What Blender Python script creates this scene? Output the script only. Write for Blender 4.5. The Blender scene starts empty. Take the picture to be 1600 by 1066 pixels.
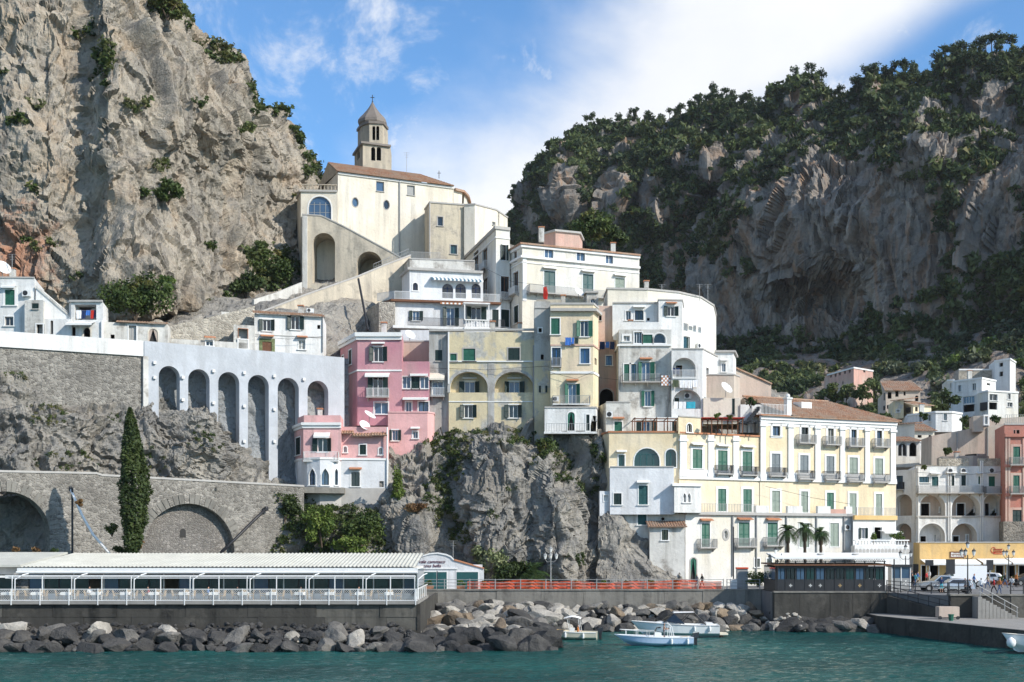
import bpy, bmesh, math, random
import numpy as np
from mathutils import Vector, Matrix
from mathutils.geometry import tessellate_polygon
R = math.radians
rnd = random.Random(11)
SC = bpy.context.scene
COL = SC.collection
F, HY, CZ = 2000.0, 850.0, 9.0          # focal length in photo pixels, horizon row, eye height above the sea

# ------------------------------------------------------------------ camera
cd = bpy.data.cameras.new('camera'); cam = bpy.data.objects.new('camera', cd); COL.objects.link(cam)
cam.location = (0, 0, CZ); cam.rotation_euler = (R(90), 0, 0)
cd.sensor_width = 36; cd.lens = 36*F/1600; cd.shift_y = (HY-533)/1600; cd.clip_start = .5; cd.clip_end = 20000
SC.camera = cam
# ------------------------------------------------------------------ sun, sky
SUN = Vector((.70, -.45, .56)).normalized()
sl = bpy.data.lights.new('sun', 'SUN'); sl.energy = 5.0; sl.angle = R(.53); sl.color = (1, .945, .86)
so = bpy.data.objects.new('sun', sl); COL.objects.link(so); so.rotation_euler = SUN.to_track_quat('Z', 'Y').to_euler()
so.location = (60, -40, 120)
SC.view_settings.view_transform = 'Standard'; SC.view_settings.look = 'None'
SC.view_settings.exposure = 0.08; SC.view_settings.gamma = 1; SC.view_settings.use_curve_mapping = False
SC.cycles.max_bounces = 6; SC.cycles.diffuse_bounces = 3; SC.cycles.glossy_bounces = 3; SC.cycles.transmission_bounces = 3
SC.cycles.transparent_max_bounces = 6; SC.cycles.use_denoising = True; SC.cycles.adaptive_threshold = .02; SC.cycles.caustics_reflective = False; SC.cycles.caustics_refractive = False

def nd(nt, typ, ins=None, **props):
    n = nt.nodes.new(typ)
    for k, v in props.items(): setattr(n, k, v)
    for k, v in (ins or {}).items():
        s = n.inputs[k]
        if isinstance(v, bpy.types.NodeSocket): nt.links.new(v, s)
        else: s.default_value = v
    return n
def math_(nt, op, a, b=None, c=None, clamp=False):
    ins = {0: a}
    if b is not None: ins[1] = b
    if c is not None: ins[2] = c
    return nd(nt, 'ShaderNodeMath', ins, operation=op, use_clamp=clamp).outputs[0]
def mixc(nt, fac, a, b, mode='MIX'):
    n = nd(nt, 'ShaderNodeMix', data_type='RGBA', blend_type=mode)
    for s, v in ((n.inputs[0], fac), (n.inputs[6], a), (n.inputs[7], b)):
        if isinstance(v, bpy.types.NodeSocket): nt.links.new(v, s)
        else: s.default_value = v if not isinstance(v, tuple) else (tuple(v)+(1,))[:4]
    return n.outputs[2]
def ramp(nt, fac, stops, interp='LINEAR'):
    n = nd(nt, 'ShaderNodeValToRGB', {0: fac}); e = n.color_ramp.elements; n.color_ramp.interpolation = interp
    while len(e) < len(stops): e.new(.5)
    for el, (p, c) in zip(e, stops):
        el.position = p; el.color = (c, c, c, 1) if isinstance(c, (int, float)) else (tuple(c)+(1,))[:4]
    return n.outputs[0]
def smooth(nt, v, a, b):
    return nd(nt, 'ShaderNodeMapRange', {0: v, 1: a, 2: b, 3: 0.0, 4: 1.0}, interpolation_type='SMOOTHSTEP').outputs[0]
def noise(nt, vec, scale, detail=5, rough=.55, dist=0, sc=None, loc=None):
    if sc or loc: vec = nd(nt, 'ShaderNodeMapping', {0: vec, 1: loc or (0, 0, 0), 3: sc or (1, 1, 1)}).outputs[0]
    return nd(nt, 'ShaderNodeTexNoise', {'Vector': vec, 'Scale': scale, 'Detail': detail, 'Roughness': rough, 'Distortion': dist}).outputs[0]

w = bpy.data.worlds.new('World'); SC.world = w; w.use_nodes = True; nt = w.node_tree; nt.nodes.clear()
sky = nd(nt, 'ShaderNodeTexSky', sky_type='NISHITA', sun_disc=False, sun_elevation=math.asin(SUN.z), sun_rotation=math.atan2(SUN.x, SUN.y),
         altitude=0, air_density=1.0, dust_density=.35, ozone_density=1.6)
gen = nd(nt, 'ShaderNodeTexCoord').outputs['Generated']
sep = nd(nt, 'ShaderNodeSeparateXYZ', {0: gen}).outputs
az = math_(nt, 'ARCTAN2', sep[0], sep[1]); el = math_(nt, 'ARCSINE', sep[2])
# cloud coverage over (azimuth, elevation): a broad bank climbing to the right, wisps elsewhere
cv = nd(nt, 'ShaderNodeCombineXYZ', {0: az, 1: el, 2: 0.0}).outputs[0]
n1 = noise(nt, cv, 6.0, 7, .56, .15, sc=(1, 1.4, 1), loc=(.35, .1, 0))
n2 = noise(nt, cv, 3.4, 3, .5, .1, sc=(1, 1.2, 1), loc=(3.1, 1.7, 0))
n3 = noise(nt, cv, 12.0, 10, .64, .35, sc=(1, 1.15, 1), loc=(1.3, .6, 0))
# distance across the bank
dleft = math_(nt, 'ADD', math_(nt, 'MULTIPLY', az, .70), math_(nt, 'MULTIPLY', el, -.71))
dl = smooth(nt, math_(nt, 'ADD', dleft, math_(nt, 'MULTIPLY', math_(nt, 'SUBTRACT', n1, .5), .16)), -.295, -.185)
dright = math_(nt, 'ADD', math_(nt, 'MULTIPLY', az, -.46), math_(nt, 'MULTIPLY', el, 1.0))
dr = smooth(nt, math_(nt, 'ADD', dright, math_(nt, 'MULTIPLY', math_(nt, 'SUBTRACT', n1, .5), .035)), .205, .255)
bank = math_(nt, 'MULTIPLY', dl, dr)
bank = math_(nt, 'MULTIPLY', bank, math_(nt, 'SUBTRACT', 1.0, smooth(nt, az, .75, 1.3)))
wisp = smooth(nt, math_(nt, 'ADD', math_(nt, 'MULTIPLY', n3, .5), math_(nt, 'MULTIPLY', n2, .55)), .505, .62)
cover = math_(nt, 'MAXIMUM', math_(nt, 'MULTIPLY', bank, .97), math_(nt, 'MULTIPLY', wisp, .80))
blue = mixc(nt, 1.0, sky.outputs[0], (1.0, 1.52, 1.92), 'MULTIPLY')
cloudc = mixc(nt, ramp(nt, n1, [(.35, 0), (.7, 1)]), (8.9, 9.15, 9.6), (9.9, 10.0, 10.2))
skyc = mixc(nt, cover, blue, cloudc)
bg = nd(nt, 'ShaderNodeBackground', {0: skyc, 1: .102})
nt.links.new(bg.outputs[0], nd(nt, 'ShaderNodeOutputWorld').inputs[0])

# ------------------------------------------------------------------ materials
MATS = {}
def newmat(name, rough=.9, spec=.3, metal=0):
    m = bpy.data.materials.new(name); m.use_nodes = True; nt = m.node_tree
    b = nt.nodes['Principled BSDF']; b.inputs['Roughness'].default_value = rough
    b.inputs['Specular IOR Level'].default_value = spec; b.inputs['Metallic'].default_value = metal
    MATS[name] = m
    return m, nt, b
def setc(nt, b, col):
    if isinstance(col, bpy.types.NodeSocket): nt.links.new(col, b.inputs['Base Color'])
    else: b.inputs['Base Color'].default_value = (tuple(col)+(1,))[:4]
def bump(nt, b, h, dist=.05, strength=1.0):
    n = nd(nt, 'ShaderNodeBump', {'Height': h, 'Distance': dist, 'Strength': strength}); nt.links.new(n.outputs[0], b.inputs['Normal'])
def pos_(nt): return nd(nt, 'ShaderNodeNewGeometry').outputs['Position']
def plain(name, col, rough=.6, spec=.3, metal=0, var=.12, sc=2.0):
    m, nt, b = newmat(name, rough, spec, metal)
    n = noise(nt, pos_(nt), sc, 4)
    setc(nt, b, mixc(nt, n, tuple(c*(1-var) for c in col), tuple(min(1, c*(1+var)) for c in col)))
    return m
def plaster(name, col, stain=(.24, .22, .19), amt=.35, peel=0, peelcol=(.33, .31, .28), fade=None, top=None):
    """lime wash with rain streaks, blotches and (peel) bare patches of the older coat"""
    m, nt, b = newmat(name, .92, .15); p = pos_(nt)
    blot = noise(nt, p, .45, 6, .6); fine = noise(nt, p, 3.2, 5, .6)
    streak = noise(nt, p, .9, 6, .65, sc=(1, 1, .10)); big = noise(nt, p, .16, 4, .5, loc=(7, 3, 1))
    c0 = mixc(nt, ramp(nt, blot, [(.35, 0), (.68, 1)]), tuple(c*.86 for c in col), tuple(min(.9, c*1.05) for c in col))
    if fade: c0 = mixc(nt, ramp(nt, big, [(.42, 0), (.6, .85)]), c0, fade)
    s = math_(nt, 'MULTIPLY', ramp(nt, streak, [(.46, 0), (.66, 1)]), ramp(nt, blot, [(.36, .25), (.60, 1)]))
    c1 = mixc(nt, math_(nt, 'MULTIPLY', s, amt), c0, stain)
    if peel:
        pm = ramp(nt, math_(nt, 'ADD', math_(nt, 'MULTIPLY', noise(nt, p, .35, 8, .66, loc=(2, 9, 4)), .8), math_(nt, 'MULTIPLY', streak, .2)), [(.585-.12*peel, 0), (.655-.12*peel, .85)])
        c1 = mixc(nt, pm, c1, mixc(nt, ramp(nt, fine, [(.4, 0), (.65, 1)]), tuple(c*.72 for c in peelcol), peelcol))
    setc(nt, b, mixc(nt, math_(nt, 'MULTIPLY', ramp(nt, fine, [(.3, 1), (.48, 0)]), .14), c1, stain))
    bump(nt, b, math_(nt, 'ADD', fine, math_(nt, 'MULTIPLY', noise(nt, p, .8, 3), 1.6)), .035, .7)
    return m
def rockmat(name, cols, streakcol, crack=(.05, .05, .05), sc=1.0, red=None, strk=.5, zst=.16, rust=None, tight=0, dark=0):
    m, nt, b = newmat(name, .95, .1); p = pos_(nt)
    n1 = noise(nt, p, .10*sc, 8, .62, .4); n2 = noise(nt, p, .55*sc, 8, .66, loc=(4, 1, 8)); n3 = noise(nt, p, 2.6*sc, 6, .65)
    st = noise(nt, p, .42*sc, 7, .6, sc=(1, 1, zst), loc=(3, 3, 0))
    c = ramp(nt, math_(nt, 'ADD', math_(nt, 'MULTIPLY', n1, .55), math_(nt, 'MULTIPLY', n2, .45)), [(.34, cols[0]), (.45, cols[1]), (.55, cols[2]), (.66, cols[3])])
    c = mixc(nt, math_(nt, 'MULTIPLY', ramp(nt, st, [(.48+tight, 0), (.66-tight, 1)]), strk), c, streakcol)
    if dark: c = mixc(nt, math_(nt, 'MULTIPLY', ramp(nt, noise(nt, p, 1.1*sc, 8, .68, .3, sc=(1, 1, .22), loc=(6, 2, 0)), [(.53, 0), (.64, 1)]), dark), c, tuple(x*.28 for x in cols[1]))
    if rust: c = mixc(nt, math_(nt, 'MULTIPLY', ramp(nt, noise(nt, p, .16*sc, 6, .65, .5, loc=(11, 5, 2)), [(.50, 0), (.66, 1)]), rust[0]), c, rust[1])
    vor = nd(nt, 'ShaderNodeTexVoronoi', {'Vector': nd(nt, 'ShaderNodeVectorMath', {0: p, 1: nd(nt, 'ShaderNodeVectorMath', {0: nd(nt, 'ShaderNodeTexNoise', {'Vector': p, 'Scale': .5*sc}).outputs[1], 1: (2.4/sc,)*3}, operation='MULTIPLY').outputs[0]}, operation='ADD').outputs[0], 'Scale': .38*sc}, feature='DISTANCE_TO_EDGE').outputs[0]
    c = mixc(nt, math_(nt, 'MULTIPLY', ramp(nt, vor, [(.0, 1), (.022, 0)]), ramp(nt, n2, [(.48, 0), (.64, .5)])), c, crack)
    c = mixc(nt, math_(nt, 'MULTIPLY', ramp(nt, n3, [(.28, 1), (.46, 0)]), .45), c, crack)
    if red:
        (cx, cz, rr, rc) = red
        sp = nd(nt, 'ShaderNodeSeparateXYZ', {0: p}).outputs
        d = math_(nt, 'SQRT', math_(nt, 'ADD', math_(nt, 'POWER', math_(nt, 'DIVIDE', math_(nt, 'SUBTRACT', sp[0], cx), rr[0]), 2.0), math_(nt, 'POWER', math_(nt, 'DIVIDE', math_(nt, 'SUBTRACT', sp[2], cz), rr[1]), 2.0)))
        mk = math_(nt, 'MULTIPLY', smooth(nt, math_(nt, 'SUBTRACT', 1.0, math_(nt, 'SUBTRACT', d, math_(nt, 'MULTIPLY', math_(nt, 'SUBTRACT', n2, .5), 2.2))), .0, .7), ramp(nt, st, [(.3, .9), (.7, .45)]))
        c = mixc(nt, mk, c, rc)
    setc(nt, b, c)
    h = math_(nt, 'ADD', math_(nt, 'MULTIPLY', n2, 1.3), math_(nt, 'ADD', math_(nt, 'MULTIPLY', n3, .55), math_(nt, 'MULTIPLY', ramp(nt, vor, [(0, 0), (.04, 1)]), .10)))
    bump(nt, b, h, .5/sc, .75)
    return m
def leafmat(name, dark, light, hue=None, sc=.5, trans=.25):
    m, nt, b = newmat(name, .6, .25); p = pos_(nt)
    n1 = noise(nt, p, sc, 3); n2 = noise(nt, p, sc*9, 2)
    c = ramp(nt, math_(nt, 'ADD', math_(nt, 'MULTIPLY', n1, .6), math_(nt, 'MULTIPLY', n2, .4)), [(.36, dark), (.64, light)])
    if hue: c = mixc(nt, ramp(nt, noise(nt, p, sc*.8, 2, loc=(5, 5, 5)), [(.55, 0), (.7, .8)]), c, hue)
    setc(nt, b, c)
    t = nd(nt, 'ShaderNodeBsdfTranslucent', {0: c}); mx = nd(nt, 'ShaderNodeMixShader', {0: trans, 1: b.outputs[0], 2: t.outputs[0]})
    nt.links.new(mx.outputs[0], nt.nodes['Material Output'].inputs[0])
    return m
def rubblemat(name, col, joint, sc=2.2, var=.35):
    m, nt, b = newmat(name, .95, .1); p = pos_(nt)
    pp = nd(nt, 'ShaderNodeMapping', {0: p, 3: (1, 1, 1.35)}).outputs[0]
    v = nd(nt, 'ShaderNodeTexVoronoi', {'Vector': pp, 'Scale': sc, 'Randomness': .9}); e = nd(nt, 'ShaderNodeTexVoronoi', {'Vector': pp, 'Scale': sc, 'Randomness': .9}, feature='DISTANCE_TO_EDGE').outputs[0]
    hue = nd(nt, 'ShaderNodeSeparateColor', {0: v.outputs[1]}).outputs[0]
    c = mixc(nt, hue, tuple(x*(1-var) for x in col), tuple(min(.9, x*(1+var)) for x in col))
    big = noise(nt, p, .22, 6, .6)
    c = mixc(nt, ramp(nt, e, [(.02, 1), (.10, 0)]), c, joint)
    c = mixc(nt, ramp(nt, big, [(.42, 0), (.68, .6)]), c, tuple(x*.55 for x in col))
    setc(nt, b, c); bump(nt, b, math_(nt, 'ADD', ramp(nt, e, [(0, 0), (.16, 1)]), noise(nt, p, 5, 3)), .06, .9)
    return m
def glassmat(name, col, rough=.06, spec=.8):
    m, nt, b = newmat(name, rough, spec); p = pos_(nt)
    setc(nt, b, mixc(nt, noise(nt, p, .35, 3), tuple(c*.5 for c in col), col))
    bump(nt, b, noise(nt, p, .8, 2), .02, .35)
    return m

# colours are real-world albedos, except the marked sky and shade tones
plaster('white', (.77, .76, .73), amt=.5)
plaster('white_warm', (.74, .72, .67), amt=.40, fade=(.70, .64, .52))
plaster('white_worn', (.64, .62, .57), amt=.6, peel=.55, peelcol=(.36, .33, .29))
plaster('white_cool', (.73, .73, .73), amt=.42)
plaster('cream', (.75, .68, .56), amt=.45, fade=(.73, .68, .58))
plaster('cream_worn', (.56, .49, .37), amt=.8, peel=.8, peelcol=(.45, .40, .33))
plaster('yellow', (.78, .64, .42), amt=.38, fade=(.77, .67, .50))
plaster('yellow_pale', (.76, .66, .44), amt=.5, fade=(.72, .58, .42))
plaster('yellow_dull', (.67, .57, .37), amt=.5, peel=.7, peelcol=(.50, .49, .46))
plaster('ochre', (.72, .47, .19), amt=.4, fade=(.74, .52, .24))
plaster('pink_deep', (.54, .25, .29), amt=.42, fade=(.58, .32, .33))
plaster('pink', (.74, .43, .41), amt=.4)
plaster('pink_faded', (.60, .36, .29), amt=.5, fade=(.55, .44, .36))
plaster('red_wall', (.48, .20, .15), amt=.35)
plaster('grey_paint', (.49, .51, .535), amt=.45, stain=(.30, .30, .30))
plaster('grey_worn', (.47, .46, .43), amt=.8, peel=.7, peelcol=(.35, .33, .30))
plaster('beige', (.55, .47, .39), amt=.6, fade=(.50, .38, .31))
plaster('concrete', (.25, .235, .205), amt=.8, stain=(.09, .085, .075), peel=.4, peelcol=(.18, .17, .15))
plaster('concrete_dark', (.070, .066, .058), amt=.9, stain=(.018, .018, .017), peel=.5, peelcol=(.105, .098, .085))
plaster('tower_stone', (.50, .43, .33), amt=.75, peel=.45, peelcol=(.40, .35, .29))
plaster('terracotta', (.48, .21, .11), amt=.5, stain=(.28, .2, .15))
plain('trim_white', (.76, .75, .72), .8, .2, var=.05)
plain('trim_grey', (.42, .40, .37), .9, .2, var=.2)
plain('shutter_green', (.022, .115, .075), .55, .35, var=.25)
plain('shutter_dark', (.012, .030, .026), .5, .35, var=.3)
plain('shutter_bottle', (.020, .085, .085), .5, .35, var=.3)
plain('shutter_grey', (.17, .20, .21), .6, .3, var=.2)
plain('shutter_sage', (.25, .30, .25), .6, .3, var=.2)
plain('shutter_blue', (.02, .10, .28), .5, .35, var=.2)
plain('wood_brown', (.16, .07, .035), .6, .3, var=.3)
plain('frame_white', (.70, .70, .68), .5, .4, var=.05)
plain('iron_dark', (.018, .018, .02), .5, .5, var=.2)
plain('iron_grey', (.30, .30, .29), .5, .5, var=.2)
plain('iron_white', (.72, .72, .70), .5, .4, var=.05)
plain('room_shade', (.05, .047, .045), .9, .1)  # near-black colour put in for the shade inside open rooms
plain('awning_blue', (.08, .16, .22), .8, .2)
plain('awning_white', (.78, .77, .73), .8, .2)
plain('fabric_blue', (.06, .17, .50), .9, .1)
plain('fabric_navy', (.025, .04, .10), .9, .1)
plain('fabric_white', (.80, .80, .80), .9, .1)
plain('fabric_red', (.50, .04, .03), .9, .1)
plain('fabric_teal', (.05, .35, .45), .9, .1)
plain('net_red', (.70, .10, .04), .8, .2, var=.25, sc=1.2)
plain('lead', (.185, .155, .13), .6, .4, var=.3, sc=.8)
glassmat('glass_sky_tint', (.07, .13, .22)); glassmat('glass_curtain', (.42, .41, .38), .25, .5); glassmat('glass_dark', (.018, .022, .026)); glassmat('glass_green', (.015, .05, .05))  # sky glass: blue of the mirrored sky put into the base colour
m, nt, b = newmat('roof_tile', .9, .15); p = pos_(nt)
setc(nt, b, mixc(nt, ramp(nt, noise(nt, p, .5, 5, .6), [(.4, 0), (.65, .75)]), ramp(nt, noise(nt, p, 4.5, 3, .7), [(.32, (.19, .095, .06)), (.5, (.36, .195, .12)), (.68, (.50, .34, .235))]), (.36, .29, .225)))
rockmat('rock_left', [(.175, .162, .142), (.285, .255, .21), (.375, .325, .258), (.45, .405, .335)], (.19, .174, .155), red=(-66, 47, (6, 9), (.36, .16, .09)), strk=.55, rust=(.4, (.40, .285, .18)), dark=.6)
rockmat('rock_grey', [(.14, .136, .13), (.235, .222, .20), (.315, .29, .25), (.41, .375, .315)], (.15, .147, .142), strk=.5, rust=(.3, (.29, .23, .16)), dark=.6)
rockmat('rock_shot', [(.20, .21, .215), (.27, .28, .285), (.32, .325, .32), (.33, .315, .28)], (.17, .18, .185), strk=.5)
rockmat('rock_mountain', [(.125, .12, .112), (.20, .185, .168), (.285, .245, .205), (.38, .335, .285)], (.29, .18, .115), sc=.5, strk=.75, zst=.09, rust=(.5, (.27, .175, .11)), tight=.05, dark=.85)
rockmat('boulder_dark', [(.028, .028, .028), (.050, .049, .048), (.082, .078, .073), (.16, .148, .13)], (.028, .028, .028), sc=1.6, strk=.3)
rockmat('boulder_pale', [(.18, .17, .155), (.32, .295, .255), (.43, .395, .34), (.50, .465, .41)], (.18, .165, .14), sc=1.6, strk=.3)
rockmat('boulder_mid', [(.07, .068, .064), (.125, .119, .109), (.185, .172, .153), (.27, .25, .215)], (.08, .077, .07), sc=1.6, strk=.3)
rockmat('boulder_brown', [(.09, .08, .065), (.17, .135, .10), (.25, .19, .13), (.32, .27, .20)], (.08, .065, .05), sc=1.6, strk=.3)
rubblemat('rubble_grey', (.255, .235, .205), (.32, .298, .26), 2.6, .45)
rubblemat('rubble_beige', (.43, .385, .315), (.50, .455, .385), 2.4)
rubblemat('rubble_fill', (.25, .23, .205), (.22, .20, .18), 3.4)
leafmat('leaf_pine', (.016, .034, .014), (.075, .105, .038), sc=.06)
leafmat('leaf_scrub', (.022, .042, .016), (.15, .18, .06), hue=(.17, .16, .07), sc=.05)
leafmat('leaf_olive', (.05, .07, .04), (.17, .19, .11), sc=.1)
leafmat('leaf_bush', (.020, .045, .012), (.10, .135, .035), hue=(.16, .13, .03), sc=.35)
leafmat('leaf_bright', (.05, .095, .018), (.18, .235, .05), sc=.4)
leafmat('leaf_cypress', (.018, .038, .012), (.095, .125, .038), sc=.7)
leafmat('leaf_dry', (.14, .07, .03), (.30, .19, .08), sc=.5)
leafmat('leaf_flower', (.07, .11, .04), (.34, .36, .18), sc=.8)
leafmat('leaf_palm', (.018, .045, .015), (.09, .14, .04), sc=.8)
plain('bark', (.10, .075, .055), .95, .1, var=.3)

# ------------------------------------------------------------------ geometry helpers
def P(x, y, D): return Vector(((x-800)*D/F, D, CZ+(HY-y)*D/F))
def pl(x, D): return Vector(((x-800)*D/F, D))
def zat(y, D): return CZ+(HY-y)*D/F
def empty(name, loc, label=None, cat=None, group=None):
    o = bpy.data.objects.new(name, None); o.location = loc; o.empty_display_size = .5; COL.objects.link(o)
    return tag(o, label, cat, group)
def tag(o, label=None, cat=None, group=None, kind=None):
    for k, v in (('label', label), ('category', cat), ('group', group), ('kind', kind)):
        if v: o[k] = v
    return o
def rootof(o):
    while o.parent: o = o.parent
    return o
class MB:
    def __init__(s): s.v = []; s.f = []; s.m = []; s.mi = 0
    def add(s, vs, fs):
        n = len(s.v); s.v += [tuple(v) for v in vs]; s.f += [tuple(i+n for i in f) for f in fs]; s.m += [s.mi]*len(fs); return s
    def hexa(s, b, t):      # 4 bottom + 4 top points
        return s.add(list(b)+list(t), [(3, 2, 1, 0), (4, 5, 6, 7), (0, 1, 5, 4), (1, 2, 6, 5), (2, 3, 7, 6), (3, 0, 4, 7)])
    def box(s, x0, x1, y0, y1, z0, z1):
        return s.hexa([(x0, y0, z0), (x1, y0, z0), (x1, y1, z0), (x0, y1, z0)], [(x0, y0, z1), (x1, y0, z1), (x1, y1, z1), (x0, y1, z1)])
    def prism(s, poly, z0, z1):
        n = len(poly); return s.add([(p[0], p[1], z0) for p in poly]+[(p[0], p[1], z1) for p in poly],
            [tuple(range(n-1, -1, -1)), tuple(range(n, 2*n))]+[(i, (i+1) % n, (i+1) % n+n, i+n) for i in range(n)])
    def tube(s, pts, r, n=6, r1=None, cap=True):
        pts = [Vector(p) for p in pts]; m = len(pts); vs = []; r1 = r if r1 is None else r1
        for i, p in enumerate(pts):
            d = (pts[min(i+1, m-1)]-pts[max(i-1, 0)]).normalized()
            a = d.orthogonal().normalized() if abs(d.z) > .95 else d.cross(Vector((0, 0, 1))).normalized()
            b = d.cross(a); rr = r+(r1-r)*i/max(1, m-1)
            vs += [p+(a*math.cos(2*math.pi*k/n)+b*math.sin(2*math.pi*k/n))*rr for k in range(n)]
        fs = [(i*n+k, i*n+(k+1) % n, (i+1)*n+(k+1) % n, (i+1)*n+k) for i in range(m-1) for k in range(n)]
        if cap: fs += [tuple(range(n-1, -1, -1)), tuple(range((m-1)*n, m*n))]
        return s.add(vs, fs)
    def lathe(s, c, prof, n=12, rot=0):
        c = Vector(c); vs = [c+Vector((r*math.cos(rot+2*math.pi*k/n), r*math.sin(rot+2*math.pi*k/n), z)) for r, z in prof for k in range(n)]
        m = len(prof); fs = [(i*n+k, i*n+(k+1) % n, (i+1)*n+(k+1) % n, (i+1)*n+k) for i in range(m-1) for k in range(n)]
        fs += [tuple(range(n-1, -1, -1)), tuple(range((m-1)*n, m*n))]
        return s.add(vs, fs)
    def build(s, name, mats, parent=None, smooth=False, **tags):
        off = rootof(parent).location if parent else Vector((0, 0, 0))
        me = bpy.data.meshes.new(name); o_ = tuple(off)
        me.from_pydata([(a-o_[0], b-o_[1], c-o_[2]) for a, b, c in s.v], [], s.f)
        mats = mats if isinstance(mats, (list, tuple)) else [mats]
        for m in mats: me.materials.append(MATS[m])
        if len(mats) > 1: me.polygons.foreach_set('material_index', s.m)
        if smooth: me.polygons.foreach_set('use_smooth', [True]*len(me.polygons))
        me.update()
        o = bpy.data.objects.new(name, me); COL.objects.link(o)
        if parent: o.parent = parent
        return tag(o, **tags)
def npmesh(name, V, Fc, mats, parent=None, smooth=False, mi=None, **tags):
    V = np.asarray(V, dtype=np.float32); Fc = np.asarray(Fc, dtype=np.int32); k = Fc.shape[1]
    me = bpy.data.meshes.new(name)
    if parent: V = V-np.array(rootof(parent).location, dtype=np.float32)
    me.vertices.add(len(V)); me.vertices.foreach_set('co', V.ravel())
    me.loops.add(Fc.size); me.loops.foreach_set('vertex_index', Fc.ravel())
    me.polygons.add(len(Fc)); me.polygons.foreach_set('loop_start', np.arange(len(Fc), dtype=np.int32)*k)
    me.polygons.foreach_set('loop_total', np.full(len(Fc), k, dtype=np.int32))
    for m in ([mats] if isinstance(mats, str) else mats): me.materials.append(MATS[m])
    if mi is not None: me.polygons.foreach_set('material_index', np.asarray(mi, dtype=np.int32))
    me.update(calc_edges=True)
    me.polygons.foreach_set('use_smooth', np.full(len(Fc), bool(smooth)))
    o = bpy.data.objects.new(name, me); COL.objects.link(o)
    if parent: o.parent = parent
    return tag(o, **tags)
def copytree(o, loc=None, rz=None, sc=None, label=None, parent=None):
    c = o.copy(); COL.objects.link(c); c.parent = parent
    if loc is not None: c.location = loc
    if rz is not None: c.rotation_euler.z = rz
    if sc is not None: c.scale = sc if isinstance(sc, (tuple, list)) else (sc,)*3
    if label: c['label'] = label
    for ch in o.children: copytree(ch, parent=c)
    return c

# numpy noise
def _h(ix, iy, iz, seed):
    h = (ix.astype(np.int64)*374761393+iy.astype(np.int64)*668265263+iz.astype(np.int64)*2147483647+seed*974634777) & 0xffffffff
    h = ((h ^ (h >> 13))*1274126177) & 0xffffffff; h = ((h ^ (h >> 16))*2246822519) & 0xffffffff
    return ((h ^ (h >> 15)) & 0xffffff)/float(0xffffff)
def vnoise(p, seed=0):
    i = np.floor(p).astype(np.int64); f = p-i; u = f*f*f*(f*(f*6-15)+10); r = 0
    for dx in (0, 1):
        for dy in (0, 1):
            for dz in (0, 1):
                wt = (u[:, 0] if dx else 1-u[:, 0])*(u[:, 1] if dy else 1-u[:, 1])*(u[:, 2] if dz else 1-u[:, 2])
                r = r+wt*_h(i[:, 0]+dx, i[:, 1]+dy, i[:, 2]+dz, seed)
    return r
def fbm(p, oct=5, seed=0, gain=.5, ridged=False):
    r = np.zeros(len(p)); a = 1; t = 0; q = np.array(p, dtype=float)
    for k in range(oct):
        n = vnoise(q, seed+k*7); r += a*((1-abs(2*n-1)) if ridged else n); t += a; a *= gain; q = q*2.03+13.7
    return r/t
def facet(p, seed=0, tilt=.8):
    """blocky relief: nearest-cell value with a tilted plane per cell; returns (height, edge distance)"""
    i = np.floor(p).astype(np.int64); best = np.full(len(p), 1e9); sec = best.copy(); hgt = np.zeros(len(p))
    for dx in (-1, 0, 1):
        for dy in (-1, 0, 1):
            for dz in (-1, 0, 1):
                c = i+np.array([dx, dy, dz]); a = (c[:, 0], c[:, 1], c[:, 2])
                o = np.stack([_h(*a, seed), _h(*a, seed+1), _h(*a, seed+2)], 1); v = p-(c+o); d = (v**2).sum(1)
                g = np.stack([_h(*a, seed+3), _h(*a, seed+4), _h(*a, seed+5)], 1)-.5
                hh = _h(*a, seed+6)-.5+tilt*(g*v).sum(1)*2
                nb = d < best; sec = np.where(nb, best, np.minimum(sec, d)); hgt = np.where(nb, hh, hgt); best = np.where(nb, d, best)
    return hgt, np.sqrt(sec)-np.sqrt(best)
def proj(V): return 800+V[:, 0]*F/V[:, 1], HY-(V[:, 2]-CZ)*F/V[:, 1]

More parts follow.
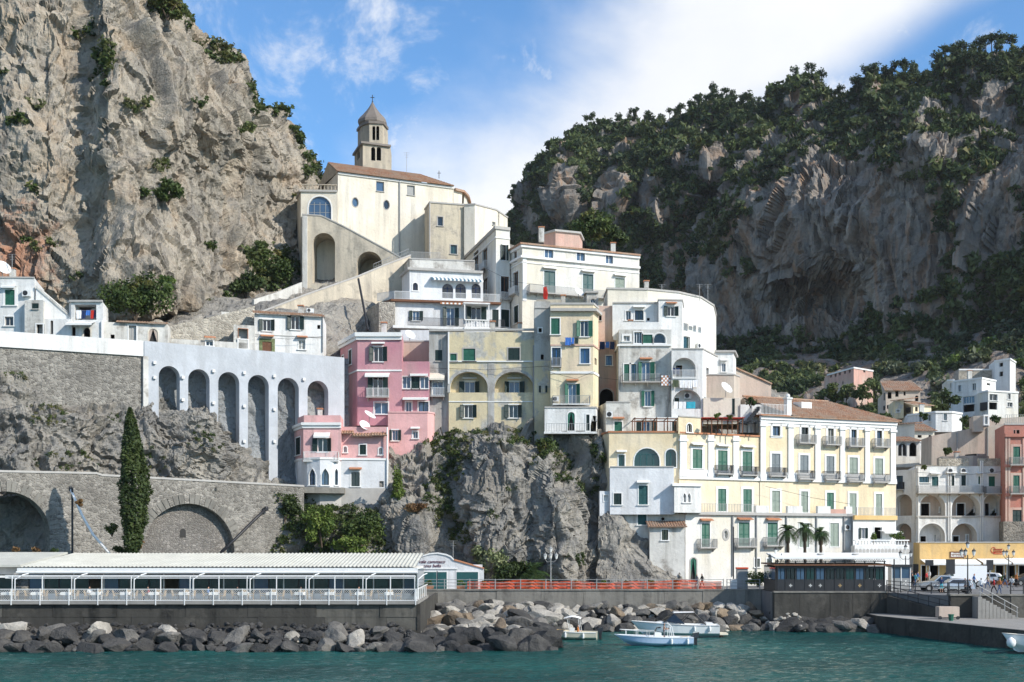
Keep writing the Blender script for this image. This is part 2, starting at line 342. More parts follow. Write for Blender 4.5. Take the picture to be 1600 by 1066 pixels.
def cliff(name, cols, nu, nv, mat, amp, scale, seed=0, parent=None, back=(), warp=None, aniso=(1, 1, 1), smooth_shade=False, fine=1.0, bed=(.45, 1.0, .06), soft=3, **tags):
    """rock sheet: cols = list of columns, each a list of (x, y, D) from foot to top; amp = displacement in metres at the coarse scale"""
    C = np.array([[tuple(P(*q)) for q in c] for c in cols])           # nc, nr, 3
    if back:
        ext = [C[:, -1]+np.array(b) for b in back]; C = np.concatenate([C]+[e[:, None] for e in ext], 1)
    nc, nr = C.shape[:2]
    def resample(A, n, axis):
        m = A.shape[axis]; seg = np.linalg.norm(np.diff(A, axis=axis), axis=2).mean(axis=1-axis); s = np.concatenate([[0], np.cumsum(seg)]); t = np.linspace(0, s[-1], n)
        idx = np.clip(np.searchsorted(s, t, 'right')-1, 0, m-2); f = (t-s[idx])/(s[idx+1]-s[idx])
        tk = lambda k: np.take(A, np.clip(k, 0, m-1), axis=axis)
        f = f.reshape((-1, 1) if axis == 0 else (1, -1))[..., None]
        p0, p1, p2, p3 = tk(idx-1), tk(idx), tk(idx+1), tk(idx+2)
        cub = .5*((2*p1)+(-p0+p2)*f+(2*p0-5*p1+4*p2-p3)*f*f+(-p0+3*p1-3*p2+p3)*f**3)
        return .6*cub+.4*(p1*(1-f)+p2*f)
    G = resample(resample(C, nu, 0), nv, 1)                               # nu, nv, 3
    du = np.gradient(G, axis=0); dv = np.gradient(G, axis=1); N = np.cross(du, dv); N /= np.linalg.norm(N, axis=2, keepdims=True)+1e-9
    V = G.reshape(-1, 3); Nn = N.reshape(-1, 3); q = V*np.array(aniso)/scale
    wq = q+(np.stack([fbm(q*.9, 3, seed+50), fbm(q*.9, 3, seed+60), fbm(q*.9, 3, seed+70)], 1)-.5)*1.2
    h1, e1 = facet(wq*.42, seed+1, 1.0); h2, e2 = facet(wq*1.15, seed+11, 1.0); h3, e3 = facet(wq*3.1, seed+21, .9); h4, e4 = facet(wq*7.5, seed+27, .8)
    bd = (q[:, 2]*.95+q[:, 0]*bed[0]+q[:, 1]*.2)*bed[1]+2.2*fbm(q*.5, 4, seed+36); saw = bd-np.floor(bd); saw = np.where(saw < .82, saw/.82, (1-saw)/.18)
    r = fbm(q*.30, 5, seed+31)-.5; rough = fbm(q*5, 4, seed+41, .65)-.5
    mk = np.clip(fbm(q*.4+9, 3, seed+47)*3-1, 0, 1)
    d = amp*(1.15*h1+.60*h2+1.3*r+bed[2]*saw*mk-.16*np.exp(-(e2/.05)**2)*mk)
    df = amp*(.30*fine*h3+.13*fine*h4+.26*rough*fine)
    d = d.reshape(nu, nv)
    for _ in range(soft):
        e_ = np.pad(d, 1, mode='edge'); d = .36*d+.11*(e_[:-2, 1:-1]+e_[2:, 1:-1]+e_[1:-1, :-2]+e_[1:-1, 2:])+.05*(e_[:-2, :-2]+e_[2:, 2:]+e_[2:, :-2]+e_[:-2, 2:])
    d = d.ravel()+df+amp*.04*(_h(np.arange(nu*nv), np.zeros(nu*nv, int), np.zeros(nu*nv, int), seed)-.5)
    W = V+Nn*d[:, None]
    a = np.arange(nu*nv).reshape(nu, nv); Fc = np.stack([a[:-1, :-1], a[1:, :-1], a[1:, 1:], a[:-1, 1:]], -1).reshape(-1, 4)
    o = npmesh(name, W, Fc, mat, parent, smooth_shade, **tags)
    return o, W, Nn

# foliage: clouds of small leaf-like quads
def leafquads(C, size, rng, up=.0, stretch=1.6, nrm=None, tri=False):
    n = len(C); d = rng.normal(size=(n, 3)); d[:, 2] += up
    if nrm is not None: d = d+nrm*1.1
    d /= np.linalg.norm(d, axis=1, keepdims=True); t = rng.normal(size=(n, 3)); a = np.cross(d, t); a /= np.linalg.norm(a, axis=1, keepdims=True)+1e-9
    b = np.cross(d, a); s = size*rng.uniform(.6, 1.4, (n, 1)); a = a*s*.5; b = b*s*.5*stretch
    if tri: return np.stack([C-b*.8-a, C-b*.8+a, C+b*1.2], 1).reshape(-1, 3), np.arange(3*n).reshape(n, 3)
    V = np.stack([C-b, C+a*.9, C+b, C-a*.9], 1).reshape(-1, 3)
    return V, np.arange(4*n).reshape(n, 4)
def crown(n, rad, rng, lobes=9, size=.3, flat=1.0, hollow=.55, tri=False):
    """crown as lobes of leaf quads; rad = (rx, ry, rz), centred at origin"""
    rad = np.array(rad); L = rng.normal(size=(lobes, 3)); L /= np.linalg.norm(L, axis=1, keepdims=True); L *= rng.uniform(.25, .72, (lobes, 1)); lr = rng.uniform(.28, .5, lobes)
    k = rng.integers(0, lobes, n); d = rng.normal(size=(n, 3)); d /= np.linalg.norm(d, axis=1, keepdims=True)
    rr = lr[k][:, None]*(hollow+(1-hollow)*rng.uniform(0, 1, (n, 1))); C = (L[k]+d*rr)*rad
    return leafquads(C, size, rng, .3, nrm=d*.8, tri=tri)
BUSH = {}
def bushmesh(key, n, rad, size, matname, lobes=9, seed=0):
    rng = np.random.default_rng(seed); V, Fc = crown(n, rad, rng, lobes, size); V[:, 2] += rad[2]*.55
    me = npmesh('tmp', V, Fc, matname); d = me.data; bpy.data.objects.remove(me); BUSH[key] = d; return d
def scatter(V, Fc, pts, scl, rng, tilt=None):
    """tile template (V, Fc) over points"""
    n = len(pts); a = rng.uniform(0, 2*np.pi, n); ca, sa = np.cos(a), np.sin(a); s = np.asarray(scl).reshape(-1, 1) if np.ndim(scl) else np.full((n, 1), scl)
    X = V[None, :, 0]*ca[:, None]-V[None, :, 1]*sa[:, None]; Y = V[None, :, 0]*sa[:, None]+V[None, :, 1]*ca[:, None]; Z = np.broadcast_to(V[None, :, 2], X.shape)
    W = np.stack([X*s, Y*s, Z*s], -1)+np.asarray(pts)[:, None, :]
    Fo = Fc[None]+(np.arange(n)*len(V))[:, None, None]
    return W.reshape(-1, 3), Fo.reshape(-1, Fc.shape[1])
def inell(x, y, E):
    m = np.zeros(len(x))
    for (cx, cy, rx, ry) in E: m = np.maximum(m, 1-np.sqrt(((x-cx)/rx)**2+((y-cy)/ry)**2))
    return m
# ------------------------------------------------------------------ sea
rng = np.random.default_rng(3)
def build_sea():
    ys = np.concatenate([np.linspace(40, 78, 12), np.arange(78.3, 142, .26)]); xs = np.arange(-58, 62, .40)
    X, Y = np.meshgrid(xs, ys); p = np.stack([X.ravel(), Y.ravel(), np.zeros(X.size)], 1)
    z = .20*(fbm(p*np.array([.22, .35, 1]), 3, 5)-.5)+.22*(fbm(p*np.array([.7, 1.1, 1]), 3, 9, .6, True)-.55)+.07*(fbm(p*np.array([2.3, 3.0, 1]), 2, 15)-.5)
    V = np.stack([X.ravel(), Y.ravel(), z], 1); a = np.arange(X.size).reshape(X.shape)
    Fc = np.stack([a[:-1, :-1], a[:-1, 1:], a[1:, 1:], a[1:, :-1]], -1).reshape(-1, 4)
    # skirt to the horizon behind and beside the camera
    n = len(V); V = np.concatenate([V, [(-58, 40, 0), (62, 40, 0), (62, 142, 0), (-58, 142, 0), (-3000, -3000, -.02), (3000, -3000, -.02), (3000, 142, -.02), (-3000, 142, -.02)]])
    Fc = np.concatenate([Fc, [(n+4, n+5, n+1, n), (n+5, n+6, n+2, n+1), (n+7, n+4, n, n+3)]])
    m, nt, b = newmat('sea_water', .06, .16); p_ = pos_(nt); b.inputs['IOR'].default_value = 1.33
    n1 = noise(nt, p_, .05, 4, .5); n2 = noise(nt, p_, .9, 4)
    setc(nt, b, mixc(nt, ramp(nt, n1, [(.35, 0), (.65, 1)]), (.006, .048, .046), (.012, .094, .084)))
    h = math_(nt, 'ADD', noise(nt, p_, 1.6, 4, .6, .6, sc=(.8, 1.3, 1)), math_(nt, 'MULTIPLY', noise(nt, p_, 5.5, 3, .6, .3, sc=(.8, 1.3, 1)), .4))
    bn = nd(nt, 'ShaderNodeBump', {'Height': h, 'Distance': .10, 'Strength': .9}).outputs[0]; nt.links.new(bn, b.inputs['Normal']); b.inputs['Specular IOR Level'].default_value = 0
    gl = nd(nt, 'ShaderNodeBsdfGlossy', {'Roughness': .07, 'Normal': bn}); fr = nd(nt, 'ShaderNodeFresnel', {'IOR': 1.33, 'Normal': bn}).outputs[0]
    mx = nd(nt, 'ShaderNodeMixShader', {0: math_(nt, 'MULTIPLY', fr, .60), 1: b.outputs[0], 2: gl.outputs[0]}); nt.links.new(mx.outputs[0], nt.nodes['Material Output'].inputs[0])
    o = npmesh('sea', V, Fc, 'sea_water', smooth=True, kind='structure')
build_sea()

# ------------------------------------------------------------------ the mountain across the valley
TX = [780, 800, 822, 840, 870, 905, 960, 1010, 1050, 1120, 1200, 1260, 1300, 1325, 1345, 1375, 1440, 1500, 1550, 1600, 1700, 1800]
TY = [420, 366, 315, 284, 246, 230, 216, 198, 180, 166, 168, 146, 150, 176, 154, 134, 118, 113, 104, 118, 92, 72]
def g2(x, y, cx, cy, rx, ry): return math.exp(-((x-cx)/rx)**2-((y-cy)/ry)**2)
def mtn_cols():
    cols = []
    for x in [785, 800, 815, 835, 860, 890, 925, 960, 1000, 1040, 1080, 1120, 1160, 1200, 1240, 1280, 1310, 1340, 1370, 1400, 1440, 1480, 1520, 1560, 1600, 1660, 1720, 1800]:
        T = float(np.interp(x, TX, TY)); D0 = float(np.interp(x, [785, 820, 870, 1000, 1200, 1400, 1600, 1800], [600, 560, 530, 500, 455, 412, 375, 340]))
        c = []
        for t, off in ((0, -70), (.08, -50), (.16, -18), (.24, -2), (.32, 2), (.42, 4), (.52, 6), (.62, 10), (.71, 16), (.80, 26), (.90, 44), (1, 60)):
            y = 690+(T-690)*t; D = D0+off*min(1, max(.25, (x-790)/160))
            D += 38*g2(x, y, 1275, 486, 85, 32)-14*g2(x, y, 1290, 300, 110, 90)
            gx = np.interp(y, [130, 250, 420], [1320, 1190, 1020]); D += 24*math.exp(-((x-gx)/38)**2)*(1 if y < 470 else .4)
            D -= 22*g2(x, y, 885, 300, 26, 70)+16*g2(x, y, 960, 290, 30, 70); D += 10*g2(x, y, 925, 320, 16, 60)
            D -= 18*g2(x, y, 1450, 240, 60, 40)
            c.append((x, y, D))
        cols.append(c)
    return cols
mtn, MV, MN = cliff('mountain', mtn_cols(), 520, 340, 'rock_mountain', 6.0, 22, seed=3, back=[(6, 20, 3), (12, 60, -2), (20, 120, -30)], aniso=(1, 1, .42), bed=(.2, 1.0, .0), soft=7, fine=2.0, kind='structure')
mx_, my_ = proj(MV)
rockz = [(1300, 370, 205, 160), (1170, 475, 115, 80), (1430, 400, 95, 120), (1535, 340, 50, 90), (1010, 300, 22, 40), (1110, 245, 30, 24), (1555, 160, 45, 60), (1470, 235, 70, 30), (1600, 250, 50, 50),
         (875, 315, 26, 60), (955, 290, 24, 42), (832, 340, 16, 45), (1250, 165, 32, 32), (1215, 215, 26, 30), (1060, 250, 30, 20)]
rk = inell(mx_, my_, rockz); nz_ = fbm(MV/22, 4, 77); nzf = fbm(MV/7, 3, 79)
gully = np.exp(-((mx_-np.interp(my_, [130, 250, 420, 560], [1320, 1190, 1020, 960]))/50)**2)
vegp = np.clip(1.75-5*np.clip(rk, 0, 1)+gully*1.0+(nz_-.5)*5.0+(my_ > 545)*1.2-.25, 0, 1)*(my_ < 720)
area_w = np.ones(len(MV)); prob = vegp*area_w; prob /= prob.sum()
def bush_templates(seed, n, size, tri=False):
    r = np.random.default_rng(seed); return [crown(n, (1.45, 1.45, 1.0), r, 11, size, hollow=.15, tri=tri) for _ in range(5)]
tmpl = bush_templates(4, 56, .50, True)
def spread(name, pts, scl, mats, seed, tm, **tags):
    r = np.random.default_rng(seed); Vs = []; Fs = []; mi = []; n0 = 0
    for k, (V, Fc) in enumerate(tm):
        sel = np.arange(len(pts)) % len(tm) == k
        W, Fo = scatter(V, Fc, pts[sel], scl[sel], r); Vs.append(W); Fs.append(Fo+n0); n0 += len(W)
        mi.append(np.repeat(r.choice(len(mats), sel.sum(), p=[.62, .38] if len(mats) == 2 else None), len(Fc)))
    return npmesh(name, np.concatenate(Vs), np.concatenate(Fs), mats, mi=np.concatenate(mi), kind='stuff', **tags)
idx = rng.choice(len(MV), 14000, p=prob, replace=False)
spread('mountain_scrub', MV[idx]+MN[idx]*.6, rng.uniform(.5, 1.45, len(idx))**1.25*2.1, ['leaf_pine', 'leaf_scrub', 'leaf_scrub', 'leaf_bush'], 5, tmpl, label='dark scrub and trees covering the mountain slope', cat='scrub')

# pines that stand out on the ridge and just under it
def pine_meshes():
    out = []
    for k in range(5):
        r = np.random.default_rng(60+k); h = 7.0+k*.5
        tb = MB(); tb.tube([(0, 0, -1.5), (.15*r.normal(), .1, h*.45), (.3*r.normal(), .1, h*.92)], .22, 5, .07)
        for q in range(5):
            a = r.uniform(0, 6.28); z = h*r.uniform(.5, .8); tb.tube([(0, 0, z), (math.cos(a)*1.4, math.sin(a)*1.4, z+.8)], .07, 4, .03)
        t = tb.build('trunk', 'bark'); V, Fc = crown(300, (2.7, 2.7, 2.1 if k % 2 else 3.0), r, 11, .48, hollow=.4, tri=True); V[:, 2] += h*.68
        c = npmesh('crown', V, Fc, 'leaf_pine'); out.append((t.data, c.data)); bpy.data.objects.remove(t); bpy.data.objects.remove(c)
    return out
PINES = pine_meshes()
def put_pine(loc, s, k, label, group):
    e = empty('pine_tree', loc, label, 'pine tree', group); e.scale = (s, s, s); e.rotation_euler.z = rnd.uniform(0, 6.28)
    for nm, d in zip(('trunk', 'crown'), PINES[k]):
        o = bpy.data.objects.new(nm, d); COL.objects.link(o); o.parent = e
    return e
ridge = MV.reshape(520, 340, 3)
def ridgept(x, row):
    col = ridge[:, row]; xx, yy = proj(col); i = int(np.argmin(abs(xx-x))); return col[i]
def toprow(x):   # the highest visible row near this column
    best = None
    for row in range(170, 331, 3):
        p = ridgept(x, row); y = HY-(p[2]-CZ)*F/p[1]
        if best is None or y < best[0]: best = (y, row)
    return best[1]
cnt = 0
for x in np.concatenate([np.arange(882, 960, 11), np.arange(962, 1320, 8.5), np.arange(1338, 1605, 7.0)]):
    x = float(x)+rnd.uniform(-3, 3); row = toprow(x)
    for j in range(2 if x > 1000 else 1):
        p = ridgept(x+rnd.uniform(-3, 3), max(0, row-j*rnd.randint(4, 14)))
        if 1205 < x < 1300 and rnd.random() < .6: continue
        put_pine((p[0], p[1], p[2]-.6), rnd.uniform(.75, 1.15)*(.8 if x < 960 else 1), cnt % 5,
                 *(('small pine on the low left shoulder of the mountain', 'pines on the left shoulder') if x < 960 else ('pine in the row along the middle of the mountain ridge', 'pines on the middle ridge') if x < 1330 else ('pine on the high right crest of the mountain', 'pines on the right crest'))); cnt += 1

# ------------------------------------------------------------------ valley side on the right, under the mountain
def val_cols():
    cols = []
    for x in [1130, 1200, 1260, 1320, 1380, 1440, 1500, 1560, 1620, 1700, 1800]:
        k = np.interp(x, [1130, 1320, 1500, 1700], [1.05, 1.0, .97, .93])
        up = np.interp(x, [1130, 1300, 1450, 1600, 1800], [40, 25, 0, -55, -75])
        cols.append([(x, y+up*t, D*k) for y, D, t in ((912, 190, 0), (850, 202, 0), (770, 224, 0), (705, 256, 0), (665, 292, .2), (628, 332, .5), (592, 365, .8), (545, 410, 1), (515, 455, 1))])
    return cols
val, VV, VN = cliff('valley_slope', val_cols(), 130, 120, 'rock_mountain', 2.0, 14, seed=8, kind='structure')
vx, vy = proj(VV); hb_ = np.zeros(len(VV), bool)
for x0, y0, x1, y1 in ((1288, 568, 1368, 612), (1374, 590, 1460, 665), (1415, 635, 1508, 668), (1476, 583, 1596, 655), (1548, 553, 1592, 600), (1495, 570, 1560, 600)): hb_ |= (vx > x0)*(vx < x1)*(vy > y0-4)*(vy < y1)
mk = (vy < 690)*(vy > 420)*(fbm(VV/10, 3, 21) > .36)*~hb_
vi = rng.choice(len(VV), 2400, p=mk/mk.sum(), replace=False)
spread('valley_scrub', VV[vi]+VN[vi]*.4, rng.uniform(.9, 2.2, len(vi)), ['leaf_scrub', 'leaf_pine'], 15, tmpl, label='dense green scrub on the slope above the hillside houses', cat='scrub')
mo = (vy < 610)*(vy > 420)*(vx > 1360)*(fbm(VV/16, 3, 31) > .5)*~hb_
oi = rng.choice(len(VV), 130, p=mo/mo.sum(), replace=False)
spread('olive_scrub', VV[oi]+VN[oi]*1.2, rng.uniform(1.6, 2.8, len(oi)), ['leaf_olive', 'leaf_bright'], 16, bush_templates(14, 90, .45), label='pale sunlit olive bushes scattered on the terraced slope', cat='scrub')

# ------------------------------------------------------------------ the great cliff on the left
LX = [-140, 150, 225, 268, 300, 325, 372, 384, 392, 400, 432, 456, 472, 488, 505, 545]
LY = [-120, -110, -50, -2, 30, 72, 96, 120, 160, 176, 192, 216, 240, 268, 296, 318]
def left_cols():
    cols = []
    for x in [-140, -80, -20, 30, 75, 105, 128, 148, 168, 200, 240, 280, 315, 345, 372, 386, 396, 420, 445, 465, 482, 500]:
        T = float(np.interp(x, LX, LY)); D0 = float(np.interp(x, [-140, 0, 60, 128, 172, 250, 350, 450, 545], [174, 168, 167, 170.5, 167, 175, 185, 199, 211])); c = []
        for t in np.linspace(0, 1, 12):
            y = 560+(T-560)*t; D = D0+14*t**1.5+8*max(0, t-.85)/.15
            D += 6*g2(x, y, 400, 330, 60, 70)-5*g2(x, y, 350, 190, 90, 45)-4*g2(x, y, 230, 420, 90, 50)+3*g2(x, y, 300, 300, 25, 90)
            D -= 3*g2(x, y, 250, 130, 60, 60)
            if t < .12: D += 3
            c.append((x, y, D))
        cols.append(c)
    return cols
lc, LV, LN = cliff('cliff', left_cols(), 460, 420, 'rock_left', 1.7, 7.0, seed=21, back=[(-1, 8, 1.0), (-2, 25, -2), (-3, 60, -12)], aniso=(1, 1, .7), fine=1.7, bed=(.5, 1.4, .04), soft=4, kind='structure')
lx, ly = proj(LV)
vE = [(130, 45, 35, 14), (160, 130, 22, 9), (215, 165, 28, 12), (345, 80, 30, 22), (265, 5, 40, 18), (165, 100, 14, 40), (400, 170, 14, 12), (440, 172, 22, 14), (465, 210, 14, 22), (488, 250, 16, 28), (505, 285, 14, 20),
      (245, 258, 24, 18), (310, 160, 14, 9), (380, 200, 12, 9), (400, 185, 10, 7), (330, 385, 22, 10), (430, 420, 50, 38), (400, 400, 30, 25), (28, 190, 20, 10), (15, 200, 10, 8), (60, 380, 25, 10), (320, 70, 14, 10), (372, 90, 16, 9), (388, 140, 9, 16), (350, 480, 40, 25), (120, 430, 18, 9), (290, 20, 26, 22), (225, 300, 10, 6)]
lm = np.clip(inell(lx, ly, vE), 0, 1)**.6+.004*(fbm(LV/5, 3, 5) > .56)*(ly < 470)
li = rng.choice(len(LV), 760, p=lm/lm.sum(), replace=False)
tm2 = bush_templates(24, 80, .38)
spread('cliff_scrub', LV[li]+LN[li]*.2, rng.uniform(.40, 1.15, len(li)), ['leaf_bush', 'leaf_scrub'], 25, tm2, label='tufts of scrub growing from ledges of the pale cliff', cat='scrub')

# ------------------------------------------------------------------ the hill under the village
hc = {230: [(640, 172), (560, 166), (525, 166), (505, 170), (485, 180), (470, 192)], 300: [(640, 172), (560, 167), (525, 166), (500, 170), (480, 180), (460, 192)],
      400: [(640, 172), (575, 168), (530, 168), (505, 171), (470, 184), (445, 200)], 500: [(660, 174), (590, 169), (520, 170), (475, 178), (445, 198), (415, 222)],
      600: [(680, 176), (610, 172), (525, 180), (475, 188), (430, 206), (385, 232)], 700: [(690, 176), (625, 174), (535, 184), (490, 196), (440, 212), (380, 235)],
      800: [(700, 177), (630, 176), (540, 188), (490, 200), (440, 214), (385, 236)], 900: [(720, 178), (650, 177), (560, 190), (510, 202), (465, 218), (420, 240)],
      1000: [(760, 178), (680, 178), (590, 190), (540, 204), (500, 220), (465, 242)], 1120: [(800, 180), (720, 184), (640, 194), (600, 206), (580, 222), (560, 245)], 1230: [(860, 186), (780, 192), (700, 202), (665, 212), (640, 228), (620, 250)]}
hill, HVv, HN = cliff('village_hill', [[(x, y, D) for y, D in hc[x]] for x in sorted(hc)], 260, 150, 'rock_grey', 1.0, 6, seed=40, kind='structure')
# the grey spur that carries the yellow house
sp = {585: [(935, 151), (860, 152), (800, 153.5), (745, 156), (705, 158), (690, 164)], 620: [(935, 149), (855, 149.5), (800, 151), (740, 154.5), (708, 157), (690, 164)],
      655: [(935, 147.5), (860, 147.5), (805, 149), (780, 152.5), (700, 157), (682, 164)], 685: [(935, 149.5), (850, 151), (790, 152.5), (730, 155.5), (692, 158), (680, 164)],
      710: [(935, 150), (850, 151.5), (790, 153), (730, 156), (690, 158), (676, 164)], 745: [(935, 147.5), (850, 147.5), (780, 149), (715, 152), (684, 155.5), (671, 164)],
      795: [(935, 147), (850, 147), (780, 148.5), (715, 150.5), (684, 154.5), (671, 164)], 830: [(935, 147.5), (850, 148), (780, 149.5), (725, 152), (692, 156), (674, 164)],
      862: [(935, 147), (850, 146), (785, 146), (730, 149), (700, 155), (676, 164)], 885: [(935, 147.5), (860, 146.5), (790, 147.5), (745, 152), (705, 157), (680, 164)],
      912: [(935, 150.5), (850, 151.5), (790, 153.5), (740, 156), (700, 158), (680, 164)], 950: [(935, 151), (850, 152.5), (790, 155), (740, 157), (700, 159), (680, 164)]}
spur, SV, SN = cliff('rock_spur', [[(x, y, D) for y, D in sp[x]] for x in sorted(sp)], 260, 210, 'rock_grey', 1.55, 5.2, seed=51, aniso=(1, 1, .8), fine=1.3, bed=(.3, 1.0, .1), kind='structure')
# rock under the arcade road, and the darker bank right of the viaduct
lr = {-80: [(775, 132), (700, 133), (640, 134.5), (590, 137), (560, 141)], 0: [(775, 134), (700, 135), (640, 136.5), (590, 139), (565, 144)], 60: [(775, 136), (700, 137), (640, 138.5), (600, 141), (575, 147)],
      120: [(775, 138), (700, 139.3), (650, 140.6), (618, 143.6), (595, 150)], 190: [(778, 141), (705, 142.3), (652, 143.6), (628, 146.4), (600, 152)], 235: [(778, 142.5), (700, 143.5), (650, 145), (612, 147), (590, 152)],
      270: [(780, 143.5), (715, 144.5), (670, 145.5), (640, 148), (615, 153)], 310: [(780, 144.5), (720, 145), (670, 145.5), (645, 147), (618, 154)], 340: [(780, 145.5), (730, 146), (690, 146.5), (650, 148), (625, 156)],
      375: [(785, 147), (750, 149), (720, 152), (690, 156), (660, 160)], 420: [(785, 150), (770, 152), (750, 156), (720, 160), (690, 162)], 480: [(790, 154), (780, 156), (770, 160), (750, 163), (730, 165)]}
lrk, RV, RN = cliff('rock_bank', [[(x, y, D) for y, D in lr[x]] for x in sorted(lr)], 300, 150, 'rock_grey', 1.5, 4.4, seed=63, fine=1.3, kind='structure')
bk = {385: [(935, 148), (860, 149.5), (800, 150.5), (765, 151), (752, 156)], 430: [(935, 147.5), (860, 149), (800, 150.5), (765, 152), (755, 156)], 480: [(935, 147), (860, 148.5), (800, 150.5), (785, 152.2), (770, 157)],
      540: [(935, 147), (860, 149), (810, 151), (795, 153), (780, 158)], 600: [(935, 148), (860, 150), (815, 152), (795, 154), (780, 158)]}
bkr, BV, BN = cliff('rock_bank', [[(x, y, D) for y, D in bk[x]] for x in sorted(bk)], 130, 100, 'rock_grey', 1.0, 4, seed=71, kind='structure')
# rock behind the arcade's bays
def ad(x): return float(np.interp(x, [225, 540], [147, 160]))
ra = {x: [(y, ad(x)+o) for y, o in ((800, -.2), (730, 1.0), (690, 1.4), (650, 1.9), (600, 2.2), (560, 2.4))] for x in (215, 260, 300, 345, 390, 440, 490, 545)}
rar, AV, AN = cliff('rock_face', [[(x, y, D) for y, D in ra[x]] for x in sorted(ra)], 200, 140, 'rock_shot', .4, 3.5, seed=81, kind='structure')
# vegetation on these rocks
def clothe(name, V, N, E, n, smin, smax, mats, seed, label, tm=tm2):
    x, y = proj(V); mm = np.clip(inell(x, y, E), 0, 1)**.7
    i = rng.choice(len(V), n, p=mm/mm.sum(), replace=True)
    spread(name, V[i]+N[i]*.15, rng.uniform(smin, smax, n), mats, seed, tm, label=label, cat='scrub')
tm3 = bush_templates(34, 70, .30)
clothe('spur_scrub', SV, SN, [(705, 715, 32, 45), (690, 770, 28, 60), (700, 690, 40, 18), (720, 830, 20, 30), (860, 705, 22, 20), (845, 720, 25, 10), (800, 760, 14, 9), (880, 735, 20, 25), (915, 760, 22, 20), (820, 690, 60, 8), (770, 800, 16, 10), (930, 700, 16, 30), (900, 870, 20, 20), (790, 677, 70, 6)], 520, .22, .62, ['leaf_bush', 'leaf_scrub'], 45, 'dark scrub hanging on the grey rock spur', tm3)
clothe('bank_scrub', BV, BN, [(440, 800, 40, 40), (480, 815, 55, 50), (550, 830, 50, 40), (590, 840, 22, 45), (500, 860, 90, 25)], 420, .3, .75, ['leaf_bush', 'leaf_scrub'], 46, 'tangle of ivy and shrubs on the bank behind the restaurant', tm3)
clothe('rock_bank_scrub', RV, RN, [(20, 590, 25, 18), (70, 650, 40, 20), (180, 655, 20, 10), (230, 720, 40, 25), (320, 690, 30, 25), (100, 720, 60, 16)], 130, .18, .42, ['leaf_bush', 'leaf_scrub'], 47, 'thin scrub on the grey rock under the path wall', tm3)
# ------------------------------------------------------------------ house kit
def arcpoly(u0, u1, z0, z1, kind, n=10):
    w = u1-u0; c = (u0+u1)/2
    if kind == 'a':                                   # round (or segmental) head
        r = w/2; h = min(r, (z1-z0)*.75); zs = z1-h
        return [(u0, z0), (u1, z0)]+[(c+r*math.cos(math.pi*k/n), zs+h*math.sin(math.pi*k/n)) for k in range(n+1)]
    if kind == 'g':                                   # pointed head
        h = w*.9; zs = z1-h
        return [(u0, z0), (u1, z0), (u1, zs), (c+w*.33, zs+h*.5), (c, z1), (c-w*.33, zs+h*.5), (u0, zs)]
    if kind == 'o': return [(c+w/2*math.cos(2*math.pi*k/16), (z0+z1)/2+(z1-z0)/2*math.sin(2*math.pi*k/16)) for k in range(16)]
    return [(u0, z0), (u1, z0), (u1, z1), (u0, z1)]
class Fac:
    def __init__(s, p0, p1, z0, z1):
        s.p0 = Vector(p0); s.p1 = Vector(p1); s.L = (s.p1-s.p0).length; s.u = (s.p1-s.p0)/s.L; s.n = Vector((s.u.y, -s.u.x)); s.z0 = z0; s.z1 = z1; s.holes = []; s.tops = None
    def uv(s, x, y):
        d = Vector(((x-800)/F, 1.0)); den = d.x*s.n.x+d.y*s.n.y; t = (s.p0.x*s.n.x+s.p0.y*s.n.y)/den
        q = d*t; return (q-s.p0).dot(s.u), CZ+(HY-y)/F*t
    def z(s, y, x=None):
        if x is None:
            m = (s.p0+s.p1)/2; x = 800+m.x*F/m.y
        return s.uv(x, y)[1]
    def pt(s, u, z, out=0.0):
        q = s.p0+s.u*u+s.n*out; return Vector((q.x, q.y, z))
    def fbox(s, mb, u0, u1, z0, z1, o0, o1):
        return mb.hexa([s.pt(u0, z0, o1), s.pt(u1, z0, o1), s.pt(u1, z0, o0), s.pt(u0, z0, o0)], [s.pt(u0, z1, o1), s.pt(u1, z1, o1), s.pt(u1, z1, o0), s.pt(u0, z1, o0)])
    def sheet(s, mb, dep=.22):
        outer = [(0, s.z0), (s.L, s.z0)]+([(s.L, s.z1), (0, s.z1)] if not s.tops else list(s.tops))
        polys = [[Vector((a, b, 0)) for a, b in outer]]+[[Vector((a, b, 0)) for a, b in h] for h, d in s.holes]
        flat = [q for pg in polys for q in pg]
        if s.holes:
            tris = tessellate_polygon(polys); fs = []
            for t in tris:
                a, b, c = (flat[i] for i in t); ar = (b.x-a.x)*(c.y-a.y)-(b.y-a.y)*(c.x-a.x)
                fs.append(tuple(t) if ar > 0 else (t[0], t[2], t[1]))
        else: fs = [tuple(range(len(outer)))]
        mb.add([s.pt(q.x, q.y) for q in flat], fs)
        for h, d in s.holes:
            n = len(h); d = d or dep
            mb.add([s.pt(a, b, 0) for a, b in h]+[s.pt(a, b, -d) for a, b in h], [(i, i+n, (i+1) % n+n, (i+1) % n) for i in range(n)])
def offs(facs, out):
    """mitred offset of the plan polyline of consecutive facades"""
    pts = [facs[0].p0+facs[0].n*out]
    for a, b in zip(facs, facs[1:]):
        m = (a.n+b.n); m = m/max(.3, m.dot(a.n)); pts.append(a.p1+m*out)
    pts.append(facs[-1].p1+facs[-1].n*out); return pts
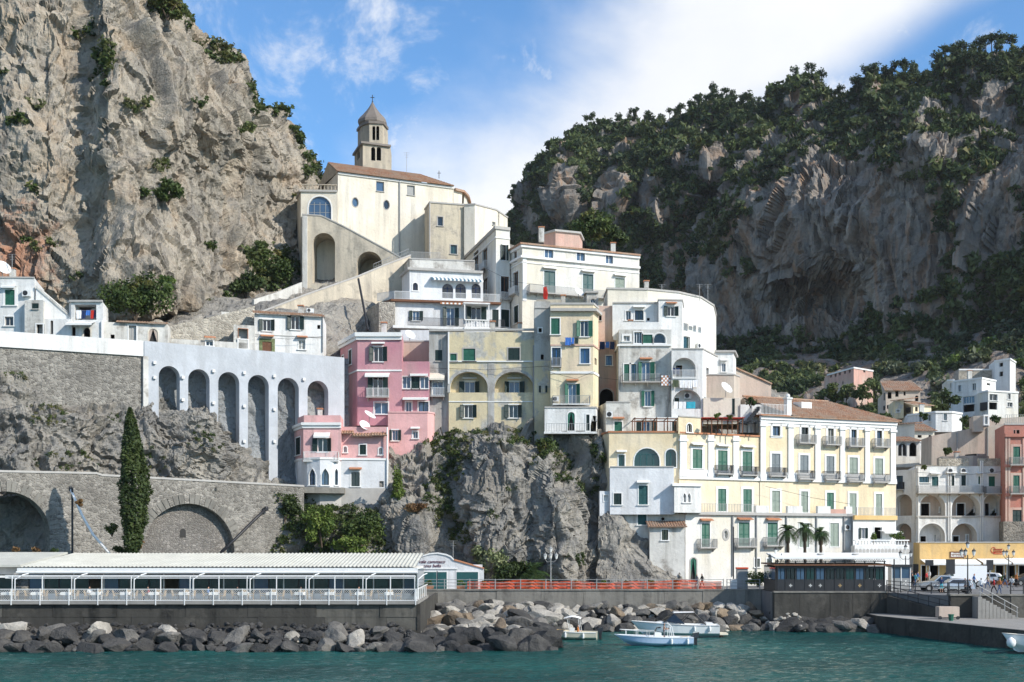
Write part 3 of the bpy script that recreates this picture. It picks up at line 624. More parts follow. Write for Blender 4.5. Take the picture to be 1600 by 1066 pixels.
class House:
    def __init__(s, name, label, cat='house', group=None, at=None):
        s.root = empty(name, at or (0, 0, 0), label, cat, group); s.first = at is None; s.vols = []; s.roofs = []
    def vol(s, pts, ytop, zbot, dp=8, mat='white', side=None, cap=True, ybot=None, tops=None):
        """pts: [(x, D), ...] left to right along the visible front; top from pixel row ytop at the first point"""
        q = [pl(*a) for a in pts]; z1 = zat(*ytop) if isinstance(ytop, tuple) else zat(ytop, pts[0][1])
        if ybot is not None: zbot = zat(ybot, pts[0][1])
        if s.first: s.root.location = (q[0].x, q[0].y, zbot); s.first = False
        fs = [Fac(a, b, zbot, z1) for a, b in zip(q, q[1:])]
        if tops: fs[-1].tops = [fs[-1].uv(*t) for t in tops]
        s.vols.append((fs, q, dp, mat, cap)); return fs
    def done(s):
        for fs, q, dp, mat, cap in s.vols:
            mb = MB(); z0, z1 = fs[0].z0, fs[0].z1
            for f in fs: f.sheet(mb)
            if dp:
                k = 1+dp/q[-1].y; k0 = 1+dp/q[0].y
                b1 = q[-1]+Vector((q[-1].x/q[-1].y*dp*.55, dp)); b0 = q[0]+Vector((q[0].x/q[0].y*dp*.55, dp))
                rt = fs[-1].tops[0][1] if fs[-1].tops else z1
                mb.add([(q[-1].x, q[-1].y, z0), (b1.x, b1.y, z0), (b1.x, b1.y, rt), (q[-1].x, q[-1].y, rt)], [(0, 1, 2, 3)])
                mb.add([(b1.x, b1.y, z0), (b0.x, b0.y, z0), (b0.x, b0.y, z1), (b1.x, b1.y, rt)], [(0, 1, 2, 3)])
                mb.add([(b0.x, b0.y, z0), (q[0].x, q[0].y, z0), (q[0].x, q[0].y, z1), (b0.x, b0.y, z1)], [(0, 1, 2, 3)])
                if cap and not fs[-1].tops:
                    pg = [(a.x, a.y, z1) for a in q]+[(b1.x, b1.y, z1), (b0.x, b0.y, z1)]; mb.add(pg, [tuple(range(len(pg)))])
            mb.build('wall', mat, s.root)
        return s.root
    # -------- trims
    def band(s, facs, z0, z1, out=.12, mat='trim_white', name='cornice', inn=-.05):
        a = offs(facs, out); b = offs(facs, inn); mb = MB(); n = len(a)
        V = [(p.x, p.y, z0) for p in a]+[(p.x, p.y, z1) for p in a]+[(p.x, p.y, z1) for p in b]+[(p.x, p.y, z0) for p in b]
        fs = []
        for i in range(n-1):
            for r in range(4): fs.append((r*n+i, r*n+i+1, ((r+1) % 4)*n+i+1, ((r+1) % 4)*n+i))
        fs += [(0, n, 2*n, 3*n), (n-1, 4*n-1, 3*n-1, 2*n-1)]
        mb.add(V, fs); return mb.build(name, mat, s.root)
    def yband(s, facs, y0, y1, out=.12, mat='trim_white', name='cornice', x=None):
        facs = facs if isinstance(facs, list) else [facs]; return s.band(facs, facs[0].z(y1, x), facs[0].z(y0, x), out, mat, name)
    def pilaster(s, f, x0, x1, y0, y1, out=.16, mat='trim_white', cap=True):
        u0 = f.uv(x0, (y0+y1)/2)[0]; u1 = f.uv(x1, (y0+y1)/2)[0]; za = f.z(y1, (x0+x1)/2); zb = f.z(y0, (x0+x1)/2); mb = MB()
        f.fbox(mb, u0, u1, za, zb, -.05, out)
        if cap: f.fbox(mb, u0-.14, u1+.14, zb-.75, zb-.45, -.05, out+.14); f.fbox(mb, u0-.1, u1+.1, za, za+.5, -.05, out+.08)
        return mb.build('pilaster', mat, s.root)
    def pipe(s, f, x, y0, y1, r=.07, mat='iron_grey', x2=None):
        a = f.uv(x, y0); b = f.uv(x2 or x, y1); mb = MB().tube([f.pt(*a, .12), f.pt(*b, .12)], r, 6); return mb.build('drainpipe', mat, s.root)
    # -------- openings
    def win(s, f, x0, y0, x1, y1, k='w', top='r', col='shutter_green', glass='glass_sky_tint', sur='trim_white', sw=.13, hood=None, bal=None, sill=True, frame='frame_white', dep=.30, name=None, mull=1, trans=0, balc='iron_dark', room=2.2):
        xm, ym = (x0+x1)/2, (y0+y1)/2
        U0, U1 = f.uv(x0, ym)[0], f.uv(x1, ym)[0]; z1 = f.uv(xm, y0)[1]; z0 = f.uv(xm, y1)[1]; W = U1-U0
        so = k in 'oO'
        u0, u1 = (U0+W*.26, U1-W*.26) if so else (U0, U1)
        poly = arcpoly(u0, u1, z0, z1, top); f.holes.append((poly, dep if k != 'd' else dep)); w = u1-u0; h = z1-z0
        nm = name or ('balcony_door' if bal else 'window')
        mb = MB(); c = ((u0+u1)/2, (z0+z1)/2)
        def ring(pa, pb, o0, o1):
            n = len(pa); V = [f.pt(a, b, o1) for a, b in pa]+[f.pt(a, b, o1) for a, b in pb]+[f.pt(a, b, o0) for a, b in pa]+[f.pt(a, b, o0) for a, b in pb]
            fs = []
            for i in range(n):
                j = (i+1) % n; fs += [(i, j, n+j, n+i), (n+i, n+j, 3*n+j, 3*n+i), (2*n+i, 2*n+j, j, i)]
            mb.add(V, fs)
        def scl(d): return [(c[0]+(a-c[0])*(w+2*d)/w, c[1]+(b-c[1])*(h+2*d)/h) for a, b in poly]
        if sur and sw:
            mb.mi = 0; ring(scl(sw), poly, -.02, .05)
        elif not sur: ring(scl(.02), poly, -.06, .012)
        if sill and top != 'o' and not bal: f.fbox(mb, u0-sw-.06, u1+sw+.06, z0-.12, z0-.01, -.02, .16)
        if hood:
            mb.mi = 2 if hood == 't' else 0; e = .25; zt = z1+sw+.18
            mb.hexa([f.pt(u0-e, zt, .55), f.pt(u1+e, zt, .55), f.pt(u1+e, zt+.12, -.03), f.pt(u0-e, zt+.12, -.03)], [f.pt(u0-e, zt+.1, .55), f.pt(u1+e, zt+.1, .55), f.pt(u1+e, zt+.30, -.03), f.pt(u0-e, zt+.30, -.03)])
        # window frame inside the opening
        if k not in 'sd':
            mb.mi = 1; t = .07; o0, o1 = -dep+.02, -dep+.09; ring(poly, scl(-t), o0, o1)
            for q in range(mull):
                uc = u0+w*(q+1)/(mull+1); f.fbox(mb, uc-.045, uc+.045, z0+.01, z1-(.25*w if top in 'ag' else .01), o0, o1+.012)
            for q in range(trans):
                zc = z0+h*((q+1)/(trans+1) if trans > 1 else .68); f.fbox(mb, u0+.01, u1-.01, zc-.03, zc+.03, o0, o1+.006)
        p = mb.build(nm, [sur or 'trim_grey', frame, 'terracotta'], s.root)
        if k == 'd':
            rb = MB(); n = len(poly); bp = [(c[0]+(a-c[0])*1.25, c[1]+(b-c[1])*1.15) for a, b in poly]
            V = [f.pt(a, b, -dep) for a, b in poly]+[f.pt(a, b, -dep-.01) for a, b in bp]+[f.pt(a, b, -dep-room) for a, b in bp]
            rb.add(V, [(i, n+i, n+(i+1) % n, (i+1) % n) for i in range(n)]+[(n+i, 2*n+i, 2*n+(i+1) % n, n+(i+1) % n) for i in range(n)]+[tuple(range(2*n, 3*n))])
            rb.build('interior', 'room_shade', p)
        elif k != 's':
            if glass == 'glass_sky_tint' and rnd.random() < .3: glass = rnd.choice(('glass_dark', 'glass_curtain'))
            elif glass == 'glass_dark' and rnd.random() < .25: glass = rnd.choice(('glass_sky_tint', 'glass_curtain'))
            gb = MB(); gb.add([f.pt(a, b, -dep+.05) for a, b in poly], [tuple(range(len(poly)))]); gb.build('pane', glass, p)
        if k == 's':
            for a, b in ((u0, c[0]-.01), (c[0]+.01, u1)): s.shutter(f, a, b, z0, z1, -.09, -.03, col, p, clip=top if top == 'a' else None, whole=(u0, u1))
            bb = MB(); bb.add([f.pt(a, b, -dep) for a, b in poly], [tuple(range(len(poly)))]); bb.build('backing', 'room_shade', p)
        if so:                                            # open leaves stand a little off the wall
            for hu, wd, sg in ((u0-.03, u0-.04-U0, -1), (u1+.03, U1-u1-.04, 1)):
                an = R(rnd.choice((4, 8, 14, 24, 38)))*sg; hp = f.pt(hu, 0, .06); dr = Vector((f.u.x*math.cos(an)+f.n.x*math.sin(an)*sg*sg, f.u.y*math.cos(an)+f.n.y*math.sin(an)))*sg
                if sg < 0: dr = -(f.u*math.cos(an))+f.n*abs(math.sin(an)); tip = hp.to_2d()+dr*wd; q = Fac(tip, hp.to_2d(), z0, z1)
                else: dr = f.u*math.cos(an)+f.n*abs(math.sin(an)); tip = hp.to_2d()+dr*wd; q = Fac(hp.to_2d(), tip, z0, z1)
                s.shutter(q, 0, q.L, z0, z1, 0, .055, col, p)
        if bal: s.balcony(f, (u0-bal[0], u1+bal[0]), z0, bal[1], balc, h=bal[2] if len(bal) > 2 else 1.0)
        return p
    def shutter(s, f, a, b, z0, z1, o0, o1, col, parent, clip=None, whole=None):
        mb = MB(); t = min(.09, (b-a)*.2)
        if clip:
            pg = arcpoly(whole[0], whole[1], z0, z1, 'a'); m = (whole[0]+whole[1])/2
            half = [(min(max(u, a), b), z) for u, z in pg if (u <= m+.02 if a < m-.1 else u >= m-.02)]
            n = len(half); mb.add([f.pt(u, z, o1) for u, z in half]+[f.pt(u, z, o0) for u, z in half], [tuple(range(n))]+[(i, (i+1) % n, (i+1) % n+n, i+n) for i in range(n)])
            return mb.build('shutter', col, parent)
        f.fbox(mb, a, a+t, z0, z1, o0, o1); f.fbox(mb, b-t, b, z0, z1, o0, o1)
        for zz in (z0, (z0+z1)/2-t/2, z1-t): f.fbox(mb, a+t, b-t, zz, zz+t, o0, o1)
        n = max(4, int((z1-z0)/.16))
        for i in range(n):
            q = z0+t+(z1-z0-2*t)*i/n; r = q+(z1-z0-2*t)/n*1.05
            mb.add([f.pt(a+t, q, o1-.004), f.pt(b-t, q, o1-.004), f.pt(b-t, r, o0+.006), f.pt(a+t, r, o0+.006)], [(0, 1, 2, 3)])
        return mb.build('shutter', col, parent)
    def balcony(s, f, ur, z, dep=.8, rail='iron_dark', h=1.0, slab='trim_grey', brackets=True, style='bars', sidebars=True):
        u0, u1 = ur; mb = MB(); f.fbox(mb, u0, u1, z-.16, z-.02, -.03, dep)
        if brackets:
            nb = max(2, int((u1-u0)/1.2))
            for i in range(nb):
                u = u0+.12+(u1-u0-.36)*i/max(1, nb-1); mb.hexa([f.pt(u, z-.42, .2), f.pt(u+.14, z-.42, .2), f.pt(u+.14, z-.62, -.02), f.pt(u, z-.62, -.02)], [f.pt(u, z-.16, dep*.85), f.pt(u+.14, z-.16, dep*.85), f.pt(u+.14, z-.16, -.02), f.pt(u, z-.16, -.02)])
        b = mb.build('balcony', slab, s.root); s.railing(f, [(u0+.03, 0), (u0+.03, dep-.04), (u1-.03, dep-.04), (u1-.03, 0)], z-.02, h, rail, b, style); return b
    def railing(s, f, path, z, h, mat, parent, style='bars', gap=.15):
        mb = MB(); r = .022
        for (ua, oa), (ub, ob) in zip(path, path[1:]):
            A = f.pt(ua, z, oa); B = f.pt(ub, z, ob); L = (B-A).length
            if L < .05: continue
            d = (B-A)/L; side = Vector((d.y, -d.x, 0))
            for zz, tt in ((h-.03, .04), (.1, .025)):
                a0, b0 = A+Vector((0, 0, zz)), B+Vector((0, 0, zz)); mb.hexa([a0-side*tt*.6, b0-side*tt*.6, b0+side*tt*.6, a0+side*tt*.6], [a0-side*tt*.6+Vector((0, 0, tt)), b0-side*tt*.6+Vector((0, 0, tt)), b0+side*tt*.6+Vector((0, 0, tt)), a0+side*tt*.6+Vector((0, 0, tt))])
            if style == 'panel':
                mb.hexa([A-side*.03+Vector((0, 0, .05)), B-side*.03+Vector((0, 0, .05)), B+side*.03+Vector((0, 0, .05)), A+side*.03+Vector((0, 0, .05))], [A-side*.03+Vector((0, 0, h)), B-side*.03+Vector((0, 0, h)), B+side*.03+Vector((0, 0, h)), A+side*.03+Vector((0, 0, h))]); continue
            n = max(2, int(L/gap)) if style == 'bars' else max(2, int(L/1.4))
            for i in range(n+1):
                q = A+d*(L*i/n); rr = r if style == 'bars' else .035
                mb.hexa([q+(-d-side)*rr, q+(d-side)*rr, q+(d+side)*rr, q+(-d+side)*rr], [q+(-d-side)*rr+Vector((0, 0, h)), q+(d-side)*rr+Vector((0, 0, h)), q+(d+side)*rr+Vector((0, 0, h)), q+(-d+side)*rr+Vector((0, 0, h))])
            if style == 'rails':
                for zz in (h*.35, h*.68): mb.tube([A+Vector((0, 0, zz)), B+Vector((0, 0, zz))], .02, 4)
        return mb.build('railing', mat, parent)
    def balustrade(s, f, u0, u1, z, out, h=.95, mat='trim_white', gap=.34):
        mb = MB(); f.fbox(mb, u0, u1, z, z+.14, out-.12, out+.12); f.fbox(mb, u0, u1, z+h-.14, z+h, out-.13, out+.13)
        n = max(2, int((u1-u0)/gap))
        for i in range(n):
            c = f.pt(u0+(u1-u0)*(i+.5)/n, z+.14, out); mb.lathe(c, [(.06, 0), (.10, .15), (.05, .42), (.09, h-.28)], 6)
        return mb.build('balustrade', mat, s.root)
    def awning(s, f, x0, x1, y0, y1, out=1.2, mat='awning_white', stripes=None, name='awning'):
        u0, u1 = f.uv(x0, y0)[0], f.uv(x1, y0)[0]; za = f.z(y0, x0); zb = f.z(y1, x0)*1.0; mb = MB(); n = 1 if not stripes else stripes
        for i in range(n):
            a, b = u0+(u1-u0)*i/n, u0+(u1-u0)*(i+1)/n; mb.mi = i % 2 if stripes else 0
            mb.add([f.pt(a, za, .03), f.pt(b, za, .03), f.pt(b, zb, out), f.pt(a, zb, out), f.pt(a, zb-.22, out), f.pt(b, zb-.22, out), f.pt(a, za-.03, .03), f.pt(b, za-.03, .03), f.pt(b, zb-.03, out-.02), f.pt(a, zb-.03, out-.02)], [(0, 3, 2, 1), (3, 4, 5, 2), (6, 7, 8, 9)])
        return mb.build(name, [mat, 'awning_white'], s.root)
    def ac(s, f, x, y, w=.8, h=.6):
        u, z = f.uv(x, y); mb = MB(); f.fbox(mb, u-w/2, u+w/2, z-h/2, z+h/2, .12, .42); f.fbox(mb, u-w/2+.05, u-w/2+.1, z-h/2-.08, z-h/2, -.02, .4); f.fbox(mb, u+w/2-.1, u+w/2-.05, z-h/2-.08, z-h/2, -.02, .4)
        o = mb.build('air_conditioner', 'frame_white', s.root); g = MB(); pts = arcpoly(u-w/2+.06, u-w/2+.06+h*.85, z-h*.43, z+h*.43, 'o'); g.add([f.pt(a, b, .424) for a, b in pts], [tuple(range(len(pts)))]); g.build('grille', 'iron_dark', o)
    def tiles(s, A, B, Cc, Dd, name='roof', lift=.0, mat='roof_tile', pw=.30, rl=.55):
        """tiled slope: eave A->B, ridge D->C (3-D points), columns run up the slope"""
        A, B, Cc, Dd = map(Vector, (A, B, Cc, Dd)); u = (B-A).normalized(); L = (B-A).length
        n = u.cross(((Cc+Dd)/2-(A+B)/2)).normalized(); up = n.cross(u); H = ((Cc+Dd)/2-(A+B)/2).dot(up)
        d0, c0 = (Dd-A).dot(u), (Cc-A).dot(u); rows = max(2, int(H/rl)); V = []; Fc = []
        for r in range(rows):
            t0, t1 = r/rows, (r+1)/rows; ul = d0*max(0, t0); ur = L+(c0-L)*t0
            ul1 = d0*t1; ur1 = L+(c0-L)*t1
            a, b = (max(ul, min(ul, ul1)), min(ur, max(ur, ur1)))
            ncol = max(1, int((b-a)/pw)); seg = ncol*4
            us = np.linspace(a, b, seg+1); us1 = np.clip(us, min(ul1, ur1), max(ul1, ur1))
            ph = np.arange(seg+1) % 4; hh = np.where(ph == 0, 0, np.where(ph == 2, .10, .07))
            k = len(V)
            for uu, uu1, e in zip(us, us1, hh):
                V.append(A+u*uu+up*(H*t0)+n*(e+.09+lift)); V.append(A+u*uu1+up*(H*t1+.05)+n*(e+.01+lift))
            Fc += [(k+2*i, k+2*i+2, k+2*i+3, k+2*i+1) for i in range(seg)]
            k2 = len(V)
            for uu in us: V.append(A+u*uu+up*(H*t0)+n*(lift-.01))
            Fc += [(k2+i, k2+i+1, k+2*i+2, k+2*i) for i in range(seg)]
        mb = MB().add(V, Fc); o = mb.build(name, mat, s.root)
        t = MB().build('tiles', mat) if False else None
        return o
def quickhouse(name, label, pts, ytop, zbot, wins, mat='white', dp=8, cat='house', group=None, cornice=True, kdef='w', trim='trim_white', roof=None, **kw):
    """pts front polyline; wins = [(facade index, x0, y0, x1, y1, options)]"""
    h = House(name, label, cat, group); fs = h.vol(pts, ytop, zbot, dp, mat, **kw)
    for wn in wins:
        fi, x0, y0, x1, y1 = wn[:5]; o = dict(wn[5]) if len(wn) > 5 else {}
        o.setdefault('k', kdef); h.win(fs[fi], x0, y0, x1, y1, **o)
    if cornice: h.band(fs, fs[0].z1-.30, fs[0].z1+.06, .18, trim, 'cornice')
    return h, fs

def slabwall(h, pts2, tops, zbot, thick, mat, holes=(), name='wall'):
    """free-standing wall: front line pts2, top outline in photo pixels right to left (or a height), pierced by arches"""
    q = [pl(*a) for a in pts2]; f = Fac(q[0], q[1], zbot, 0)
    if h.first: h.root.location = (q[0].x, q[0].y, zbot); h.first = False
    f.tops = [f.uv(*t) for t in tops] if not isinstance(tops, (int, float)) else [(f.L, tops), (0, tops)]
    f.z1 = max(t[1] for t in f.tops)
    for (x0, y0, x1, zb, kind) in holes:
        u0 = f.uv(x0, y0)[0]; u1 = f.uv(x1, y0)[0]; f.holes.append((arcpoly(u0, u1, zb, f.z(y0, (x0+x1)/2), kind, 14), thick))
    mb = MB(); f.sheet(mb, thick); n0 = len(mb.v)
    outer = [(0, zbot), (f.L, zbot)]+list(f.tops); n = len(outer)
    mb.add([f.pt(a, b) for a, b in outer]+[f.pt(a, b, -thick) for a, b in outer], [(i, i+n, (i+1) % n+n, (i+1) % n) for i in range(n)])
    if not holes: mb.add([f.pt(a, b, -thick) for a, b in outer], [tuple(range(n-1, -1, -1))])
    mb.build(name, mat, h.root); return f
def loggia(h, f, x0, y0, x1, y1, dep=1.4, kind='a', mat='white', floor='trim_grey', sur='trim_white', sw=.18):
    """deep arched opening with its own back wall; returns the back wall's facade (finish with logdone)"""
    ym = (y0+y1)/2; u0, u1 = f.uv(x0, ym)[0], f.uv(x1, ym)[0]; za, zb = f.uv((x0+x1)/2, y1)[1], f.uv((x0+x1)/2, y0)[1]
    f.holes.append((arcpoly(u0, u1, za, zb, kind, 14), dep)); a = f.pt(u0-.3, 0, -dep+.01); b = f.pt(u1+.3, 0, -dep+.01)
    if sur:
        mb = MB(); pa = arcpoly(u0-sw, u1+sw, za, zb+sw, kind, 14)[1:]+[(u0-sw, za)]; pb = arcpoly(u0, u1, za, zb, kind, 14)[1:]+[(u0, za)]; n = len(pa)
        V = [f.pt(p, q, .06) for p, q in pa]+[f.pt(p, q, .06) for p, q in pb]+[f.pt(p, q, -.02) for p, q in pa]+[f.pt(p, q, -.02) for p, q in pb]
        mb.add(V, [(i, i+1, n+i+1, n+i) for i in range(n-1)]+[(2*n+i, 2*n+i+1, i+1, i) for i in range(n-1)]+[(n+i, n+i+1, 3*n+i+1, 3*n+i) for i in range(n-1)]); mb.build('arch', sur, h.root)
    g = Fac((a.x, a.y), (b.x, b.y), za-.3, zb+.3); h.vols.append(([g], [Vector((a.x, a.y)), Vector((b.x, b.y))], 0, mat, False)); return g
def coping(h, f, tops, t=.16, out=.1, thick=.6, mat='trim_white'):
    mb = MB(); q = [f.uv(*p) for p in tops]
    for (a, za), (b, zb) in zip(q, q[1:]):
        mb.hexa([f.pt(b, zb, out), f.pt(a, za, out), f.pt(a, za, -thick-out), f.pt(b, zb, -thick-out)], [f.pt(b, zb+t, out), f.pt(a, za+t, out), f.pt(a, za+t, -thick-out), f.pt(b, zb+t, -thick-out)])
    return mb.build('coping', mat, h.root)
def dish(loc, r=.55, label='', az=40, el=35):
    e = empty('satellite_dish', loc, label, 'satellite dish'); loc = Vector(loc)
    d = Vector((math.sin(R(az))*math.cos(R(el)), -math.cos(R(az))*math.cos(R(el)), math.sin(R(el)))); a = d.orthogonal().normalized(); b = d.cross(a)
    mb = MB().tube([loc, loc+Vector((0, 0, 1.0))], .04, 6); mb.build('mast', 'iron_grey', e); c = loc+Vector((0, 0, 1.1)); mb = MB(); n = 18; V = [c-d*.02]; Fc = []
    for ring in (1, 2, 3):
        rr = r*ring/3; V += [c+d*(.28*(rr/r)**2*r)+(a*math.cos(6.2832*k/n)+b*math.sin(6.2832*k/n))*rr for k in range(n)]
    Fc = [(0, 1+k, 1+(k+1) % n) for k in range(n)]+[(1+q*n+k, 1+(q+1)*n+k, 1+(q+1)*n+(k+1) % n, 1+q*n+(k+1) % n) for q in (0, 1) for k in range(n)]
    mb.add(V, Fc).build('reflector', 'frame_white', e, smooth=True)
    MB().tube([c-b*r*.9+d*.1, c+d*r*.9], .025, 5).build('feed_arm', 'iron_grey', e); return e
def laundry(fac, x0, x1, y, items, label, out=.6):
    """clothes line with pegged cloths: items = [(x0, x1, drop, material)]"""
    u0, z = fac.uv(x0, y); u1 = fac.uv(x1, y)[0]; e = empty('clothes_line', fac.pt(u0, z, out), label, 'laundry'); mb = MB().tube([fac.pt(u0, z, out), fac.pt((u0+u1)/2, z-.06, out), fac.pt(u1, z, out)], .012, 4); mb.build('line', 'iron_grey', e)
    for a, b, dr, m in items:
        ua, ub = fac.uv(a, y)[0], fac.uv(b, y)[0]; mb = MB(); n = 6; V = []
        for i in range(n+1):
            u = ua+(ub-ua)*i/n; s_ = .05*math.sin(i*1.9+a)
            for j in range(4): V.append(fac.pt(u+.02*math.sin(j*2+i), z-.02-dr*j/3-.03*math.sin(i*2.2), out+s_*j/3))
        mb.add(V, [(i*4+j, (i+1)*4+j, (i+1)*4+j+1, i*4+j+1) for i in range(n) for j in range(3)]).build('cloth', m, e, smooth=True)
def antenna(loc, h, label):
    e = empty('aerial', loc, label, 'aerial'); l = Vector(loc); MB().tube([l, l+Vector((0, 0, h))], .035, 5).build('mast', 'iron_grey', e)
    mb = MB()
    for k in range(3): mb.tube([l+Vector((-.5+.12*k, 0, h*(.98-.1*k))), l+Vector((.5-.12*k, 0, h*(.98-.1*k)))], .018, 4)
    mb.build('elements', 'iron_grey', e)
plaster('ramp_wall', (.58, .51, .40), amt=.7, peel=.35, peelcol=(.42, .38, .31))
# ================================================================== church and bell tower
h = House('church', 'cream church with tiled roof and oval windows, highest building under the bell tower', 'church')
fs = h.vol([(505, 214), (528, 205), (709, 213.5)], (269, 205), zat(440, 205), 11, 'cream'); f = fs[1]; zt = f.z1
h.win(f, 588, 284, 600, 299, glass='glass_dark', frame='trim_grey', mull=0, trans=0, sur=None, sw=0); h.win(f, 636, 290, 648, 305, glass='glass_dark', frame='trim_grey', mull=0, trans=0, sur=None, sw=0)
h.win(f, 550.5, 309, 560, 323.5, top='o', glass='glass_dark', sur='trim_grey', sw=.10, mull=0, trans=0, frame='trim_grey'); h.win(f, 599.5, 313, 608.5, 327.5, top='o', glass='glass_dark', sur='trim_grey', sw=.10, mull=0, trans=0, frame='trim_grey')
h.pipe(f, 624, 282, 402, .12); h.band([f], zt-.35, zt-.02, .22, 'trim_white', 'cornice')
A, B = f.pt(-.4, zt, .55), f.pt(f.L-.2, zt, .55); Dr, Cr = f.pt(.0, zt+3.1, -5.6), f.pt(f.L-4.0, zt+3.0, -5.6)
h.tiles(A, B, Cr, Dr); h.tiles(B, f.pt(f.L+1.3, zt-.6, -7), Cr+Vector((0, .05, 0)), Cr)
MB().add([f.pt(0, zt, 0), f.pt(0, zt+3.0, -5.6), f.pt(0, zt, -11.4), f.pt(f.L-4, zt+2.9, -5.6), f.pt(f.L, zt, -11.4)], [(0, 1, 2), (1, 3, 4, 2)]).build('gable', 'tower_stone', h.root)
ap = h.vol([(709.2, 213.7), (722, 215), (729, 218), (732, 222)], (297, 213.7), zat(360, 213), 5, 'cream'); h.band(ap, ap[0].z1-.12, ap[0].z1+.25, .5, 'roof_tile', 'eave')
h.win(ap[1], 724.5, 300, 727, 303.5, top='o', glass='glass_dark', sur=None, sw=0)
po = h.vol([(464.5, 208), (470, 203.6), (527, 203.9)], (297, 203.6), zat(455, 203), 8, 'cream')
h.win(po[1], 482, 307, 517.5, 344, top='a', mull=3, trans=2, frame='iron_grey', sur='trim_white', sw=.2, sill=False); h.band(po, po[0].z1-.3, po[0].z1, .25, 'trim_grey', 'cornice')
h.balustrade(po[1], .05, po[1].L-.1, po[0].z1, -.2, 1.0, 'tower_stone', .55)
tr = h.vol([(663.5, 209.5), (672, 205), (725, 206.5)], (317, 205), zat(430, 205), 9, 'cream_worn')
h.win(tr[1], 684, 339, 692, 353, glass='glass_dark', sur='trim_grey', frame='trim_grey', mull=0); h.win(tr[1], 704, 383, 714, 397, glass='glass_green', frame='shutter_bottle', sur='trim_grey'); h.pipe(tr[1], 671.2, 318, 400, .12, 'trim_grey')
h.band(tr, tr[0].z1-.02, tr[0].z1+.22, .12, 'trim_grey', 'coping')
t2 = h.vol([(725.2, 206), (742, 205.6), (775, 209), (793, 214)], (321, 206), zat(400, 206), 8, 'cream'); h.band(t2, t2[0].z1-.02, t2[0].z1+.2, .12, 'trim_grey', 'coping')
h.win(t2[2], 778, 330, 780, 352, 'd', sur=None, sw=0, sill=False); h.win(t2[1], 769, 347, 774, 352, glass='glass_dark', sur=None, sw=0)
h.done()
h = House('bell_tower', 'stone bell tower with twin arched openings and dark onion dome', 'tower')
fs = h.vol([(554, 229), (567, 222), (610, 224)], (224, 222), zat(300, 222), 5, 'tower_stone')
h.win(fs[1], 580, 230, 586.5, 251, 'd', 'a', sur=None, sw=0, sill=False, room=3); h.win(fs[1], 588.5, 230, 595.5, 251, 'd', 'a', sur=None, sw=0, sill=False, room=3)
h.win(fs[0], 558, 232, 562, 249, 'd', 'a', sur=None, sw=0, sill=False); h.band(fs, fs[0].z1-.1, fs[0].z1+.25, .40, 'lead', 'cornice')
us = h.vol([(559, 228.5), (565, 225.6), (577, 224), (598, 224.4), (605, 227.5)], (190, 224), zat(226, 224), 3.4, 'tower_stone')
h.win(us[2], 582, 197, 586.4, 219, 'd', 'a', sur=None, sw=0, sill=False, room=3); h.win(us[2], 588, 197, 592.6, 219, 'd', 'a', sur=None, sw=0, sill=False, room=3)
h.band(us, us[0].z1-.35, us[0].z1+.1, .25, 'lead', 'cornice')
c = P(582, 191, 227); rr = 23.2*.1135
dm = MB().lathe((c.x, c.y, us[0].z1+.05), [(rr*.93, 0), (rr*1.02, .45), (rr*1.0, .95), (rr*.84, 1.5), (rr*.62, 2.1), (rr*.42, 2.75), (rr*.24, 3.4), (rr*.09, 4.1), (.03, 4.5)], 8, R(22.5)).build('dome', 'lead', h.root)
tz = us[0].z1+4.4; cr = MB().tube([(c.x, c.y, tz), (c.x, c.y, tz+1.3)], .07, 6); cr.tube([(c.x-.35, c.y, tz+.85), (c.x+.35, c.y, tz+.85)], .06, 6); cr.lathe((c.x, c.y, tz-.05), [(.02, 0), (.18, .12), (.02, .3)], 8); cr.build('cross', 'iron_dark', h.root)
pf = Fac(pl(567, 220.5), pl(612, 222.5), zat(300, 221), zat(266, 221)); mb = MB(); pts = [(0, pf.z0), (pf.L, pf.z0)]+[(pf.L/2+pf.L/2*math.cos(math.pi*k/10), pf.z1+1.5*math.sin(math.pi*k/10)) for k in range(11)]
n = len(pts); mb.add([pf.pt(*q) for q in pts]+[pf.pt(*q, -.8) for q in pts], [tuple(range(n)), tuple(range(2*n-1, n-1, -1))]+[(i, i+n, (i+1) % n+n, (i+1) % n) for i in range(n)]); mb.build('curved_gable', 'tower_stone', h.root); h.done()
antenna(P(635.5, 272, 214), 3.6, 'thin aerial mast standing on the church roof'); e = empty('roof_cross', P(686, 279, 216), 'small iron cross at the end of the church roof ridge', 'cross'); q = P(686, 279, 216)
MB().tube([q, q+Vector((0, 0, 1.3))], .06, 5).tube([q+Vector((-.3, 0, .9)), q+Vector((.3, 0, .9))], .05, 5).build('shaft', 'iron_dark', e)
# ramps and stairs up to the church
h = House('church_ramp', 'weathered ramp wall with two dark arches below the church porch', 'wall'); tp = [(640, 412), (617, 398), (536, 354), (502, 338), (472, 336)]
f = slabwall(h, [(472, 199), (640, 199)], tp, zat(480, 199), 5.5, 'ramp_wall', [(488, 364, 523.5, zat(443, 199), 'a'), (557, 393, 597, zat(432, 199), 'a')]); coping(h, f, tp, .2, .08, .5, 'trim_grey')
MB().add([f.pt(1, f.z0, -5.4), f.pt(f.L-2, f.z0, -5.4), f.pt(f.L-2, zat(396, 199), -5.4), f.pt(1, zat(360, 199), -5.4)], [(0, 1, 2, 3)]).build('back_wall', 'ramp_wall', h.root)
for x in (471, 478.5):
    pass
pr = h.vol([(470, 199.5), (472.5, 198.2), (480, 198.2)], (337, 198.2), zat(470, 198), 2, 'white_worn'); h.done()
h = House('stair_ramp', 'long rubble stair wall climbing to the church above the white cottage', 'wall'); tp = [(642, 400), (600, 416), (560, 433), (480, 461), (400, 492)]
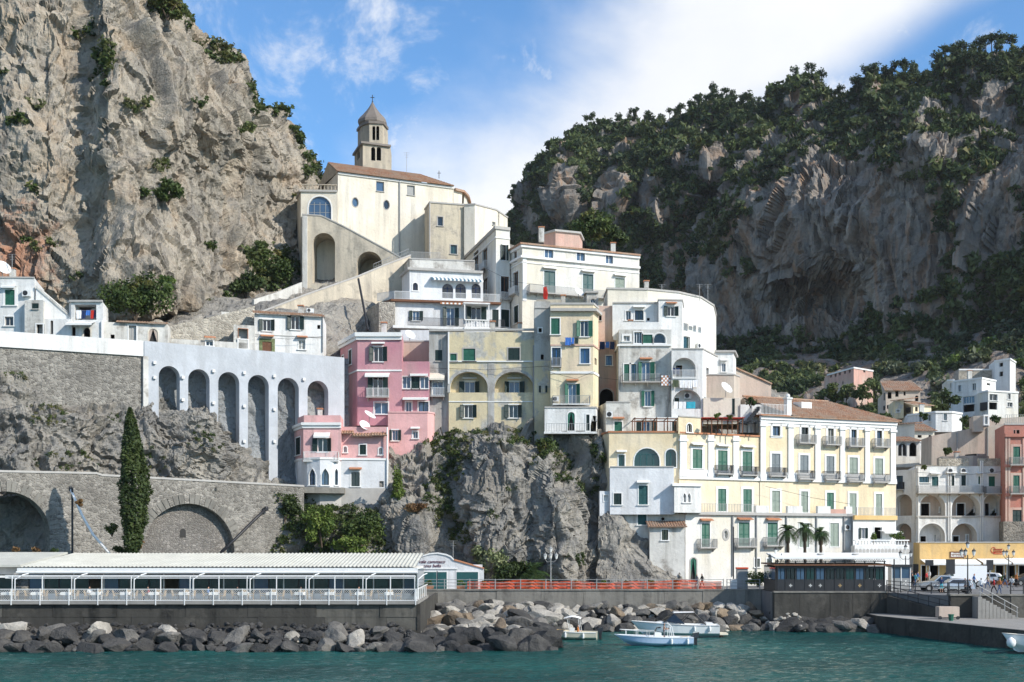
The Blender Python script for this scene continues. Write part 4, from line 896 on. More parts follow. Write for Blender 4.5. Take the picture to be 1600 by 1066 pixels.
f = slabwall(h, [(400, 176), (642, 192)], tp, zat(545, 176), 2.5, 'ramp_wall'); coping(h, f, tp, .25, .08, .5, 'trim_grey'); u0, z0 = f.uv(585, 424); u1, z1 = f.uv(640, 400)
mb = MB()
for k in range(15):
    a = k/14; mb.tube([f.pt(u0+(u1-u0)*a, z0+(z1-z0)*a, -.2), f.pt(u0+(u1-u0)*a, z0+(z1-z0)*a+1.1, -.2)], .03, 4)
mb.tube([f.pt(u0, z0+1.1, -.2), f.pt(u1, z1+1.1, -.2)], .035, 4).tube([f.pt(u0, z0+.6, -.2), f.pt(u1, z1+.6, -.2)], .025, 4).build('railing', 'iron_grey', h.root); h.done()
h = House('sloping_parapet', 'white sloping parapet at the foot of the church steps', 'wall'); tp = [(472, 441), (430, 458), (397, 468)]
f = slabwall(h, [(396, 181), (472, 188)], tp, zat(520, 181), .5, 'white_worn'); h.done()
mb = MB().tube([P(560, 436, 178), P(575, 516, 172)], .16, 8); e = empty('utility_pole', P(575, 516, 172), 'dark leaning pole in front of the rubble stair wall', 'pole'); mb.build('shaft', 'iron_dark', e)

# ================================================================== big white upper palazzo
h = House('white_palazzo', 'large white palazzo with green shutters below the church, dark balcony doors on its flank', 'house')
v1 = h.vol([(726, 207), (775, 187), (796.5, 188)], (357, 187), zat(530, 187), 10, 'white_warm')
for x0, y0, x1, y1 in ((740.5, 393, 748, 427), (754, 389, 762, 421), (754, 436, 762, 467)): h.win(v1[0], x0, y0, x1, y1, 'w', glass='glass_dark', frame='wood_brown', bal=(.25, .6), balc='iron_white')
h.win(v1[1], 782, 383, 794, 407, 'o', col='shutter_dark', glass='glass_dark', frame='shutter_dark'); h.win(v1[1], 782.5, 432, 795.5, 468, glass='glass_dark', frame='wood_brown', bal=(.15, .6), balc='iron_white'); h.win(v1[1], 783, 484, 795.5, 511, 's', col='shutter_dark')
h.band(v1, v1[0].z1-.1, v1[0].z1+.35, .22, 'trim_grey', 'coping'); h.band(v1, v1[0].z1-1.4, v1[0].z1-1.2, .12, 'trim_white', 'string_course')
v2 = h.vol([(796.7, 188.6), (816, 184), (999, 191.5)], (382, 184), zat(520, 184), 12, 'white_warm')
m = v2[1]; zc = m.z(402, 816)
for x0, y0, x1, y1 in ((851, 389.5, 864.5, 406), (901, 392, 914, 410), (946.5, 397, 958, 415)): h.win(m, x0, y0, x1, y1, 'w', frame='frame_white', glass='glass_sky_tint', sill=True)
for x0, y0, x1, y1 in ((850, 424, 867.5, 458.5), (910.5, 429, 927, 460)): h.win(m, x0, y0, x1, y1, 's', col='shutter_bottle', hood='w')
h.win(m, 961, 435, 976, 455, 's', col='shutter_sage', hood='w'); h.win(v2[0], 803, 392.5, 808, 411, glass='glass_dark', frame='wood_brown'); h.win(v2[0], 802, 425, 810, 460, glass='glass_dark', frame='wood_brown', bal=(.3, .7), balc='iron_white'); h.win(v2[0], 803.5, 478, 810, 505, 's', col='shutter_dark')
h.band(v2, v2[0].z1-.05, v2[0].z1+.2, .45, 'roof_tile', 'eave'); h.band(v2, v2[0].z1-.4, v2[0].z1-.07, .28, 'trim_white', 'cornice')
h.band(v2, zc-.1, zc+.22, .35, 'trim_white', 'string_course'); h.band(v2, zc-.8, zc-.65, .10, 'trim_white', 'string_course')
u0 = m.uv(823, 459)[0]; u1 = m.uv(946, 463)[0]; h.balcony(m, (u0, u1), m.z(460.5, 868), 1.1, 'iron_grey')
h.pilaster(m, 816.5, 822.5, 403, 470, .10, 'trim_white', False)
cb = h.vol([(850, 199), (868, 197), (905, 198.5), (910, 203)], (359, 197), zat(392, 197), 6, 'pink_faded'); h.band(cb, cb[0].z1-.3, cb[0].z1, .3, 'trim_grey', 'coping')
h.done()
e = empty('flag', P(853, 470, 181.5), 'red pennant hung over the parapet of the white palazzo balcony', 'flag'); q = P(853, 461, 181)
MB().tube([q+Vector((0, 0, -1)), q+Vector((0, 0, 1.6))], .03, 5).build('staff', 'iron_dark', e); MB().add([q+Vector((dx, dy, dz)) for dx, dy, dz in ((-.35, 0, 1.1), (.1, .05, 1.2), (.28, -.1, .2), (.2, .05, -.6), (-.1, -.1, -.9), (-.4, .08, -.3))], [(0, 1, 2, 5), (2, 3, 4, 5)]).build('cloth', 'fabric_red', e)
# terraces between church ramp and palazzo
h = House('terrace_house', 'white terrace house with three blue arched doors and long white railing', 'house')
up = h.vol([(628, 184), (640, 179), (754, 181.5)], (421, 179), zat(480, 179), 9, 'white_cool'); f = up[1]
for x0, x1 in ((691, 708), (711.6, 728), (737, 751)): h.win(f, x0, 443.5, x1, 466, 'w', 'a', frame='fabric_navy', glass='glass_dark', sur=None, sw=0, mull=1, trans=1, sill=False)
h.win(f, 645, 442, 653, 454, 'w', 'a', frame='fabric_navy', glass='glass_dark', sill=True); h.awning(f, 673, 753, 433, 437, 1.0, 'awning_blue', 26); h.band(up, up[0].z1-.1, up[0].z1+.25, .35, 'trim_grey', 'coping')
lo = h.vol([(592, 180), (616, 175.6), (782, 178)], (469, 175.6), zat(540, 176), 5, 'white_cool'); g = lo[1]; ztop = lo[0].z1
h.band(lo, ztop-.25, ztop+.03, .7, 'wood_brown', 'balcony_slab'); b_ = MB(); g.fbox(b_, 0, .1, ztop, ztop+.1, -.3, -.2); b_ = b_.build('balcony_post', 'iron_white', h.root)
h.railing(g, [(-2.2, -1.5), (.0, .6), (g.L-.2, .6)], ztop+.03, 1.1, 'iron_white', b_, gap=.16)
h.win(g, 639, 486, 661, 501, 'o', col='shutter_dark', glass='glass_sky_tint'); h.win(g, 691, 481, 717, 509, 'o', col='shutter_dark', glass='glass_sky_tint', sill=False); h.win(g, 728, 480, 760, 503, 'o', col='shutter_dark', glass='glass_sky_tint', sill=False)
h.win(g, 769, 484, 779, 511, 's', col='shutter_dark'); zb = g.z(513, 680); sl_ = MB(); g.fbox(sl_, -.3, g.L+1.5, zb-.35, zb, -.05, 1.6); sl_ = sl_.build('terrace_slab', 'white', h.root)
ua, ub, uc, ud = (g.uv(x, 505)[0] for x in (636, 723, 762, 786)); h.railing(g, [(ua, 1.5), (ub, 1.5)], zb, 1.15, 'iron_dark', sl_, gap=.12); h.railing(g, [(uc, 1.5), (ud, 1.5)], zb, 1.15, 'iron_dark', sl_, gap=.12)
h.balustrade(g, ub+.05, uc-.05, zb-.1, 1.7, 1.15); mb = MB(); g.fbox(mb, ub-.05, uc+.05, zb-.9, zb-.1, 1.1, 1.85); g.fbox(mb, ub, ub+.14, zb+1.0, zb+3.2, 1.5, 1.64); g.fbox(mb, uc-.14, uc, zb+1.0, zb+3.2, 1.5, 1.64); g.fbox(mb, ub-.1, uc+.1, zb+3.2, zb+3.4, .0, 1.75); mb.build('loggia_bay', 'white', h.root)
zz = g.z(473, 700); h.awning(g, 687, 725, 471, 474, .7, 'terracotta', 12); h.done()
h = House('rubble_house_end', 'bare rubble end wall left of the white terrace house', 'wall'); v = h.vol([(573, 181), (592, 174.5), (617, 174.5)], (472, 174.5), zat(530, 175), 4, 'rubble_beige'); h.done()
h = House('terrace_parapet', 'white terrace parapet with railing under the church side wall', 'wall'); v = h.vol([(628, 193), (640, 187.5), (742, 189)], (405, 187.5), zat(440, 188), 4, 'white_worn')
b_ = h.band(v, v[0].z1, v[0].z1+.15, .1, 'trim_grey', 'coping'); h.railing(v[1], [(.2, -.2), (4.5, -.2)], v[0].z1+.15, 1.0, 'iron_grey', b_); h.done()

# ================================================================== the two pink houses
h = House('pink_tower_house', 'tall deep pink house with dark green shutters beside the grey arcade', 'house')
fs = h.vol([(532, 167.5), (558.5, 160), (628, 160)], (522, 160), zat(665, 160), 7.5, 'pink_deep'); f = fs[1]; zt = fs[0].z1
h.band(fs, zt-.75, zt-.35, .22, 'trim_white', 'cornice'); h.band(fs, zt-.35, zt+.15, .42, 'trim_white', 'cornice'); zs = f.z(579)
wg = h.vol([(628.2, 160.4), (671, 160.4)], 565, zat(665, 160), 6, 'pink_deep'); k = wg[0]
h.band([fs[0], fs[1]], zs-.1, zs+.1, .09, 'trim_white', 'string_course')
h.win(f, 576, 542, 606, 565, 'o', col='shutter_dark', glass='glass_dark', hood='w'); h.win(f, 574.5, 589, 606.5, 621, 'o', col='shutter_dark', glass='glass_dark', sill=False)
u0, u1 = f.uv(573, 610)[0], f.uv(608, 610)[0]; z = f.z(620.5); h.balcony(f, (u0, u1), z, .9, 'iron_white', 1.05); h.awning(f, 571, 609, 583, 588, .9)
for x0, x1 in ((585, 606.5),): h.win(f, x0, 629, x1, 647, 'w', glass='glass_sky_tint', frame='frame_white', col='shutter_dark')
h.win(k, 628.8, 588.5, 641.5, 607, 'w', glass='glass_sky_tint', sw=.08); h.win(k, 642.5, 589, 656, 607, 's', col='shutter_dark', sur=None, sw=0); h.win(k, 656.5, 589, 669.5, 607, 'w', glass='glass_sky_tint', sw=.05)
h.win(k, 634, 628, 643, 648, 'w', glass='glass_dark'); h.win(k, 654, 628, 669.5, 647, 'w', glass='glass_sky_tint', frame='shutter_dark'); h.awning(k, 630, 670, 621, 623.5, 1.0); h.awning(k, 641, 669, 584, 585.5, .5)
for x0, y0, x1, y1 in ((545, 547, 549.5, 570), (534.5, 556, 537, 576)): h.win(fs[0], x0, y0, x1, y1, 's', col='shutter_dark')
h.win(fs[0], 535, 606, 537.5, 620, 's', col='shutter_dark', sur=None, sw=0); h.done()
h = House('roof_shed', 'small cream roof block with white wall behind it, beside the pink tower house', 'house'); v = h.vol([(629, 165.5), (671, 165.5)], 534, zat(570, 165), 2.5, 'beige'); w_ = h.vol([(626, 169.5), (672, 169.5)], 516, zat(545, 169), 3, 'white_cool'); h.band(v, v[0].z1-.02, v[0].z1+.15, .08, 'trim_grey', 'coping'); h.done()
dish(P(640, 535, 166.2)-Vector((0, 0, .2)), .75, 'white satellite dish on the roof of the cream block')
h = House('pink_villa', 'light pink villa with white lower storey and pointed bay windows above the restaurant', 'house')
zp = zat(721, 153.5)
lf = h.vol([(458, 159), (474, 153.5), (533, 153.5)], (662, 153.5), zp, 7, 'pink'); f = lf[1]
pp_ = h.vol([(459.5, 159), (475, 153.9), (532, 153.9)], (649, 153.9), zat(663, 153.9), 6, 'pink')
h.band(lf, lf[0].z1-.55, lf[0].z1-.2, .15, 'trim_white', 'cornice'); h.band(lf, lf[0].z1-.2, lf[0].z1+.12, .32, 'trim_white', 'cornice')
h.win(f, 488, 685, 520, 706, 'o', col='shutter_dark', glass='glass_dark', sill=False); h.awning(f, 491, 516, 676, 682, .7); h.win(lf[0], 462, 684, 469.5, 711, 's', col='shutter_dark')
u0, u1 = f.uv(475, 712)[0], f.uv(530, 712)[0]; h.balcony(f, (u0, u1), f.z(720), .9, 'iron_white', 1.05, 'white')
md = h.vol([(533.2, 154.6), (606, 154.6)], 667, zp, 6, 'pink'); k = md[0]; h.win(k, 537, 698, 542, 707, 'w', 'a', glass='glass_dark'); h.win(k, 562, 695, 572, 710.5, 's', col='shutter_dark'); h.win(k, 592, 700, 597.5, 710.5, 'w', 'a', glass='glass_dark')
for x0, x1, y in ((533, 553, 679), (551, 582, 683), (580, 606, 682)):
    a0, a1 = k.uv(x0, y)[0], k.uv(x1, y)[0]; z = k.z(y); h.tiles(k.pt(a0, z, .75), k.pt(a1, z, .75), k.pt(a1, z+.45, -.1), k.pt(a0, z+.45, -.1), 'tile_hood')
wn = h.vol([(606.2, 158.2), (668, 158.2), (678, 159.5), (680, 163)], 645, zat(728, 158), 4, 'pink'); g = wn[0]; h.win(g, 607.5, 672, 627, 688.5, 'o', col='shutter_dark', glass='glass_sky_tint'); h.win(g, 645, 674.5, 653, 685, 'w', glass='glass_sky_tint', hood='w')
h.band(wn, wn[0].z1-.02, wn[0].z1+.16, .08, 'pink', 'coping')
bs = h.vol([(459, 159), (466, 155.2), (480, 152.9), (500, 152.3), (520, 152.7), (533, 153.6), (606, 154.3)], (721.5, 159), zat(812, 153), 6, 'white_cool')
bs2 = bs
for fi, x0, x1 in ((0, 460, 464.5), (2, 483, 493), (3, 502.5, 514), (4, 523, 528)): h.win(bs[fi], x0, 732, x1, 758, 'w', 'g', glass='glass_sky_tint', frame='shutter_dark', sur='trim_white', sw=.1)
h.win(bs[5], 549, 738, 562, 760, 'w', glass='glass_dark', hood='t', frame='shutter_dark'); h.win(bs[5], 593, 752, 599.5, 761, 'd', sur=None, sw=0, sill=False)
z = bs[3].z1; h.band(bs, z-.15, z+.1, .1, 'trim_white', 'string_course'); z = zat(762, 152.5); h.band(bs, z-3.0, z, .06, 'trim_grey', 'plinth')
h.win(bs[5], 539, 774, 577, 812, 'd', 'a', sur='trim_grey', sw=.4, sill=False, room=3, name='archway'); h.pipe(bs[5], 605, 668, 790, .1, 'trim_white'); h.done()
dish(P(577, 664, 156.5), .8, 'tilted white satellite dish above the tiled hoods of the pink villa', 60, 50); dish(P(569, 680, 154.9), .72, 'round white satellite dish on the terracotta hood of the pink villa')

# ================================================================== yellow house with two loggia arches
h = House('arched_yellow_house', 'peeling yellow house with two wide loggia arches on top of the rock spur', 'house')
gs = h.vol([(670.5, 161.4), (701, 161.4)], 517, zat(690, 161), 7, 'grey_worn'); a = gs[0]; h.win(a, 680, 547, 691, 564, 's', col='shutter_dark', sur=None, sw=0)
h.win(a, 676, 597, 692, 619, 'w', glass='glass_sky_tint', frame='frame_white', bal=(.25, .8), balc='iron_white'); h.awning(a, 671, 695, 583, 593, 1.1, 'cream')
mn = h.vol([(701.2, 160.8), (835, 160.8)], 519, zat(690, 161), 7, 'yellow_dull'); m = mn[0]
for (x0, y0, x1, y1) in ((703.5, 553, 713.5, 565), (724, 545, 742.5, 564.5)): h.win(m, x0, y0, x1, y1, 's', col='shutter_green', sur='trim_grey')
h.win(m, 794, 544, 812, 563, 's', col='shutter_dark', sur='trim_grey'); h.band([m], m.z(566), m.z(564), .16, 'trim_white', 'string_course'); h.band([a, m], a.z1-.1, a.z1+.15, .3, 'trim_grey', 'coping')
for x0, x1, o in ((703.5, 762, 0), (773, 833.5, 69.5)):
    g = loggia(h, m, x0, 581, x1, 613.5, 1.5, 'a', 'yellow_dull', sw=.35, sur='grey_worn'); h.win(g, 717+o, 596.5, 751+o, 615, 'o', col='shutter_dark', glass='glass_sky_tint', sill=False, hood='w')
for x0, x1 in ((718, 745.5), (787.5, 817)): h.win(m, x0, 633, x1, 653, 'o', col='shutter_dark', glass='glass_dark')
h.band([m], m.z(628.5), m.z(627), .08, 'trim_white', 'string_course'); h.pilaster(m, 762.5, 772.5, 567, 672, .05, 'grey_worn', False); h.pipe(m, 700.8, 519, 600, .1, 'trim_white'); h.pipe(m, 834, 540, 668, .12, 'iron_grey'); h.done()
h = House('worn_tower_house', 'narrow weathered grey tower house between the yellow houses', 'house'); v = h.vol([(834.8, 160), (860, 160)], 471, zat(690, 160), 7, 'grey_worn'); f = v[0]
h.win(f, 841.5, 513, 846.5, 519.5, 'd', sill=False); h.win(f, 845, 554, 849.5, 562, 'd', sur=None, sw=0, sill=False); h.win(f, 842, 603, 855.5, 613.5, 'o', col='shutter_dark', glass='glass_sky_tint', sur=None, sw=0)
h.band(v, f.z(482), f.z(480.5), .1, 'trim_grey', 'string_course'); y_ = MB(); f.fbox(y_, .0, f.L, zat(690, 160)+.1, f.z(564), .012, .03); y_.build('painted_front', 'yellow_dull', h.root); h.done()
# tall narrow yellow house
h = House('tall_yellow_house', 'tall pale yellow house with green shutters and blue framed doors', 'house')
fs = h.vol([(860, 158.5), (927, 158.5), (935, 161.5)], 475, zat(690, 158), 7, 'yellow_pale'); f = fs[0]; z = f.z(487)
h.band(fs, z, z+.35, .5, 'trim_grey', 'cornice'); h.band(fs, f.z1-.1, f.z1+.15, .1, 'trim_grey', 'coping'); h.band(fs, f.z(541), f.z(538.5), .1, 'pink_faded', 'string_course'); h.band(fs, f.z(584), f.z(580.5), .1, 'trim_white', 'string_course')
h.win(f, 861, 497.5, 874.5, 522.5, 's', col='shutter_green'); h.win(f, 900, 501.5, 926, 526, 'o', col='shutter_green', glass='glass_dark')
h.win(f, 862.5, 543.5, 876, 572, 'w', frame='shutter_blue', glass='glass_sky_tint', bal=(.12, .35), balc='iron_grey'); h.win(f, 907, 544.5, 921, 568, 'w', frame='shutter_blue', glass='glass_sky_tint')
h.win(f, 881, 600, 907.5, 633, 'o', col='shutter_green', glass='glass_sky_tint', sill=False, hood='t'); u0, u1 = f.uv(863, 632)[0], f.uv(921, 632)[0]; h.balcony(f, (u0, u1), f.z(633), 1.9, 'iron_grey', 1.0, 'white', False); h.ac(f, 868, 624)
lw = h.vol([(851, 156.6), (931, 156.6), (934, 159)], 637, zat(678, 156.6), 2.5, 'white'); g = lw[0]
h.win(g, 887, 644, 898, 673, 's', 'a', col='shutter_green', sill=False, name='door'); h.win(g, 916, 648, 921, 673, 's', col='shutter_dark', sill=False, name='door'); h.win(g, 926, 650, 932, 658, 'd', sur=None, sw=0, sill=False)
sb = MB(); g.fbox(sb, -.1, g.L+.1, g.z0-.05, g.z0+.2, -.3, .9); sb = sb.build('terrace_slab', 'white', h.root); h.railing(g, [(.2, .8), (g.L-.8, .8)], g.z0+.2, 1.0, 'iron_grey', sb, gap=.3); h.band(lw, lw[0].z1-.05, lw[0].z1+.12, .1, 'trim_grey', 'coping')
h.win(fs[1], 929, 560, 932, 570, 'd', sur=None, sw=0, sill=False); h.done()
laundry(f, 880, 905, 528, [(883, 892, .95, 'fabric_blue'), (893, 897, .8, 'fabric_blue'), (897.5, 903.5, .8, 'shutter_dark')], 'blue and dark washing hung across the tall yellow house front', .4)
h = House('cupola_house', 'small white roof turret with arched window above the tall yellow house', 'house'); v = h.vol([(912, 173), (917, 171), (935, 171)], 462, zat(495, 171), 3, 'white_worn'); h.win(v[1], 922.5, 467, 930.5, 480, 'w', 'a', glass='glass_dark', sur='trim_grey'); h.band(v, v[0].z1-.05, v[0].z1+.18, .25, 'trim_grey', 'coping')
w2 = h.vol([(838, 172), (917, 172)], 468, zat(495, 171), 3, 'cream_worn'); h.done()
dish(P(904, 470, 171.5), .7, 'white satellite dish on the wall above the tall yellow house')
h = House('gap_house', 'shadowed pinkish house front set back in the gap beside the tall yellow house', 'house'); v = h.vol([(930, 167), (968, 167)], 478, zat(660, 167), 5, 'pink_faded'); f = v[0]; h.win(f, 947, 556, 956, 571, 'w', frame='shutter_blue', glass='glass_sky_tint'); h.win(f, 936, 489, 940, 501, 'd', sur=None, sw=0); h.win(f, 937, 608, 958, 636, 'd', 'a', sill=False, sur='trim_grey'); h.done()
laundry(f, 934, 962, 536, [(936, 944, 1.0, 'fabric_navy'), (945, 951, .8, 'fabric_blue'), (952, 959, 1.0, 'fabric_navy')], 'navy washing in the shaded gap between the houses', 1.2)

# ================================================================== white cluster on the right of the village
h = House('white_rounded_house', 'big white house with rounded end wall at the top right of the village', 'house')
fs = h.vol([(944, 174), (949.5, 168), (1012, 168.5), (1060, 170.5), (1095, 174), (1115, 180), (1119, 188)], (452, 168), zat(600, 168), 8, 'white_warm')
h.band(fs, fs[0].z1-.02, fs[0].z1+.22, .12, 'trim_grey', 'coping'); h.ac(fs[3], 1090, 541, .9, .6)
bb = h.vol([(1027, 170), (1029, 165.4), (1066, 165.8), (1068, 171)], (469, 165.4), zat(600, 165), 3, 'white'); h.win(bb[1], 1037, 479, 1060, 494, 'o', col='shutter_dark', glass='glass_sky_tint', hood='t'); h.band(bb, bb[0].z1-.02, bb[0].z1+.15, .1, 'trim_grey', 'coping'); h.win(fs[3], 1061, 525, 1078, 545, 'w', glass='glass_green', frame='frame_white'); h.done()
laundry(fs[3], 1063, 1100, 497, [(1069, 1076, 1.0, 'fabric_white'), (1077, 1083, .8, 'fabric_white'), (1084, 1089, .9, 'fabric_white'), (1092, 1098, .9, 'fabric_white')], 'white sheets drying high on the rounded white house', .8)
for x in (1034, 1093, 1106): antenna(P(x, 470, 172), 2.2, {1034: 'aerial on the block with dark shutters, top of the white rounded house', 1093: 'first thin aerial at the rounded end of the white house', 1106: 'last thin aerial at the rounded end of the white house'}[x])
h = House('white_terrace_flat', 'white flat with small windows behind a plain white parapet', 'house'); v = h.vol([(957, 166.4), (1028, 166.4)], 474, zat(525, 166), 4, 'white'); f = v[0]
h.win(f, 978, 486, 986, 500.5, glass='glass_dark'); h.win(f, 992, 485, 1005.5, 500.5, glass='glass_dark', frame='shutter_dark', hood='w'); h.win(f, 1011, 497, 1015, 501, 'd', sur=None, sw=0, sill=False); p_ = h.vol([(958, 163.6), (1029, 163.6)], 503.5, zat(530, 163), .4, 'white'); h.band(v, f.z1-.02, f.z1+.15, .15, 'trim_grey', 'coping'); h.done()
h = House('white_balcony_house', 'white house with bright green balcony doors and peeling corner', 'house')
fs = h.vol([(960, 170), (967, 161.6), (1049, 161.6)], (515, 161.6), zat(700, 161), 7, 'white_worn'); f = fs[1]
h.win(f, 974.5, 525, 984, 533, glass='glass_dark', sur='trim_white', sw=.25); h.win(f, 991, 519, 1003, 536.5, glass='glass_dark', mull=2, sill=False); h.win(f, 1004.5, 523, 1019.5, 536.5, 's', col='shutter_green', sill=False); h.win(f, 1021, 521, 1040, 536.5, 'r', 'a', glass='glass_sky_tint', mull=0, trans=0, sill=False)
h.band(fs, f.z(541), f.z(538.5), .22, 'trim_white', 'string_course'); h.win(f, 975, 569, 984.5, 596, 's', col='shutter_green', sill=False); h.win(f, 985, 569, 994, 596, 'w', frame='shutter_green', sill=False); h.win(f, 995.5, 566, 1023, 597, 'o', col='shutter_green', glass='glass_dark', sill=False, hood='t')
u0, u1 = f.uv(972, 590)[0], f.uv(1032, 590)[0]; h.balcony(f, (u0, u1), f.z(597), .9, 'iron_grey', .95); h.win(f, 1002, 611, 1022.5, 635, 'o', col='shutter_green', glass='glass_sky_tint'); h.pipe(f, 966.9, 520, 640, .1, 'iron_grey'); h.pipe(f, 1047, 600, 655, .1, 'iron_grey', 1040); h.done()
e = empty('beach_towel', f.pt(u1, f.z(597), .9), 'spotted orange and white towel on the white house balcony', 'towel'); mb = MB()
ta, tb = f.uv(1032, 590)[0], f.uv(1046, 590)[0]; za, zb = f.z(604), f.z(588.5)
for i in range(5):
    for j in range(5):
        mb.mi = (i+j) % 2; a0, a1 = ta+(tb-ta)*i/5, ta+(tb-ta)*(i+1)/5; b0, b1 = za+(zb-za)*j/5, za+(zb-za)*(j+1)/5; mb.add([f.pt(a0, b0, .95), f.pt(a1, b0, .95), f.pt(a1, b1, .93), f.pt(a0, b1, .93)], [(0, 1, 2, 3)])
mb.build('cloth', ['fabric_white', 'terracotta'], e)
h = House('arched_balcony_house', 'white house with two arched balconies hung with washing', 'house')
fs = h.vol([(1049.3, 160.4), (1098, 160.4), (1121, 167)], 546, zat(665, 160), 6, 'white'); f = fs[0]; h.band(fs, f.z1-.02, f.z1+.15, .1, 'trim_grey', 'coping')
g1 = loggia(h, f, 1051, 559, 1087, 590, 1.4, 'a', 'white', sur=None); h.win(g1, 1056, 571, 1066, 592, 'd', sill=False); g2_ = loggia(h, f, 1051, 608.5, 1096, 639, 1.4, 'a', 'white', sur=None); h.win(g2_, 1054, 622, 1061, 641, 's', col='shutter_dark', sill=False)
h.ac(g2_, 1074, 619, .9, .7)
b_ = MB(); f.fbox(b_, .1, f.L-.8, f.z(592), f.z(590), -.1, .12); b_ = b_.build('balcony_edge', 'trim_white', h.root); h.railing(f, [(.15, .06), (3.1, .06)], f.z(590), .95, 'iron_white', b_, gap=.16)
h.win(fs[1], 1103, 575, 1107, 590, 'd', sill=False); h.win(fs[1], 1110, 600, 1113, 625, 's', col='shutter_dark', sill=False); h.done()
laundry(f, 1050, 1092, 594, [(1050, 1060, .9, 'leaf_olive'), (1062, 1068, 1.0, 'fabric_white'), (1069, 1074, 1.0, 'fabric_white'), (1075, 1081, 1.05, 'fabric_white'), (1082, 1090, .9, 'fabric_white')], 'row of white washing below the upper arched balcony', .35)
laundry(f, 1051, 1095, 627, [(1053, 1060, .9, 'fabric_white'), (1061, 1067, .9, 'fabric_white'), (1068, 1072, .9, 'fabric_white'), (1073, 1087, .85, 'fabric_teal')], 'turquoise towel and white washing in the lower arched balcony', -.3)
laundry(f, 1051, 1085, 574, [(1052, 1056, .8, 'fabric_navy'), (1057, 1063, .8, 'fabric_navy')], 'dark blue washing inside the upper arched balcony', -.4)
h = House('low_white_house', 'low white house with pergola terrace on the roof of the yellow block', 'house')
v = h.vol([(936, 162), (947, 157.6), (985, 157.6)], (629, 157.6), zat(682, 157), 5, 'white_worn'); h.win(v[1], 960, 659, 972, 674, 's', col='shutter_green', hood='t'); h.ac(v[1], 952, 648, .8, .7)
w2 = h.vol([(985.2, 159.2), (1064, 159.2)], 652, zat(682, 159), 4, 'white'); k = w2[0]; h.win(k, 994, 657, 1002, 676, 's', col='shutter_dark', sill=False); h.win(k, 1004, 657, 1016, 676, 'w', glass='glass_sky_tint', sill=False); h.win(k, 1018, 657, 1027, 676, 's', col='shutter_dark', sill=False); h.win(k, 1050, 659, 1057, 676, 's', col='shutter_dark', sill=False); h.band([v[1]], v[0].z1-.02, v[0].z1+.12, .08, 'trim_grey', 'coping'); h.done()
def pergola(x0, x1, y0, D, dep, n, label, mat='wood_brown', cover=None, z0=None):
    a, b = P(x0, y0, D), P(x1, y0, D); z0 = z0; e = empty('pergola', (a.x, a.y, z0), label, 'pergola')
    for i in range(n):
        t = i/(n-1); x = a.x+(b.x-a.x)*t
        for dy in (0, dep): MB().box(x-.06, x+.06, a.y+dy-.06, a.y+dy+.06, z0, a.z).build('post', mat, e)
        MB().box(x-.05, x+.05, a.y-.25, a.y+dep+.2, a.z+.1, a.z+.2).build('rafter', mat, e)
    for dy in (0, dep): MB().box(a.x-.2, b.x+.2, a.y+dy-.06, a.y+dy+.06, a.z-.02, a.z+.1).build('beam', mat, e)
    if cover: MB().box(a.x-.25, b.x+.25, a.y-.3, a.y+dep+.3, a.z+.21, a.z+.27).build('cover', cover, e)
    return e
zt = zat(676, 153.5)
pergola(992, 1060, 655, 154.6, 3.4, 5, 'dark red pergola frame on the yellow block terrace', z0=zt)
h = House('gabled_house', 'pale plastered house with long sloping roofline beside the mountain', 'house'); tp = [(1205, 601), (1190, 594), (1146, 575)]; f = slabwall(h, [(1145, 178), (1205, 180)], tp, zat(665, 178), 6, 'beige'); coping(h, f, tp, .2, .25, 6, 'roof_tile'); h.win(f, 1196, 612, 1199, 625, 'd', sur=None, sw=0); h.done()
h = House('white_side_house', 'small white house with projecting cornice right of the arched balconies', 'house'); v = h.vol([(1117, 172), (1146, 172), (1150, 177)], 549, zat(600, 172), 5, 'white'); h.win(v[0], 1128, 568, 1134, 581, glass='glass_dark', hood='w'); h.band(v, v[0].z1-.15, v[0].z1+.1, .3, 'trim_grey', 'eave'); h.done()
h = House('stucco_house', 'cream stuccoed house with dish and narrow window above the red terrace', 'house'); v = h.vol([(1099, 162), (1147, 162), (1156, 164)], 586, zat(662, 162), 6, 'beige'); w2 = h.vol([(1099, 160.2), (1157, 160.2)], 622, zat(662, 160), 1.6, 'cream'); h.win(w2[0], 1144, 617+6, 1148, 648, 's', col='shutter_dark', sur=None, sw=0); h.band(v, v[0].z1-.02, v[0].z1+.15, .1, 'trim_grey', 'coping'); h.done()
dish(P(1134, 621, 160), .85, 'large grey satellite dish on the cream stuccoed house')
h = House('white_stair_terrace', 'white terrace wall with black stepped stair beside the palazzo roof', 'wall'); v = h.vol([(1157, 160), (1190, 160.5)], 632, zat(676, 160), 4, 'white')
mb = MB()
for i in range(9): a = P(1166+2.4*i, 660-3*i, 159.2); mb.box(a.x-.2, a.x+.25, a.y-.4, a.y+.6, a.z-.25, a.z)
mb.build('stair', 'iron_dark', h.root); h.done()
pergola(1096, 1160, 656, 155.2, 3.2, 5, 'red-roofed pergola over the terrace at the palazzo corner', cover='fabric_red', z0=zat(677, 155))
pergola(1161, 1186, 659, 157.2, 2.6, 3, 'dark iron pergola beside the first palazzo pilaster', 'iron_dark', z0=zat(676, 157))
